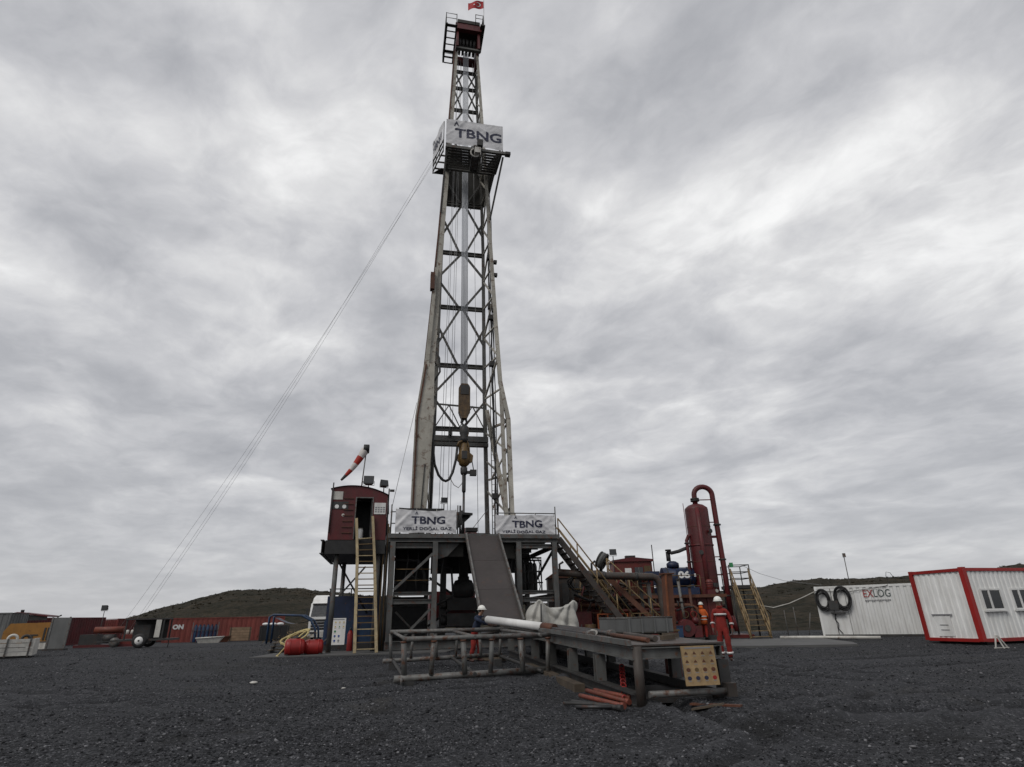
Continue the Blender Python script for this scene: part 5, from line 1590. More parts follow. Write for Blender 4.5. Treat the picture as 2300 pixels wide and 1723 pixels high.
for k, (u_, v0, v1, r_, m_, lab) in enumerate(((1.05, -17.2, -14.9, .045, M_BROWN, 'rusty thin pipe lying on the near end of the catwalk deck, left one'), (1.3, -17.0, -15.1, .055, M_DECK, 'rusty thicker pipe lying on the near end of the catwalk deck, right one'))):
    rig_single('loose_pipe', MB().tube((u_, v0, ctop(v0) + r_ + .004), (u_ + .12, v1, ctop(v1) + r_ + .004), r_, 10), m_, lab, 'pipe', (u_, v0, ctop(v0)), 'loose pipes on the catwalk deck')
for k, (u_, v_, a_, lab) in enumerate(((1.75, -16.6, .3, 'small timber block on the catwalk deck near the notice board'), (2.15, -15.9, -.4, 'small timber block on the catwalk deck nearest the trough'))):
    rig_single('timber_block', MB().beam((u_ - .16, v_ - a_ * .2, ctop(v_) + .055), (u_ + .16, v_ + a_ * .2, ctop(v_) + .055), .1, .09), M_WOOD, lab, 'timber', (u_, v_, ctop(v_)), 'timber blocks on the catwalk')
# ---- pipe rack of welded tube
pr = rig_thing('pipe_rack', 'low grey pipe rack frame of welded tubes in front of the rig', 'pipe rack', (-1.6, -10.2, 0))
RK = ((-12.0, 1.08, .16, -3.62, .5), (-8.5, 1.20, .38, -3.95, -.2))
for v_, zt, zb, u0, u1 in RK:
    pr.part('upper_rail', MB().tube((u0 + .12, v_, zt), (u1, v_ + (.15 if v_ < -10 else 0), zt), .064, 12), M_GALV)
    pr.part('lower_rail', MB().tube((u0 - .06, v_ - .05, zb), (u1, v_ + .35, zb + .05), .082 if v_ < -10 else .066, 12), M_GALV)
    for k in range(6):
        f_ = (k + .12) / 5.3
        x = u0 + (u1 - u0) * f_
        tilt = .05 * (-1) ** k
        pr.part('post', MB().tube((x + tilt + .05, v_, zb + .05), (x + .05, v_ + .03, zt - .05), (.062 if k % 2 else .07) * (1 if v_ < -10 else .7), 10), M_GALV if k % 3 else M_STEEL)
for u_ in (-3.45, -1.6, .2):
    pr.part('cross_tube', MB().tube((u_, -12.0, 1.09), (u_ - .25 if u_ < 0 else u_ - .5, -8.5, 1.18), .045, 10), M_GALV)
    pr.part('cross_tube', MB().tube((u_, -12.0, .2), (u_ - .25 if u_ < 0 else u_ - .5, -8.5, .4), .045, 10), M_DARK)
for k in range(6):
    x = -3.62 + 4.12 * (k + .12) / 5.3 + .05
    pr.part('weld_collar', MB().tube((x, -11.97, .99), (x, -11.97, 1.03), .082, 10), M_BROWN)
for u_, v_ in ((-3.3, -12.02), (.3, -12.02), (-3.7, -8.52), (-.4, -8.52)):
    pr.part('foot', MB().box((u_ - .12, v_ - .1, -.02), (u_ + .12, v_ + .1, .10 if v_ < -10 else .32)), M_DARK)
pr.part('foot_pin', MB().tube((-3.5, -12.2, .02), (-3.5, -12.2, .2), .03, 8), M_GALV)

# timber on the ground below the rack
for k, (p, q, lab) in enumerate((((.75, -9.2, .14), (.62, -15.0, .08), 'long weathered timber sleeper lying along the foot of the catwalk'), ((-.9, -6.2, .3), (.3, -7.6, .28), 'short timber sleeper lying behind the pipe rack'))):
    rig_single('timber_sleeper', MB().beam(Vector(p) + Vector((-.32, 0, 0)), Vector(q) + Vector((-.32, 0, 0)), .24, .16), M_WOOD, lab, 'timber', p, 'timber sleepers')

# red steel bars in a heap
cx_, cy_ = 1.55, 12.4
hp = [((1.20, 12.75, .10), (1.80, 11.55, .07)), ((1.36, 13.0, .16), (1.95, 11.9, .09)), ((1.55, 13.3, .13), (2.05, 12.2, .12)), ((1.0, 12.3, .05), (1.72, 11.45, .05))]
labs = ['nearest long red steel pipe in the heap by the catwalk corner', 'second red steel pipe in the heap, lying across the others', 'rear red steel pipe in the heap by the catwalk post', 'dull dark pipe under the red pipes of the heap']
for k, (p, q) in enumerate(hp):
    t = Thing('steel_pipe', labs[k], 'pipe', p, 0, 'heap of pipes', p)
    m_ = M_DARK if k == 3 else pmat('faded_salmon_red_paint', (0.15, 0.036, 0.022), .6, 0, .35, 4, rust=.5, dirt=.45)
    t.part('tube', MB().tube(p, q, .042, 10), m_)
    d_ = (Vector(q) - Vector(p)).normalized()
    t.part('end_collar', MB().tube(Vector(q), Vector(q) + d_ * .1, .052, 10), m_)
single('steel_rod', MB().tube((.82, 12.05, .06), (1.62, 11.75, .06), .03, 8), M_DARK, 'long dark rod sticking out left of the red pipe heap', 'rod', (.82, 12.05, 0), 0, None, (.82, 12.05, 0))
single('steel_rod', MB().tube((1.0, 11.62, .05), (1.75, 11.5, .05), .03, 8), M_PIPE, 'short dark rod lying nearest the camera by the red pipe heap', 'rod', (1.0, 11.62, 0), 0, None, (1.0, 11.62, 0))
chn = MB()
for k in range(9):
    c = Vector((1.98 + .035 * k, 12.2 + .22 * k, .10 + .05 * k))
    chn.path([c + Vector((.05 * math.cos(t), .06 * math.sin(t) * (1 if k % 2 else .3), .05 * math.sin(t))) for t in np.linspace(0, 2 * math.pi, 8, endpoint=False)], .016, 5, closed=True)
ch = single('chain', chn, M_BRIGHTRED, 'red painted chain hanging beside the heap of red pipes', 'chain', (1.98, 12.2, 0), 0, None, (1.98, 12.2, 0))
for k, (p, q, lab) in enumerate((((3.05, 11.6, .05), (3.75, 11.05, .05), 'rusty flat plank lying in front of the catwalk end'), ((3.0, 11.35, .04), (3.45, 11.05, .04), 'short broken plank in front of the yellow notice board'))):
    p, q = (p[0], p[1], zground(p[0], p[1]) + .05), (q[0], q[1], zground(q[0], q[1]) + .05)
    single('plank', MB().beam(p, q, .12, .03), M_BROWN if k == 0 else M_WOOD, lab, 'plank', p, 0, 'planks in front of the catwalk', p)
ph_ = []
for i in range(14):
    t_ = i / 13
    ph_.append((2.25 + 1.3 * t_, 12.35 + .2 * math.sin(6 * t_), .04 + .02 * math.sin(9 * t_)))
single('ground_hose', MB().path(ph_, .035, 8), M_BLACK, 'black hose lying on the gravel under the catwalk end', 'hose', ph_[0], 0, None, ph_[0])

# ---- tarpaulin
TB = rig_thing('covered_machine', 'machine under a crumpled grey white tarpaulin to the right of the ramp foot', 'tarpaulin', (2.3, -5.5, PZ))
rgT = random.Random(5)
phT = [rgT.uniform(0, 6.28) for _ in range(12)]


def tarp(a, b):
    """a round the hem, b from hem to ridge"""
    th = 2 * math.pi * a
    rx, ry = .90, .55
    c, s = math.cos(th), math.sin(th)
    k = (abs(c) ** 7 + abs(s) ** 7) ** (-1 / 7)
    bb = min(1, b / .8)
    x0, y0 = rx * k * c, ry * k * s
    # pleats fan out below the two horns the sheet hangs from
    t1, t2 = math.atan2(x0 + .60, 1.35 - bb), math.atan2(x0 - .68, 1.35 - bb)
    cre = (abs(math.sin(5.5 * t1 + phT[0])) - .64) * math.exp(-((x0 + .4) / .8) ** 2) + (abs(math.sin(6.5 * t2 + phT[1])) - .64) * math.exp(-((x0 - .5) / .7) ** 2)
    cre += .5 * (abs(math.sin(3.1 * x0 + 6 * bb + phT[3])) - .64)
    fold = 1 + (1 - .35 * bb) * .26 * cre + (1 - bb) * .05 * math.sin(17 * th + phT[2])
    sh = (1.06 - .12 * bb) if b < .8 else max(0, .94 - (b - .8) * 4.7)
    x, y = x0 * (1 + .12 * cre) * sh, y0 * fold * sh
    front = math.exp(-((y + .42) / .30) ** 2)
    peak = (.26 * math.exp(-((x + .62) / .20) ** 2) + .24 * math.exp(-((x - .72) / .18) ** 2)) * (.4 + .6 * front)
    top = 1.93 + peak + .025 * math.sin(7 * x + 3 * y) - .08 * (1 - x * x)
    z = .95 + (top - .95) * bb + .03 * math.sin(13 * th + 4 * b) * (1 - bb)
    if b < .05: z -= .14 * math.sin(5 * th + phT[5]) + .07 * math.sin(11 * th)
    return (2.28 + x - .25 * (1 - bb) * (x < -.4), -5.6 + y, z)


TB.part('tarpaulin', MB().grid(tarp, 150, 34), M_TARP)
TB.part('machine_frame', MB().box((1.62, -6.0, .3), (2.9, -5.2, 1.0)), M_DARK)
TB.part('prop_pole', MB().tube((1.62, -6.28, .3), (1.66, -6.28, 2.0), .03, 6), M_DARK)

# ---- person builder
def person(label, loc, yaw, J, look, stand):
    """J: joint table; look: material of each region; the body is one skinned surface"""
    names = list(J['v'].keys())
    idx = {n: i for i, n in enumerate(names)}
    me = bpy.data.meshes.new('body')
    me.from_pydata([J['v'][n][:3] for n in names], [(idx[a], idx[b]) for a, b in J['e']], [])
    ob = bpy.data.objects.new('body_tmp', me)
    col.objects.link(ob)
    sk = ob.modifiers.new('skin', 'SKIN')
    sk.branch_smoothing = 0.3
    layer = me.skin_vertices[0].data
    for n in names:
        r_ = J['v'][n][3]
        layer[idx[n]].radius = r_ if isinstance(r_, tuple) else (r_, r_)
        layer[idx[n]].use_root = (n == 'pelvis')
    ss = ob.modifiers.new('sub', 'SUBSURF'); ss.levels = 2; ss.render_levels = 2
    dg = bpy.context.evaluated_depsgraph_get()
    body = bpy.data.meshes.new_from_object(ob.evaluated_get(dg))
    bpy.data.objects.remove(ob); bpy.data.meshes.remove(me)
    body.name = 'body'
    regs = list(dict.fromkeys(look.values()))
    for m_ in regs:
        body.materials.append(m_)
    segs = [(Vector(J['v'][a][:3]), Vector(J['v'][b][:3]), look[J['r'].get((a, b), 'torso')]) for a, b in J['e']]
    for p in body.polygons:
        c = p.center
        best, bm_ = 1e9, None
        for a, b, m_ in segs:
            ab = b - a
            t_ = max(0, min(1, (c - a).dot(ab) / max(1e-9, ab.dot(ab))))
            d_ = (c - (a + ab * t_)).length
            if d_ < best: best, bm_ = d_, m_
        p.material_index = regs.index(bm_)
        p.use_smooth = True
    body.update()
    nrm = [v.normal.copy() for v in body.vertices]
    skin_v = set()
    for p in body.polygons:
        if body.materials[p.material_index] in (M_SKIN, M_GLOVE, M_BOOT):
            skin_v.update(p.vertices)
    for v in body.vertices:
        if v.index not in skin_v:
            q = Vector((v.co.x * 7, v.co.y * 7, v.co.z * 15))
            v.co += nrm[v.index] * (.016 * (abs(mnoise.noise(q)) * 2 - .5) + .008 * mnoise.noise(q * 2.3))
    t = Thing('person', label, 'person', loc, yaw)
    t.body = t.part('body', body, None)
    return t


def figure(lsh=None, arms=None, lean=0.0, legs=None, head_off=(0, 0, 0)):
    """standing figure facing -Y; arms: elbow, wrist, hand direction per side"""
    v = {}
    def sp(z, y=0.0):   # leaning spine
        return (0, -(z - .95) * math.tan(lean) + y, .95 + (z - .95) * math.cos(lean))
    v['pelvis'] = (0, 0, .95, (.165, .13))
    v['waist'] = (*sp(1.12), (.165, .125))
    v['chest'] = (*sp(1.33), (.185, .135))
    v['upper'] = (*sp(1.45), (.13, .10))
    n0 = sp(1.53)
    v['neck'] = (*n0, .065)
    hx, hy, hz = head_off
    v['jaw'] = (n0[0] + hx * .5, n0[1] - .03 + hy * .5, n0[2] + .08 + hz * .5, (.068, .075))
    v['face'] = (n0[0] + hx, n0[1] - .03 + hy, n0[2] + .16 + hz, (.078, .095))
    v['crown'] = (n0[0] + hx, n0[1] - .015 + hy, n0[2] + .235 + hz, (.072, .085))
    e = [('pelvis', 'waist'), ('waist', 'chest'), ('chest', 'upper'), ('upper', 'neck'), ('neck', 'jaw'), ('jaw', 'face'), ('face', 'crown')]
    reg = {('pelvis', 'waist'): 'torso', ('waist', 'chest'): 'torso', ('chest', 'upper'): 'torso', ('upper', 'neck'): 'torso', ('neck', 'jaw'): 'skin', ('jaw', 'face'): 'skin', ('face', 'crown'): 'skin'}
    c0 = sp(1.41)
    for s, k in ((-1, 'r'), (1, 'l')):
        el, wr, hd = arms[k]
        sh = Vector((s * .19, c0[1], c0[2]))
        v['shoulder' + k] = (*sh, .078)
        v['elbow' + k] = (*el, .062)
        v['wrist' + k] = (*wr, .045)
        wv, h = Vector(wr), Vector(hd).normalized()
        palm = wv + h * .075
        v['palm' + k] = (*palm, (.042, .026))
        e += [('upper', 'shoulder' + k), ('shoulder' + k, 'elbow' + k), ('elbow' + k, 'wrist' + k), ('wrist' + k, 'palm' + k)]
        reg[('upper', 'shoulder' + k)] = 'torso'
        reg[('shoulder' + k, 'elbow' + k)] = 'sleeve'; reg[('elbow' + k, 'wrist' + k)] = 'sleeve'; reg[('wrist' + k, 'palm' + k)] = 'hand'
        side = h.cross(Vector((1, 0, 0)))
        if side.length < .3: side = h.cross(Vector((0, 0, 1)))
        side.normalize()
        inn = Vector((-s, 0, 0)) if abs(h.x) < .7 else Vector((0, 0, -1))
        for q, (of, ln) in enumerate(((-.036, .062), (-.012, .075), (.012, .078), (.034, .066))):
            b0 = palm + h * .035 + side * of
            b1 = b0 + h * ln * .55 + inn * .008
            b2 = b1 + h * ln * .4 + inn * .028
            for nm, p, r_ in (('a', b0, .0115), ('b', b1, .0105), ('c', b2, .009)):
                v['f%d%s%s' % (q, nm, k)] = (*p, r_)
            ch_ = ['palm' + k] + ['f%d%s%s' % (q, nm, k) for nm in 'abc']
            for a, b in zip(ch_, ch_[1:]):
                e.append((a, b)); reg[(a, b)] = 'hand'
        t0 = palm - h * .01 + side * -.045
        t1 = t0 + h * .04 + side * -.02 + inn * .02
        for nm, p, r_ in (('a', t0, .013), ('b', t1, .011)):
            v['th%s%s' % (nm, k)] = (*p, r_)
        e += [('palm' + k, 'tha' + k), ('tha' + k, 'thb' + k)]
        reg[('palm' + k, 'tha' + k)] = 'hand'; reg[('tha' + k, 'thb' + k)] = 'hand'
        kn, an = legs[k]
        v['hip' + k] = (s * .095, .0, .87, .118)
        v['knee' + k] = (*kn, .092)
        v['ankle' + k] = (*an, .075)
        v['heel' + k] = (an[0], an[1] + .035, .05, (.05, .05))
        v['ball' + k] = (an[0] + s * .02, an[1] - .12, .042, (.052, .042))
        v['toe' + k] = (an[0] + s * .03, an[1] - .20, .036, (.042, .034))
        ch_ = ['pelvis', 'hip' + k, 'knee' + k, 'ankle' + k, 'heel' + k, 'ball' + k, 'toe' + k]
        rg_ = ['leg', 'leg', 'leg', 'boot', 'boot', 'boot']
        for a, b, r_ in zip(ch_, ch_[1:], rg_):
            e.append((a, b)); reg[(a, b)] = r_
    return {'v': v, 'e': e, 'r': reg}


def helmet(t, J, tilt=0.0):
    c = Vector(J['v']['crown'][:3]) + Vector((0, .0, -.03))
    mb = MB().sphere(c, .128, 16, 6, (1.0, 1.18, 1.05), half=True)
    o = t.part('helmet', mb, M_HELMET)
    br = MB()
    n = 20
    vs = []
    for ring, (rx, ry, dz) in enumerate(((.124, .146, .004), (.150, .178, -.012), (.150, .178, -.02), (.124, .146, -.006))):
        for k in range(n):
            a = 2 * math.pi * k / n
            front = .045 * max(0, -math.sin(a)) if ring in (1, 2) else 0
            vs.append((c.x + rx * math.cos(a), c.y + ry * math.sin(a) - front, c.z + dz))
    fs = [(r_ * n + k, r_ * n + (k + 1) % n, ((r_ + 1) % 4) * n + (k + 1) % n, ((r_ + 1) % 4) * n + k) for r_ in range(4) for k in range(n)]
    br.add(vs, fs, True)
    t.part('helmet_brim', br, M_HELMET, o)
    f = Vector(J['v']['face'][:3])
    t.part('nose', MB().sphere((f.x, f.y - .10, f.z - .015), .018, 8, 6, (.8, 1.2, 1.4)), M_SKIN)
    for s in (-1, 1):
        t.part('eye', MB().sphere((f.x + s * .032, f.y - .086, f.z + .018), .011, 8, 6), M_DARK)
        t.part('ear', MB().sphere((f.x + s * .082, f.y + .012, f.z), .026, 8, 6, (.4, .7, 1.2)), M_SKIN)
    t.part('mouth', MB().sphere((f.x, f.y - .083, f.z - .052), .02, 8, 5, (1.3, .5, .3)), M_BROWN)
    hb = MB().sphere((f.x, f.y + .03, f.z + .01), .092, 12, 8, (.95, .98, 1.0))
    t.part('hair', hb, M_DARK)


def band(t, a, b, f_, r_, w, mat=M_REFLECT, name='reflective_band', flat=1.0):
    a, b = V3(a[:3]), V3(b[:3])
    c = a.lerp(b, f_)
    d = (b - a).normalized()
    mb = MB().path([c - d * w / 2, c + d * w / 2], r_, 14)
    if flat != 1.0:
        mb.v = [(p[0], c.y + (p[1] - c.y) * flat, p[2]) for p in mb.v]
    t.part(name, mb, mat)




# worker in red coveralls, nearest
Jr = figure(arms={'r': ((-.27, .02, 1.15), (-.26, -.12, .93), (0, -.25, -1)), 'l': ((.29, .03, 1.14), (.30, -.06, .90), (.02, -.2, -1))},
            legs={'r': ((-.12, -.01, .50), (-.11, .02, .11)), 'l': ((.12, -.05, .50), (.13, -.02, .11))}, head_off=(-.015, -.02, -.01))
zr = zground(6.42, 19.6)
pr_ = person('worker in red coveralls and white helmet standing alone right of the catwalk', (6.42, 19.6, zr + .012), R(-24), Jr,
             {'torso': M_COVERALL, 'sleeve': M_COVERALL, 'leg': M_COVERALL, 'skin': M_SKIN, 'hand': M_GLOVE, 'boot': M_BOOT}, None)
helmet(pr_, Jr)
for k in 'rl':
    band(pr_, Jr['v']['knee' + k], Jr['v']['ankle' + k], .72, .104, .06)
    band(pr_, Jr['v']['elbow' + k], Jr['v']['wrist' + k], .45, .070, .05)
band(pr_, Jr['v']['waist'], Jr['v']['chest'], .95, .205, .055, flat=.78)
pr_.part('collar', MB().lathe([(.085, 1.50), (.10, 1.53), (.095, 1.575)], 12, (0, -.01, 0)), M_COVERALL)
# worker in orange vest behind
Jo = figure(arms={'r': ((-.28, -.05, 1.16), (-.22, -.24, 1.05), (.3, -1, -.1)), 'l': ((.29, -.03, 1.15), (.22, -.22, 1.03), (-.3, -1, 0))},
            legs={'r': ((-.12, -.02, .50), (-.12, .02, .11)), 'l': ((.11, -.02, .50), (.13, .03, .11))})
po = person('worker in orange vest seen from behind in front of the tall red vessel', (9.95, 33.4, .26), R(150), Jo,
            {'torso': M_HIVIS, 'sleeve': M_HIVIS, 'leg': M_COVERALL, 'skin': M_SKIN, 'hand': M_GLOVE, 'boot': M_BOOT}, None)
helmet(po, Jo)
band(po, Jo['v']['waist'], Jo['v']['chest'], .0, .252, .06, flat=.80)
band(po, Jo['v']['pelvis'], Jo['v']['waist'], .1, .256, .05, flat=.80)
vh = MB().lathe([(.25, .74), (.245, .92), (.235, 1.08), (.245, 1.28), (.23, 1.40), (.16, 1.49)], 18, (0, 0, 0))
vh.v = [(p[0], p[1] * .78, p[2]) for p in vh.v]
po.part('vest', vh, M_HIVIS)
po.part('hood', MB().lathe([(.12, 1.50), (.115, 1.60), (.10, 1.68)], 14, (0, .02, 0)), M_HIVIS)
# worker in navy jacket bending over the white pipe
Jb = figure(lean=R(24), arms={'r': ((-.18, -.46, 1.28), (.02, -.62, 1.18), (.6, -.7, -.2)), 'l': ((.22, -.42, 1.24), (.26, -.64, 1.20), (.2, -.9, -.25))},
            legs={'r': ((-.13, -.07, .49), (-.14, .06, .11)), 'l': ((.12, -.10, .48), (.15, -.04, .11))}, head_off=(0, -.06, -.02))
pbx, pby, _ = W(-.92, -7.0)
zb_ = zground(pbx, pby)
pb = person('worker in navy jacket and red trousers leaning over the white pipe', (pbx, pby, zb_ + .012), RIG_A + R(34), Jb,
            {'torso': M_NAVYCLOTH, 'sleeve': M_NAVYCLOTH, 'leg': M_COVERALL, 'skin': M_SKIN, 'hand': M_GLOVE, 'boot': M_BOOT}, None)
helmet(pb, Jb)
for k in 'rl':
    band(pb, Jb['v']['knee' + k], Jb['v']['ankle' + k], .8, .100, .05)

# ---- mud system on the right (world coordinates)
def wt_thing(name, label, cat, loc, rotz=0.0, group=None):
    return Thing(name, label, cat, loc, rotz, group, loc if rotz == 0 else (0, 0, 0))


mt = wt_thing('mud_tank', 'long brick red mud tank with ribbed sides standing right of the rig', 'tank', (7.2, 34.8, .25))
mt.part('tank_wall', MB().box((3.3, 33.6, .45), (11.2, 36.4, 2.35)), M_REDB)
for k in range(14):
    x = 3.5 + k * .575
    mt.part('rib', MB().box((x, 33.52, .47), (x + .09, 33.599, 2.33)), M_RED)
mt.part('skid', MB().box((3.2, 33.5, .25), (11.3, 36.5, .449)), M_DARK)
mt.part('deck', MB().box((3.1, 33.3, 2.36), (11.4, 36.6, 2.44)), M_DARK)
mt.part('walkway_edge', MB().box((3.1, 33.24, 2.34), (11.4, 33.299, 2.5)), M_BROWN)
for k in range(7):
    x = 3.2 + k * 1.15
    mt.part('rail_post', MB().tube((x, 33.35, 2.44), (x, 33.35, 3.5), .024, 6), M_OCHRE)
for z_ in (2.95, 3.5):
    mt.part('handrail', MB().tube((3.2, 33.35, z_), (10.1, 33.35, z_), .024, 6), M_OCHRE)
# stacked gear on the deck near the rig
for k, (x, y, s, h, lab) in enumerate(((3.9, 34.3, .9, 1.15, 'dark ochre shale shaker on the tank deck beside the staircase'), (4.9, 34.6, .7, .75, 'smaller dark ochre shaker box right of the first one on the tank deck'))):
    t = wt_thing('shale_shaker', lab, 'shaker', (x, y, 2.44))
    t.part('housing', MB().prism([(x - s / 2, 2.45), (x + s / 2, 2.45), (x + s / 2 - .1, 2.45 + h), (x - s / 2 + .2, 2.45 + h * .8)], 'y', y - .5, y + .5), M_OCHRE)
    t.part('motor', MB().tube((x, y - .4, 2.5 + h), (x, y + .4, 2.5 + h), .14, 10), M_DARK)
    t.part('screen', MB().box((x - s * .35, y - .53, 2.6), (x + s * .35, y - .501, 2.6 + h * .5)), M_DARK)
    for q in (-.3, .3):
        t.part('spring', MB().tube((x + q * s, y - .45, 2.441), (x + q * s, y - .45, 2.449 + .25), .06, 8), M_YEL)
# round reel of hose
rl = wt_thing('hose_reel', 'dark round hose reel tilted above the red tank', 'reel', (4.9, 34.0, 2.44))
rl.part('stand', MB().beam((4.6, 34.0, 2.45), (4.75, 34.0, 4.0), .1, .1).beam((5.1, 34.0, 2.45), (4.8, 34.0, 4.0), .1, .1), M_DARK)
ctr = Vector((4.85, 33.8, 4.42)); ax = Vector((.75, -.45, -.5)).normalized()
_, sx_, sy_ = frame_of(ax)
for k, (o_, r_) in enumerate(((-.16, .40), (.0, .36), (.16, .42))):
    rl.part('coil' if k == 1 else 'flange', MB().path([ctr + ax * o_ + (sx_ * math.cos(t) * .62 + sy_ * math.sin(t)) * r_ for t in np.linspace(0, 2 * math.pi, 20, endpoint=False)], .075 if k != 1 else .12, 8, closed=True), M_DARK if k != 1 else M_GREYCONT)
rl.part('hub', MB().tube(ctr - ax * .3, ctr + ax * .3, .08, 10), M_DARK)

# red control cabin
cb = wt_thing('control_cabin', 'small brick red cabin with windows standing on the mud tank deck', 'cabin', (7.2, 37, 2.44))
cb.part('body', MB().box((6.0, 36.7, 2.45), (8.3, 38.6, 4.55)), M_REDB)
cb.part('roof', MB().prism([(5.9, 4.56), (8.4, 4.56), (8.4, 4.68), (7.15, 4.82), (5.9, 4.66)], 'y', 36.6, 38.7), M_RED)
w_ = cb.part('window', MB().box((6.62, 36.66, 3.72), (7.02, 36.699, 4.18)), M_WHITE)
w2 = cb.part('window', MB().box((7.22, 36.66, 3.72), (7.72, 36.699, 4.22)), M_GLASS)
cb.part('window_bar', MB().box((7.45, 36.64, 3.73), (7.49, 36.659, 4.21)), M_GALV, w2)
cb.part('lower_panel', MB().box((6.1, 36.65, 2.6), (7.6, 36.698, 3.3)), M_BROWN)
cb.part('door', MB().box((7.8, 36.67, 2.5), (8.2, 36.699, 4.3)), M_OCHRE)
cb.part('vent', MB().box((6.8, 37, 4.83), (7.4, 37.4, 4.95)), M_DARK)
cb.part('roof_pipe', MB().tube((8.45, 36.9, 2.5), (8.45, 36.9, 5.55), .03, 6), M_DARK)
floodlight('dark floodlight on a pole at the left of the brick red cabin', (5.95, 36.6, 2.44), 2.45, R(-5), size=.42, world=True)

# blue unit
bu = wt_thing('degasser_unit', 'navy blue drum shaped unit marked 06 on the tank deck left of the vessel', 'tank unit', (9.2, 35, 2.44))
bu.part('drum', MB().tube((8.5, 35.3, 3.5), (10.25, 35.3, 3.5), .56, 20), M_BLUE)
for x in (8.75, 9.3, 9.98):
    bu.part('strap', MB().lathe([(.565, x - .03), (.585, x - .02), (.585, x + .02), (.565, x + .03)], 20, (0, 35.3, 3.5), 'x'), M_DARK)
bu.part('dome', MB().lathe([(.36, 4.05), (.36, 4.28), (.2, 4.4), (.1, 4.42)], 16, (9.2, 35.3, 0)), M_BLUE)
bu.part('end_cap', MB().lathe([(.54, 0), (.4, .1), (.2, .15), (.02, .17)], 18, (10.251, 35.3, 3.5), 'x'), M_BLUE)
bu.part('gearbox', MB().box((7.5, 34.9, 3.1), (8.29, 35.7, 3.85)), M_BLUE)
bu.part('frame', MB().box((7.6, 34.65, 2.45), (10.4, 35.9, 2.93)), M_BLUE)
bu.part('nozzle', MB().tube((9.0, 35.3, 4.425), (9.0, 35.3, 4.95), .13, 12), M_DARK)
nm = text_mesh('06', .5, .68, .40, .025)
nm.v = [(9.55 + p[0], 35.3 - math.sqrt(max(.01, .62 ** 2 - (3.72 + p[1] - 3.55) ** 2)) - .02 - p[2], 3.72 + p[1]) for p in subdivided(nm, 3).v] if False else nm.v
nm = place(nm, (9.62, 34.66, 3.62), (1, 0, 0), (0, 0, 1), (0, -1, 0))
bu.part('number_plate', MB().box((9.2, 34.662, 3.36), (10.04, 34.74, 3.88)), M_BLUE)
bu.part('lettering', nm, M_INKW)
bu.part('valve_stem', MB().tube((10.05, 34.9, 3.0), (10.05, 34.62, 3.0), .09, 10), M_BLUEB)
bu.part('white_tag', MB().box((10.2, 34.66, 3.5), (10.3, 34.67, 3.66)), M_INKW)

# manifold pipes from blue unit to vessel
mp_ = wt_thing('vent_pipe', 'dark pipe elbowing from the blue unit up to the red vessel', 'pipe', (9.6, 35, 4.6))
mp_.part('riser', MB().path([(8.98, 35.1, 4.96), (8.98, 35.1, 5.0), (9.15, 35.1, 4.86), (9.6, 35.1, 4.95), (9.95, 35.1, 5.08), (10.1, 35.1, 5.12)], .10, 10), M_DARK)
mp_.part('flange', MB().lathe([(.18, 4.98), (.18, 5.06)], 12, (8.98, 35.1, 0)), M_DARK)
mp_.part('downcomer', MB().path([(10.5, 35, 5.85), (10.25, 35, 5.8), (10.12, 35, 5.55), (10.12, 35, 4.6), (10.02, 35, 3.2), (9.95, 35, .6)], .10, 10), M_RED)
for z_ in (5.35, 4.3, 3.0):
    mp_.part('flange', MB().lathe([(.16, z_), (.16, z_ + .07)], 12, (10.12 if z_ > 4 else 10.02, 35, 0)), M_DARK)

# mud gas separator
ms_ = wt_thing('gas_separator', 'tall dark red gas separator vessel with a gooseneck pipe', 'vessel', (11.05, 35, .25))
VX, VY = 11.0, 35.2
ms_.part('shell', MB().lathe([(.2, .85), (.66, 1.0), (.68, 1.1), (.68, 7.35), (.66, 7.45), (.45, 7.62), (.2, 7.7)], 28, (VX, VY, 0)), M_RED)
for z_ in (2.2, 5.2):
    ms_.part('stiffening_ring', MB().lathe([(.69, z_), (.72, z_ + .02), (.72, z_ + .08), (.69, z_ + .1)], 28, (VX, VY, 0)), M_RED)
ms_.part('front_pipe', MB().path([(VX - .15, VY - .66, 7.4), (VX - .15, VY - .70, 5.0), (VX - .15, VY - .70, 1.2)], .13, 12), M_RED)
ms_.part('gooseneck', MB().path([(VX, VY, 7.69)] + [(VX, VY, 8.1)] + [(VX + .55 - .55 * math.cos(t), VY, 8.25 + .5 * math.sin(t)) for t in np.linspace(0, math.pi, 12)] + [(VX + 1.1, VY - .05, 6.0), (VX + 1.12, VY - .1, 3.5), (VX + 1.1, VY - .1, .7)], .155, 14), M_RED)
ms_.part('flange', MB().lathe([(.26, 7.86), (.26, 7.94)], 16, (VX, VY, 0)), M_DARK)
ms_.part('flange', MB().lathe([(.26, 7.97), (.26, 8.05)], 16, (VX, VY, 0)), M_DARK)
for z_, w2_ in ((7.95, .05), (6.6, .05), (5.75, .14), (4.6, .05), (3.6, .07)):
    x0 = VX + .16 if z_ > 7.7 else VX + .66
    ms_.part('pipe_bracket', MB().beam((x0, VY, z_), (VX + .98, VY, z_), .08, w2_), M_RED)
for s in (0, .26):
    ms_.part('ladder_rail', MB().tube((VX - .78 - s * .3, VY - .1 - s, 3.0), (VX - .78 - s * .3, VY - .1 - s, 7.7), .018, 6), M_RED)
for k in range(13):
    z_ = 3.1 + .35 * k
    ms_.part('ladder_rung', MB().tube((VX - .78, VY - .1, z_), (VX - .858, VY - .36, z_), .012, 5), M_RED)
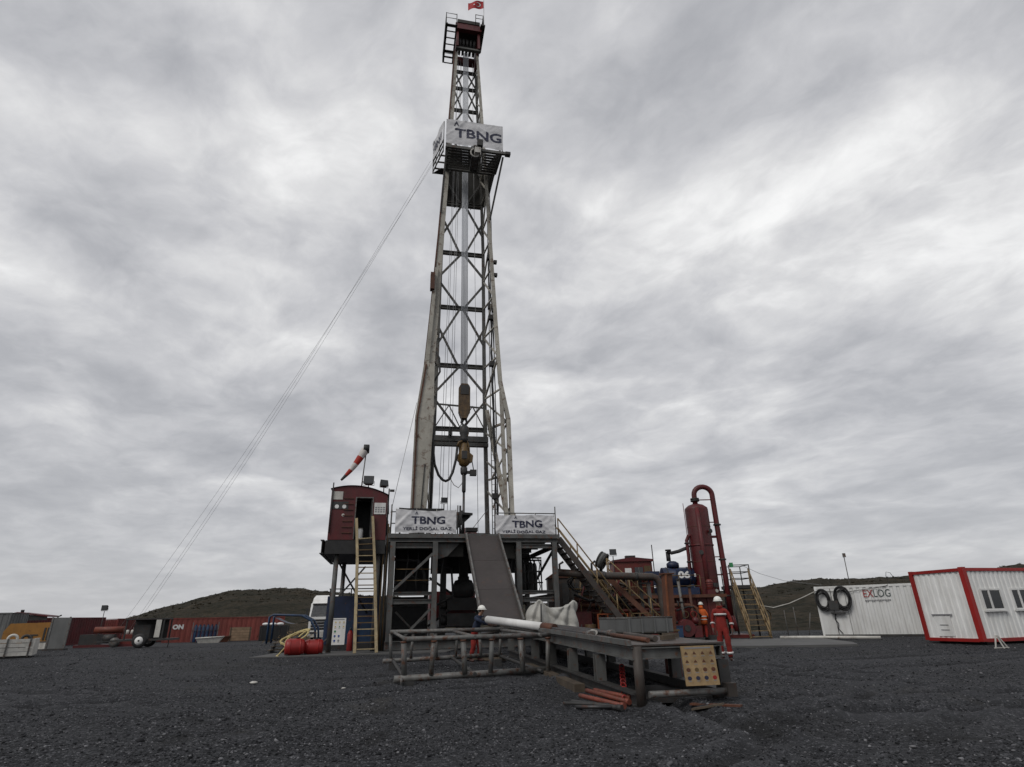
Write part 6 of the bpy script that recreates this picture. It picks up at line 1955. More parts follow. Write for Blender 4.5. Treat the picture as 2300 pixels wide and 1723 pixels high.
for a in (45, 135, 225, 315):
    ms_.part('leg', MB().beam((VX + .55 * math.cos(R(a)), VY + .55 * math.sin(R(a)), .42), (VX + .5 * math.cos(R(a)), VY + .5 * math.sin(R(a)), 1.1), .16, .16), M_RED)
ms_.part('skid', MB().box((9.7, 34.2, .25), (12.9, 36.2, .419)), M_REDB)
for z_ in (1.6, 3.4, 4.3, 6.3):
    ms_.part('weld_seam', MB().lathe([(.682, z_), (.692, z_ + .01), (.692, z_ + .025), (.682, z_ + .035)], 28, (VX, VY, 0)), M_BROWN)
for a, z_ in ((-70, 3.0), (-110, 4.8), (-60, 6.0), (-35, 1.9)):
    dx, dy = math.cos(R(a)), math.sin(R(a))
    nz = ms_.part('nozzle', MB().tube((VX + .66 * dx, VY + .66 * dy, z_), (VX + .86 * dx, VY + .86 * dy, z_), .07, 10), M_RED)
    ms_.part('blind_flange', MB().tube((VX + .861 * dx, VY + .861 * dy, z_), (VX + .90 * dx, VY + .90 * dy, z_), .13, 12), M_DARK, nz)
ms_.part('pressure_gauge', MB().tube((VX + .3, VY - .70, 2.7), (VX + .3, VY - .76, 2.7), .09, 12), M_WHITED)
ms_.part('manway', MB().tube((VX - .42, VY - .5, 1.5), (VX - .62, VY - .74, 1.5), .22, 16), M_DARK)
for z_ in (2.4, 4.4, 6.4):
    ms_.part('pipe_flange', MB().lathe([(.22, z_), (.22, z_ + .08)], 14, (VX + 1.11, VY - .05, 0)), M_DARK)
ms_.part('name_plate', MB().box((VX - .22, VY - .86, 2.0), (VX + .12, VY - .835, 2.25)), M_WHITED)
ms_.part('outlet', MB().path([(VX + .4, VY - .5, 1.3), (VX + .9, VY - 1.0, 1.3), (VX + .95, VY - 1.1, .6)], .12, 10), M_RED)

# platform and stair at right
pf = wt_thing('access_platform', 'small steel platform with railing to the right of the red vessel', 'platform', (12.9, 35, .25))
pf.part('deck', MB().box((12.15, 34.6, 2.80), (13.5, 36.2, 2.98)), M_DARK)
for x, y in ((12.25, 34.7), (13.4, 34.7), (12.25, 36.1), (13.4, 36.1)):
    pf.part('leg', MB().tube((x, y, .25), (x, y, 2.8), .05, 8), M_DARK)
    pf.part('rail_post', MB().tube((x, y, 2.98), (x, y, 4.1), .032, 6), M_DARK)
for z_ in (3.35, 3.7, 4.08):
    pf.part('guard_rail', MB().path([(12.25, 34.7, z_), (13.4, 34.7, z_), (13.4, 36.1, z_), (12.25, 36.1, z_)], .026, 6), M_DARK)
pf.part('green_valve', MB().box((12.28, 34.5, 3.95), (12.45, 34.66, 4.2)), M_INKG)
st3 = wt_thing('staircase', 'ochre steel staircase descending towards the camera from the platform right of the vessel', 'staircase', (12.5, 32.8, .25))
staircase(st3, (12.25, 34.5, 2.85), (11.6, 31.2, .3), 1.05, (1, .1, 0), 10, M_TAN, M_TAN, M_TAN, rail_posts=4, mids=1, sw=.2, rr=.034)

# flow line and brown standpipe
fp = wt_thing('flow_line', 'thick dark flow pipe running right from the rig then bending down', 'pipe', (4.8, 31, 3.3))
fp.part('pipe', MB().path([(1.9, 30.4, 3.62), (4.6, 30.9, 3.42), (7.0, 31.2, 3.34), (7.22, 31.2, 3.26), (7.35, 31.2, 3.02), (7.38, 31.2, 2.0), (7.4, 31.2, .3)], .18, 12), M_DECK)
fp.part('clamp', MB().tube((4.4, 30.86, 3.44), (4.52, 30.88, 3.43), .21, 12), M_DARK)
fp.part('clamp', MB().tube((6.1, 31.09, 3.365), (6.22, 31.1, 3.36), .21, 12), M_DARK)
du = rig_thing('upright_post', 'slim rusty red brown upright post standing behind the near end of the catwalk', 'post', (3.42, -13.2, .1))
du.part('column', MB().beam((3.42, -13.2, .3), (3.52, -13.2, 2.55), .22, .22, (0, 1, 0)), M_BROWN)
du.part('stiffener', MB().beam((3.33, -13.325, .3), (3.43, -13.325, 2.55), .05, .03, (0, 1, 0)), pmat('worn_orange_brown_paint', (.17, .055, .02), .6, 0, .3, 2, rust=.4, dirt=.3))
du.part('base_sleeve', MB().beam((3.41, -13.2, .02), (3.43, -13.2, 1.15), .31, .31, (0, 1, 0)), M_REDB)
du.part('cap_plate', MB().box((3.36, -13.35, 2.551), (3.68, -13.05, 2.585)), M_BROWN)
for z_ in (.9, 1.12):
    du.part('clamp', MB().box((3.24, -13.38, z_), (3.62, -13.02, z_ + .05)), M_OCHRE)
fd = wt_thing('flow_line_stand', 'dark steel stand carrying the bent end of the flow pipe', 'stand', (6.7, 31.4, .25))
fd.part('post', MB().beam((6.85, 31.4, .27), (6.8, 31.4, 3.0), .18, .18, (0, 1, 0)), M_STEEL)
fd.part('post', MB().beam((6.45, 31.5, .27), (6.42, 31.5, 3.2), .14, .14, (0, 1, 0)), M_DARK)
fd.part('foot_plate', MB().box((6.3, 31.2, .22), (7.0, 31.7, .269)), M_DARK)
fd.part('saddle', MB().box((6.3, 31.3, 3.0), (6.95, 31.55, 3.08)), M_DARK)
# low orange and yellow barrier railing
for k, (x0, x1, lab, m_) in enumerate(((4.0, 5.55, 'left half of the low orange barrier railing before the red tank', M_ORANGE), (5.7, 7.0, 'right half of the low barrier railing, ochre, beside the flow pipe bend', M_OCHRE))):
    t = wt_thing('barrier', lab, 'barrier', ((x0 + x1) / 2, 31, PZ), 0, 'low barrier railings')
    for z_ in (.95, 1.3, 1.6):
        t.part('rail', MB().tube((x0, 31, z_), (x1, 31, z_), .028, 6), m_)
    for i in range(4):
        x = x0 + .03 + (x1 - x0 - .06) * i / 3
        t.part('post', MB().beam((x, 31, PZ), (x, 31, 1.6), .06, .06), m_)
    t.part('toe_board', MB().box((x0 + .05, 30.97, .6), (x1 - .05, 30.99, .88)), M_REDB)
# red mud pump near the vessel
mpn = wt_thing('mud_pump', 'dark red piston pump with round housings left of the orange vest worker', 'pump', (8.7, 32.2, .25))
mpn.part('skid', MB().box((7.9, 31.9, .25), (9.5, 32.8, .40)), M_DARK)
mpn.part('gear_housing', MB().tube((8.7, 31.95, .85), (8.7, 32.7, .85), .42, 20), M_RED)
mpn.part('fluid_end', MB().box((9.05, 32.0, .41), (9.45, 32.6, .95)), M_RED)
mpn.part('crankcase', MB().box((8.0, 32.05, .41), (8.35, 32.65, 1.05)), M_REDB)
for x in (8.1, 9.25):
    mpn.part('dampener', MB().sphere((x, 32.3, 1.2), .18, 12, 8), M_RED)
mpn.part('hub', MB().tube((8.7, 31.9, .85), (8.7, 31.949, .85), .16, 12), M_DARK)
# small blue cart
bct = wt_thing('blue_box', 'small teal blue steel box between flow pipe bend and red pump', 'box', (7.95, 30.9, .25))
bct.part('body', MB().box((7.65, 30.6, .26), (8.1, 31.0, .95)), M_BLUEB)
bct.part('lid', MB().box((7.62, 30.57, .951), (8.13, 31.03, 1.0)), M_BLUE)

# agitator motors on the tank deck
for k, (x, y, lab) in enumerate(((5.55, 33.9, 'leftmost red agitator motor on the tank deck'), (8.15, 33.9, 'middle red agitator motor on the tank deck, before the cabin door'), (10.75, 33.9, 'rightmost red agitator motor on the tank deck, beside the vessel'))):
    t = wt_thing('agitator_motor', lab, 'motor', (x, y, 2.44), 0, 'agitator motors')
    t.part('gearbox', MB().box((x - .22, y - .22, 2.441), (x + .22, y + .22, 2.75)), M_RED)
    t.part('motor_body', MB().lathe([(.16, 2.751), (.19, 2.8), (.19, 3.2), (.12, 3.28), (.05, 3.3)], 14, (x, y, 0)), M_REDB)
    for z_ in (2.88, 3.0, 3.12):
        t.part('cooling_fin', MB().lathe([(.19, z_), (.215, z_ + .01), (.215, z_ + .03), (.19, z_ + .04)], 14, (x, y, 0)), M_RED)
    t.part('terminal_box', MB().box((x + .19, y - .1, 2.9), (x + .3, y + .1, 3.1)), M_DARK)
# valve manifold low in front of the tank
vm = wt_thing('valve_manifold', 'rusty valve manifold of pipes and handwheels in front of the red tank', 'manifold', (6.0, 32.2, .25))
for z_ in (.62, 1.12, 1.75):
    vm.part('header_pipe', MB().tube((4.9, 32.25, z_), (8.3, 32.25, z_), .085, 10), M_DECK if z_ < 1.5 else M_REDB)
for k in range(8):
    x = 5.0 + k * .44
    vm.part('branch_pipe', MB().tube((x, 32.18, .25), (x, 32.18, 1.75), .06, 8), (M_DECK, M_RED, M_BROWN)[k % 3])
    for z_ in (.85, 1.4):
        vm.part('flange', MB().lathe([(.11, z_), (.11, z_ + .05)], 10, (x, 32.18, 0)), M_DARK)
    if k % 2 == 0:
        hw = vm.part('handwheel', MB().path([(x + .13 * math.cos(t), 31.98, 1.15 + .13 * math.sin(t)) for t in np.linspace(0, 2 * math.pi, 14, endpoint=False)], .018, 5, closed=True), (M_BRIGHTRED, M_OCHRE)[k % 4 // 2])
        vm.part('valve_body', MB().box((x - .09, 32.0, 1.05), (x + .09, 32.12, 1.25)), M_BROWN)
        vm.part('spindle', MB().tube((x, 31.97, 1.15), (x, 32.0, 1.15), .02, 6), M_GALV, hw)
# second pipe line below the deck edge
sl = wt_thing('suction_line', 'long rusty suction pipe with flanges under the tank deck edge', 'pipe', (7, 33.1, 2.1))
sl.part('pipe', MB().path([(3.4, 33.1, 2.05), (6.8, 33.05, 2.0), (9.3, 33.05, 1.95), (9.6, 33.05, 1.8), (9.65, 33.05, .5)], .11, 10), M_BROWN)
for x in (4.2, 5.6, 7.2, 8.6):
    sl.part('flange', MB().tube((x, 33.08, 2.03), (x + .06, 33.08, 2.03), .17, 12), M_DARK)
    sl.part('hanger', MB().beam((x + .3, 33.15, 2.05), (x + .3, 33.15, 2.34), .04, .04), M_DARK)
rgH = random.Random(12)
for k, (x, y, z, m_, lab) in enumerate(((3.4, 32.9, 3.2, M_BLACK, 'tangle of black hoses slung beside the top of the long staircase'), (4.3, 33.2, 3.0, M_OCHRE, 'tangle of ochre hoses right of the black one behind the staircase'), (5.6, 33.0, 2.7, M_DECK, 'brown hose tangle hanging on the tank railing left of the cabin'))):
    pts = []
    for i in range(60):
        a = i * .52
        pts.append((x + (.5 + .12 * math.sin(i * .7)) * math.cos(a) + rgH.uniform(-.08, .08), y + .25 * math.sin(a * .7), z + (.38 + .1 * math.cos(i * .4)) * math.sin(a) + rgH.uniform(-.06, .06)))
    single('hose_tangle', MB().path(pts, .045, 6), m_, lab, 'hose', (x, y, z), 0, 'hose tangles on the tank', (x, y, z))
pc = wt_thing('pipe_cage', 'tan tubular railing cage with crossing pipes above the red tank by the staircase', 'railing', (4.2, 32.9, 2.0))
for k in range(7):
    x = 2.9 + k * .5
    pc.part('upright', MB().tube((x, 32.75, 1.2), (x + rgH.uniform(-.1, .1), 32.75, 3.6), .03, 6), M_TAN if k % 2 else M_DECK)
for z_ in (1.7, 2.3, 2.9, 3.5):
    pc.part('rail', MB().tube((2.8, 32.72, z_), (6.1, 32.72, z_ - .1), .03, 6), M_TAN if z_ > 2.5 else M_BROWN)
for k in range(5):
    x = 3.0 + k * .6
    pc.part('cross_pipe', MB().tube((x, 32.66, 1.3 + .2 * (k % 2)), (x + .7, 32.66, 3.2 - .3 * (k % 3)), .045, 8), (M_RED, M_DECK, M_TAN)[k % 3])
hc = wt_thing('hydrocyclone_bank', 'bank of brick red cone shaped hydrocyclones on the tank deck left of the blue unit', 'hydrocyclones', (7.0, 34.3, 2.44))
for k in range(6):
    x = 6.1 + k * .3
    hc.part('cone', MB().lathe([(.03, 2.62), (.06, 2.7), (.14, 3.25), (.15, 3.5), (.10, 3.55)], 12, (x, 34.3, 0)), M_REDB if k % 2 else M_BROWN)
hc.part('feed_pipe', MB().tube((5.9, 34.15, 3.4), (7.9, 34.15, 3.4), .08, 10), M_DARK)
hc.part('trough', MB().box((5.9, 34.1, 2.45), (7.8, 34.5, 2.62)), M_DECK)
for x in (5.95, 7.75):
    hc.part('frame_post', MB().beam((x, 34.55, 2.45), (x, 34.55, 3.65), .08, .08), M_OCHRE)
pw_ = wt_thing('pump_house', 'rusty dark engine house filling the gap behind the long staircase', 'engine house', (3.9, 37.2, .25))
pw_.part('wall', MB().box((1.9, 36.8, .3), (5.7, 38.6, 3.7)), M_DECK)
for k in range(6):
    pw_.part('louvre', MB().box((2.2 + k * .55, 36.74, 2.2), (2.6 + k * .55, 36.799, 3.4)), M_DARK)
pw_.part('roof', MB().prism([(1.8, 3.71), (5.8, 3.71), (5.2, 4.1), (2.4, 4.1)], 'y', 36.7, 38.7), M_BROWN)
for x in (2.7, 3.6, 4.7):
    pw_.part('exhaust_pipe', MB().path([(x, 37.4, 4.0), (x, 37.4, 4.55), (x + .25, 37.4, 4.7)], .07, 8), M_DARK)
pw_.part('base', MB().box((1.8, 36.7, .2), (5.8, 38.7, .299)), M_DARK)
for k, (x, y, z0, m_, lab) in enumerate(((5.3, 31.75, .25, M_BLUEB, 'blue steel barrel on the ground at the foot of the brown staircase'), (6.15, 31.85, .25, M_REDB, 'brick red barrel right of the blue one before the valve manifold'),
                                          (3.7, 31.6, .25, M_OCHRE, 'ochre barrel under the upper half of the long staircase'))):
    t = wt_thing('barrel', lab, 'barrel', (x, y, z0), 0, 'barrels right of the rig')
    t.part('body', MB().lathe([(.27, z0), (.29, z0 + .03), (.29, z0 + .86), (.27, z0 + .89)], 16, (x, y, 0)), m_)
    for h in (.29, .59):
        t.part('hoop', MB().lathe([(.29, z0 + h), (.305, z0 + h + .015), (.29, z0 + h + .03)], 16, (x, y, 0)), m_)
    t.part('bung', MB().tube((x + .12, y, z0 + .89), (x + .12, y, z0 + .92), .04, 8), M_GALV)
for k, (p, q, m_, lab) in enumerate((((8.9, 32.9, .3), (8.75, 32.9, 3.3), M_GALV, 'grey riser pipe standing left of the orange vest worker'), ((9.35, 33.0, .3), (9.35, 33.0, 2.9), M_BROWN, 'rusty riser pipe next to the grey one before the red tank'), ((4.75, 32.3, .3), (4.7, 32.3, 2.6), M_RED, 'maroon riser pipe behind the brown staircase'))):
    t = wt_thing('riser_pipe', lab, 'pipe', p, 0, 'riser pipes before the tank')
    t.part('tube', MB().tube(p, q, .075, 10), m_)
    for f_ in (.25, .6, .98):
        c = Vector(p).lerp(Vector(q), f_)
        t.part('flange', MB().tube(c, c + Vector((0, 0, .05)), .13, 12), M_DARK)
    t.part('valve', MB().path([(p[0] + .16 * math.cos(a), p[1] - .16, 1.5 + .16 * math.sin(a)) for a in np.linspace(0, 2 * math.pi, 14, endpoint=False)], .02, 5, closed=True), M_BRIGHTRED if k == 1 else M_OCHRE)
# dark gear behind the staircase: pallets of hoses and pumps, red wall panels
for k, (x, y, z0, dx, dy, dz, m_, lab) in enumerate(((3.3, 32.4, .25, 1.1, .7, 1.5, M_RED, 'maroon steel cabinet under the long staircase'), (4.6, 32.5, .25, .9, .7, 1.2, M_REDB, 'brick red cabinet to the right of the maroon one under the staircase'), (5.9, 32.7, .25, 1.0, .6, 1.0, M_DARK, 'dark machine box low in front of the red tank'))):
    t = wt_thing('cabinet', lab, 'cabinet', (x, y, z0), 0, 'cabinets under the staircase')
    t.part('body', MB().box((x - dx / 2, y - dy / 2, z0 + .08), (x + dx / 2, y + dy / 2, z0 + dz)), m_)
    for s in (-.25, .25):
        t.part('door', MB().box((x + s * dx - .2 * dx, y - dy / 2 - .02, z0 + .15), (x + s * dx + .2 * dx, y - dy / 2 - .001, z0 + dz - .08)), m_)
    t.part('plinth', MB().box((x - dx / 2 + .04, y - dy / 2 + .04, z0), (x + dx / 2 - .04, y + dy / 2 - .04, z0 + .079)), M_DARK)
    t.part('handle', MB().box((x - .02, y - dy / 2 - .05, z0 + dz * .5), (x + .02, y - dy / 2 - .021, z0 + dz * .6)), M_GALV)
# pipes and hoses crossing in front of the tank
for k, (pts, r_, m_, lab) in enumerate((
        ([(4.2, 33.2, 1.9), (5.4, 33.0, 1.75), (6.6, 32.9, 1.8), (7.8, 33.0, 1.6)], .05, M_GALV, 'thin grey pipe crossing in front of the red tank'),
        ([(3.0, 32.0, 2.6), (3.8, 31.9, 2.25), (4.8, 32.2, 2.5), (5.6, 32.3, 2.2), (6.3, 32.4, 1.5)], .07, M_BLACK, 'thick black hose sagging from the staircase to the red tank'),
        ([(8.0, 33.1, 2.2), (8.5, 33.0, 1.7), (9.2, 33.0, 1.9), (9.8, 33.0, 1.4)], .06, M_BLACK, 'black hose hanging below the blue unit'))):
    single('pipe_run', MB().path(pts, r_, 8), m_, lab, 'hose', pts[0], 0, None, pts[0])


# ---- containers on the right
def wall_frame(A, B):
    A, B = Vector((A[0], A[1], 0)), Vector((B[0], B[1], 0))
    d = (B - A).normalized()
    return A, math.atan2(d.y, d.x)


A, ra_ = wall_frame((16.2, 33.3), (20.1, 31.1))
ex = Thing('office_container', 'white ribbed container lettered EXLOG standing behind the cabin', 'container', (A.x, A.y, .2), ra_)
# local: x along the front, y into the container, z up
EL, ED, EH = 6.06, 2.44, 2.55
ex.part('front_wall', MB().corrugated((1.42, .04), (EL - .1, .04), .16, EH - .12, .30, .042, (0, -1, 0)), M_CONTW)
ex.part('door_leaf', MB().box((.1, .0, .16), (.74, .05, EH - .12)), M_CONTW)
ex.part('door_leaf', MB().box((.76, .0, .16), (1.40, .05, EH - .12)), M_CONTW)
ex.part('lock_rod', MB().tube((.76, -.02, .18), (.76, -.02, EH - .14), .012, 6), M_GALV)
ex.part('end_wall', MB().corrugated((.04, ED - .1), (.04, .1), .16, EH - .12, .26, .028, (-1, 0, 0)), M_CONTW)
ex.part('rear_wall', MB().box((.1, ED - .05, .16), (EL - .1, ED - .01, EH - .12)), M_CONTW)
ex.part('end_wall', MB().box((EL - .06, .1, .16), (EL - .02, ED - .1, EH - .12)), M_CONTW)
ex.part('roof', MB().box((.02, .02, EH - .06), (EL - .02, ED - .02, EH - .01)), M_CONTW)
for x in (.05, EL - .05):
    for y in (.05, ED - .05):
        ex.part('corner_post', MB().cbox((x, y, EH / 2), (.1, .1, EH)), M_CONTW)
ex.part('top_rail', MB().box((.101, -.01, EH - .119), (EL - .101, .07, EH - .005)), M_CONTW)
ex.part('bottom_rail', MB().box((.101, -.01, .04), (EL - .101, .07, .159)), M_DARK)
t1_, t2_ = text_mesh('EX', .4, .46, .36, .0), text_mesh('LOG', .4, .74, .36, -.002)
ex.part('lettering', place(t1_, (2.50, -.022, 2.12), (1, 0, 0), (0, 0, 1), (0, -1, 0)), M_INKRED)
ex.part('lettering', place(t2_, (3.12, -.022, 2.12), (1, 0, 0), (0, 0, 1), (0, -1, 0)), M_INKGRN)
sm = MB()
x = 2.3
rgm = random.Random(2)
while x < 3.45:
    w_ = rgm.uniform(.03, .07)
    sm.box((x, -.022, 1.74), (x + w_, -.006, 1.81)); x += w_ + .02
ex.part('small_print', sm, M_INKGREY)
ex.part('air_conditioner', MB().box((.58, -.32, 1.36), (1.02, -.045, 1.82)), M_DARK)
ex.part('cable_tray', MB().box((.6, -.24, 1.16), (1.28, -.05, 1.24)), M_DARK)
ex.part('drain_pipe', MB().path([(.8, -.08, 1.15), (.72, -.08, .9), (.84, -.08, .7), (.78, -.08, .45), (.95, -.06, .2)], .022, 6), M_BLACK)


def coil(t, c, r_, turns, wob, lab, name='hose_coil'):
    pts = []
    n = 26 * turns
    rg_ = random.Random(int(r_ * 1000))
    for i in range(n):
        a = 2 * math.pi * i / 26
        rr = r_ + .09 * math.sin(i * .093 + 1) + wob * rg_.uniform(-1, 1)
        pts.append((c[0] + rr * .72 * math.cos(a), c[1] - .15 + .06 * math.sin(i * .31), c[2] + rr * 1.10 * math.sin(a)))
    return MB().path(pts, .034, 6)


for c, r_, lab in (((.34, -.02, 1.86), .40, 'smaller black cable coil hung on the left end of the white container'), ((1.28, -.02, 1.92), .46, 'larger black cable coil hung right of the grey air conditioner')):
    p = Matrix.Translation((A.x, A.y, .2)) @ Matrix.Rotation(ra_, 4, 'Z') @ Vector(c)
    mb = coil(None, (0, 0, 0), r_, 6, .012, lab)
    single('cable_coil', mb, M_BLACK, lab, 'cable coil', tuple(p), ra_, 'cable coils on the white container')
ex.part('roof_lamp_pole', MB().tube((1.75, .4, EH), (1.78, .4, 4.05), .022, 6), M_GALV)
ex.part('roof_lamp', MB().cbox((1.8, .4, 4.12), (.16, .2, .2)), M_GALV)
ex.part('cable_loop', MB().path([(3.55, .3, EH), (3.5, .3, 2.95), (3.55, .3, 3.15), (3.72, .3, 3.1), (3.9, .3, 2.7)], .014, 5), M_BLACK)
ex.part('roof_cable', MB().path([(.0, -.05, 2.32), (.6, -.06, 2.3), (1.5, -.06, 2.22), (2.6, -.06, 2.35), (3.4, -.06, 2.46), (3.6, .1, 2.6)], .014, 5), M_BLACK)
# timber blocking and pipe in front
single('ground_pipe', MB().path([(12.9, 30.9, .36), (14.6, 30.0, .36), (16.6, 28.8, .34)], .07, 8), M_WHITED, 'long pale pipe lying on the ground before the white container', 'pipe', (12.9, 30.9, .25), 0, None, (12.9, 30.9, .25))
single('slack_cable', MB().path([(13.5, 34.5, 1.9), (14.2, 34.2, 1.75), (15.0, 33.9, 1.95), (15.7, 33.6, 2.25), (16.2, 33.3, 2.5)], .025, 6), M_WHITED, 'pale cable sagging from the stair railing to the white container', 'cable', (13.5, 34.5, .25), 0, None, (13.5, 34.5, .25))
single('overhead_wire', MB().path([(13.4, 36.0, 4.2), (15.5, 38.5, 3.8), (18.5, 42, 3.5), (24, 48, 3.4)], .012, 5), M_WIRE, 'thin overhead wire running right from the platform railing', 'wire', (13.4, 36.0, 4.2), 0, None, (13.4, 36.0, 4.2))
for k, (x, y, h, lab) in enumerate(((14.4, 33.4, 1.35, 'leftmost thin steel stake between stairs and white container'), (14.75, 33.0, 1.5, 'middle thin steel stake between stairs and white container'), (15.2, 32.8, 1.2, 'leaning thin steel stake nearest the white container'))):
    single('stake', MB().tube((x, y, .25), (x + (.3 if k == 2 else 0), y, .25 + h), .022, 6), M_GALV, lab, 'stake', (x, y, .25), 0, 'steel stakes by the container', (x, y, .25))
hx = wt_thing('hanging_hose', 'looped yellow brown hose hung on a post right of the staircase', 'hose', (13.9, 34.6, .25))
hx.part('post', MB().tube((13.9, 34.7, .25), (13.9, 34.7, 1.75), .03, 6), M_DARK)
hx.part('loop', MB().path([(13.9 + .24 * math.cos(t), 34.6, 1.35 + .3 * math.sin(t)) for t in np.linspace(0, 11, 36)], .03, 6), M_OCHRE)

# cabin with red frame
A, rb_ = wall_frame((17.4, 23.6), (20.27, 24.47))
cbn = Thing('site_cabin', 'white ribbed prefab cabin with red steel frame at the right edge', 'cabin', (A.x, A.y, .34), rb_)
CL, CD, CH = 6.0, 2.3, 2.62
# local: x along the long wall, y into the cabin
cbn.part('long_wall', MB().corrugated((.16, .05), (CL - .1, .05), .1, CH - .1, .24, .034, (0, -1, 0)), M_CONTW)
cbn.part('end_wall', MB().corrugated((.05, CD - .1), (.05, .12), .1, CH - .1, .24, .030, (-1, 0, 0)), M_CONTW)
cbn.part('rear_wall', MB().box((.1, CD - .06, .1), (CL - .1, CD - .02, CH - .1)), M_CONTW)
cbn.part('end_wall', MB().box((CL - .06, .1, .1), (CL - .02, CD - .1, CH - .1)), M_CONTW)
cbn.part('roof', MB().box((.03, .03, CH - .05), (CL - .03, CD - .03, CH + .02)), M_CONTW)
cbn.part('corner_post', MB().box((-.03, -.03, .0), (.15, .15, CH + .05)), M_CABRED)
cbn.part('corner_post', MB().box((-.03, CD - .12, .0), (.12, CD + .03, CH + .03)), M_CABRED)
cbn.part('corner_post', MB().box((CL - .12, -.03, .0), (CL + .03, .12, CH + .03)), M_CABRED)
cbn.part('top_rail', MB().box((.151, -.02, CH - .1), (CL - .121, .1, CH + .015)), M_CABRED)
cbn.part('top_rail', MB().box((-.02, .151, CH - .1), (.1, CD - .121, CH + .015)), M_CABRED)
cbn.part('bottom_rail', MB().box((.151, -.02, -.02), (CL - .121, .1, .1)), M_CABRED)
cbn.part('bottom_rail', MB().box((-.02, .151, -.02), (.1, CD - .121, .1)), M_CABRED)
cbn.part('floor', MB().box((.05, .05, -.04), (CL - .05, CD - .05, .0)), M_DARK)
for k in range(3):
    x = .62 + k * 1.62
    wf = cbn.part('window', MB().box((x - .06, -.03, 1.08), (x + 1.02, .02, 1.14)).box((x - .06, -.03, 1.80), (x + 1.02, .02, 1.86)).box((x - .06, -.03, 1.141), (x, .02, 1.799)).box((x + .96, -.03, 1.141), (x + 1.02, .02, 1.799)).box((x + .33, -.028, 1.141), (x + .42, .02, 1.799)), M_WHITE)
    cbn.part('pane', MB().box((x + .001, -.005, 1.141), (x + .329, .012, 1.799)), M_GLASS, wf)
    cbn.part('pane', MB().box((x + .421, -.005, 1.141), (x + .959, .012, 1.799)), M_GLASS, wf)
    cbn.part('sill', MB().box((x - .1, -.09, 1.03), (x + 1.06, .02, 1.075)), M_WHITE, wf)
hp_ = cbn.part('service_hatch', MB().box((-.005, 1.05, .16), (.03, 1.72, .90)), M_CONTW)
cbn.part('hatch_rail', MB().box((-.03, .95, .93), (.02, 1.78, .975)), M_INKGREY, hp_)
cbn.part('hatch_vent', MB().box((-.02, 1.2, .56), (-.006, 1.55, .585)), M_INKGREY, hp_)
cbn.part('hatch_vent', MB().box((-.02, 1.2, .38), (-.006, 1.55, .405)), M_INKGREY, hp_)
for x in (.4, 2.6, 5.2):
    cbn.part('support_block', MB().box((x, .2, -.30), (x + .4, 2.1, -.041)), M_DARK)
# white bracket stand in front of the cabin
bs = Thing('bracket_stand', 'small white angle iron stand on the gravel below the cabin window', 'stand', (16.95, 22.3, gz(16.95, 22.3)), rb_)
bs.part('leg', MB().beam((-.22, 0, 0), (-.06, 0, .42), .035, .035), M_WHITED)
bs.part('leg', MB().beam((.30, -.05, 0), (.02, 0, .42), .035, .035), M_WHITED)
bs.part('leg', MB().beam((.02, -.12, 0), (-.02, 0, .42), .035, .035), M_WHITED)
bs.part('foot_bar', MB().beam((-.28, 0, .02), (.34, -.05, .02), .04, .03), M_WHITED)


# ---- left side of the yard
def container(label, A, B, base, length, depth, height, mat, group=None, letters=None, frame=None, pitch=.28):
    A_, ang = wall_frame(A, B)
    t = Thing('shipping_container', label, 'container', (A_.x, A_.y, base), ang, group)
    frame = frame or mat
    t.part('long_wall', MB().corrugated((.1, .04), (length - .1, .04), .16, height - .1, pitch, .035, (0, -1, 0)), mat)
    t.part('end_wall', MB().corrugated((.04, depth - .1), (.04, .1), .16, height - .1, pitch, .035, (-1, 0, 0)), mat)
    t.part('end_wall', MB().corrugated((length - .04, .1), (length - .04, depth - .1), .16, height - .1, pitch, .035, (1, 0, 0)), mat)
    t.part('long_wall', MB().box((.1, depth - .06, .16), (length - .1, depth - .03, height - .1)), mat)
    t.part('roof', MB().box((.02, .02, height - .06), (length - .02, depth - .02, height - .015)), mat)
    for x in (.05, length - .05):
        for y in (.05, depth - .05):
            t.part('corner_post', MB().cbox((x, y, height / 2), (.12, .12, height)), frame)
    t.part('top_rail', MB().box((.112, -.02, height - .099), (length - .112, .08, height)), frame)
    t.part('bottom_rail', MB().box((.112, -.02, .02), (length - .112, .08, .159)), frame)
    if letters:
        s, x, z, w_, h_ = letters
        t.part('lettering', place(text_mesh(s, .5, w_, h_, .03), (x, -.02, z), (1, 0, 0), (0, 0, 1), (0, -1, 0)), M_INKW)
    return t


container('faded orange red container with white ON lettering at the foot of the hill', (-37.9, 66.5), (-28.4, 72.0), -.3, 12.2, 2.44, 2.55, M_ORCONT, 'shipping containers', ('ON', 1.3, 1.65, 1.05, .5), pitch=.5)
container('maroon container nearer the camera on the far left', (-47.0, 54.6), (-45.4, 62), -.12, 12.2, 2.44, 2.6, M_RED, 'shipping containers')
container('maroon container farther off behind the trailer', (-44.0, 68.0), (-42.0, 76), -.25, 12.2, 2.44, 2.6, M_REDB, 'shipping containers')
container('grey ribbed container cut by the left edge of the view', (-44.6, 45.6), (-41, 46.4), -.05, 6.06, 2.44, 2.75, M_GREYCONT, 'shipping containers', pitch=.4)
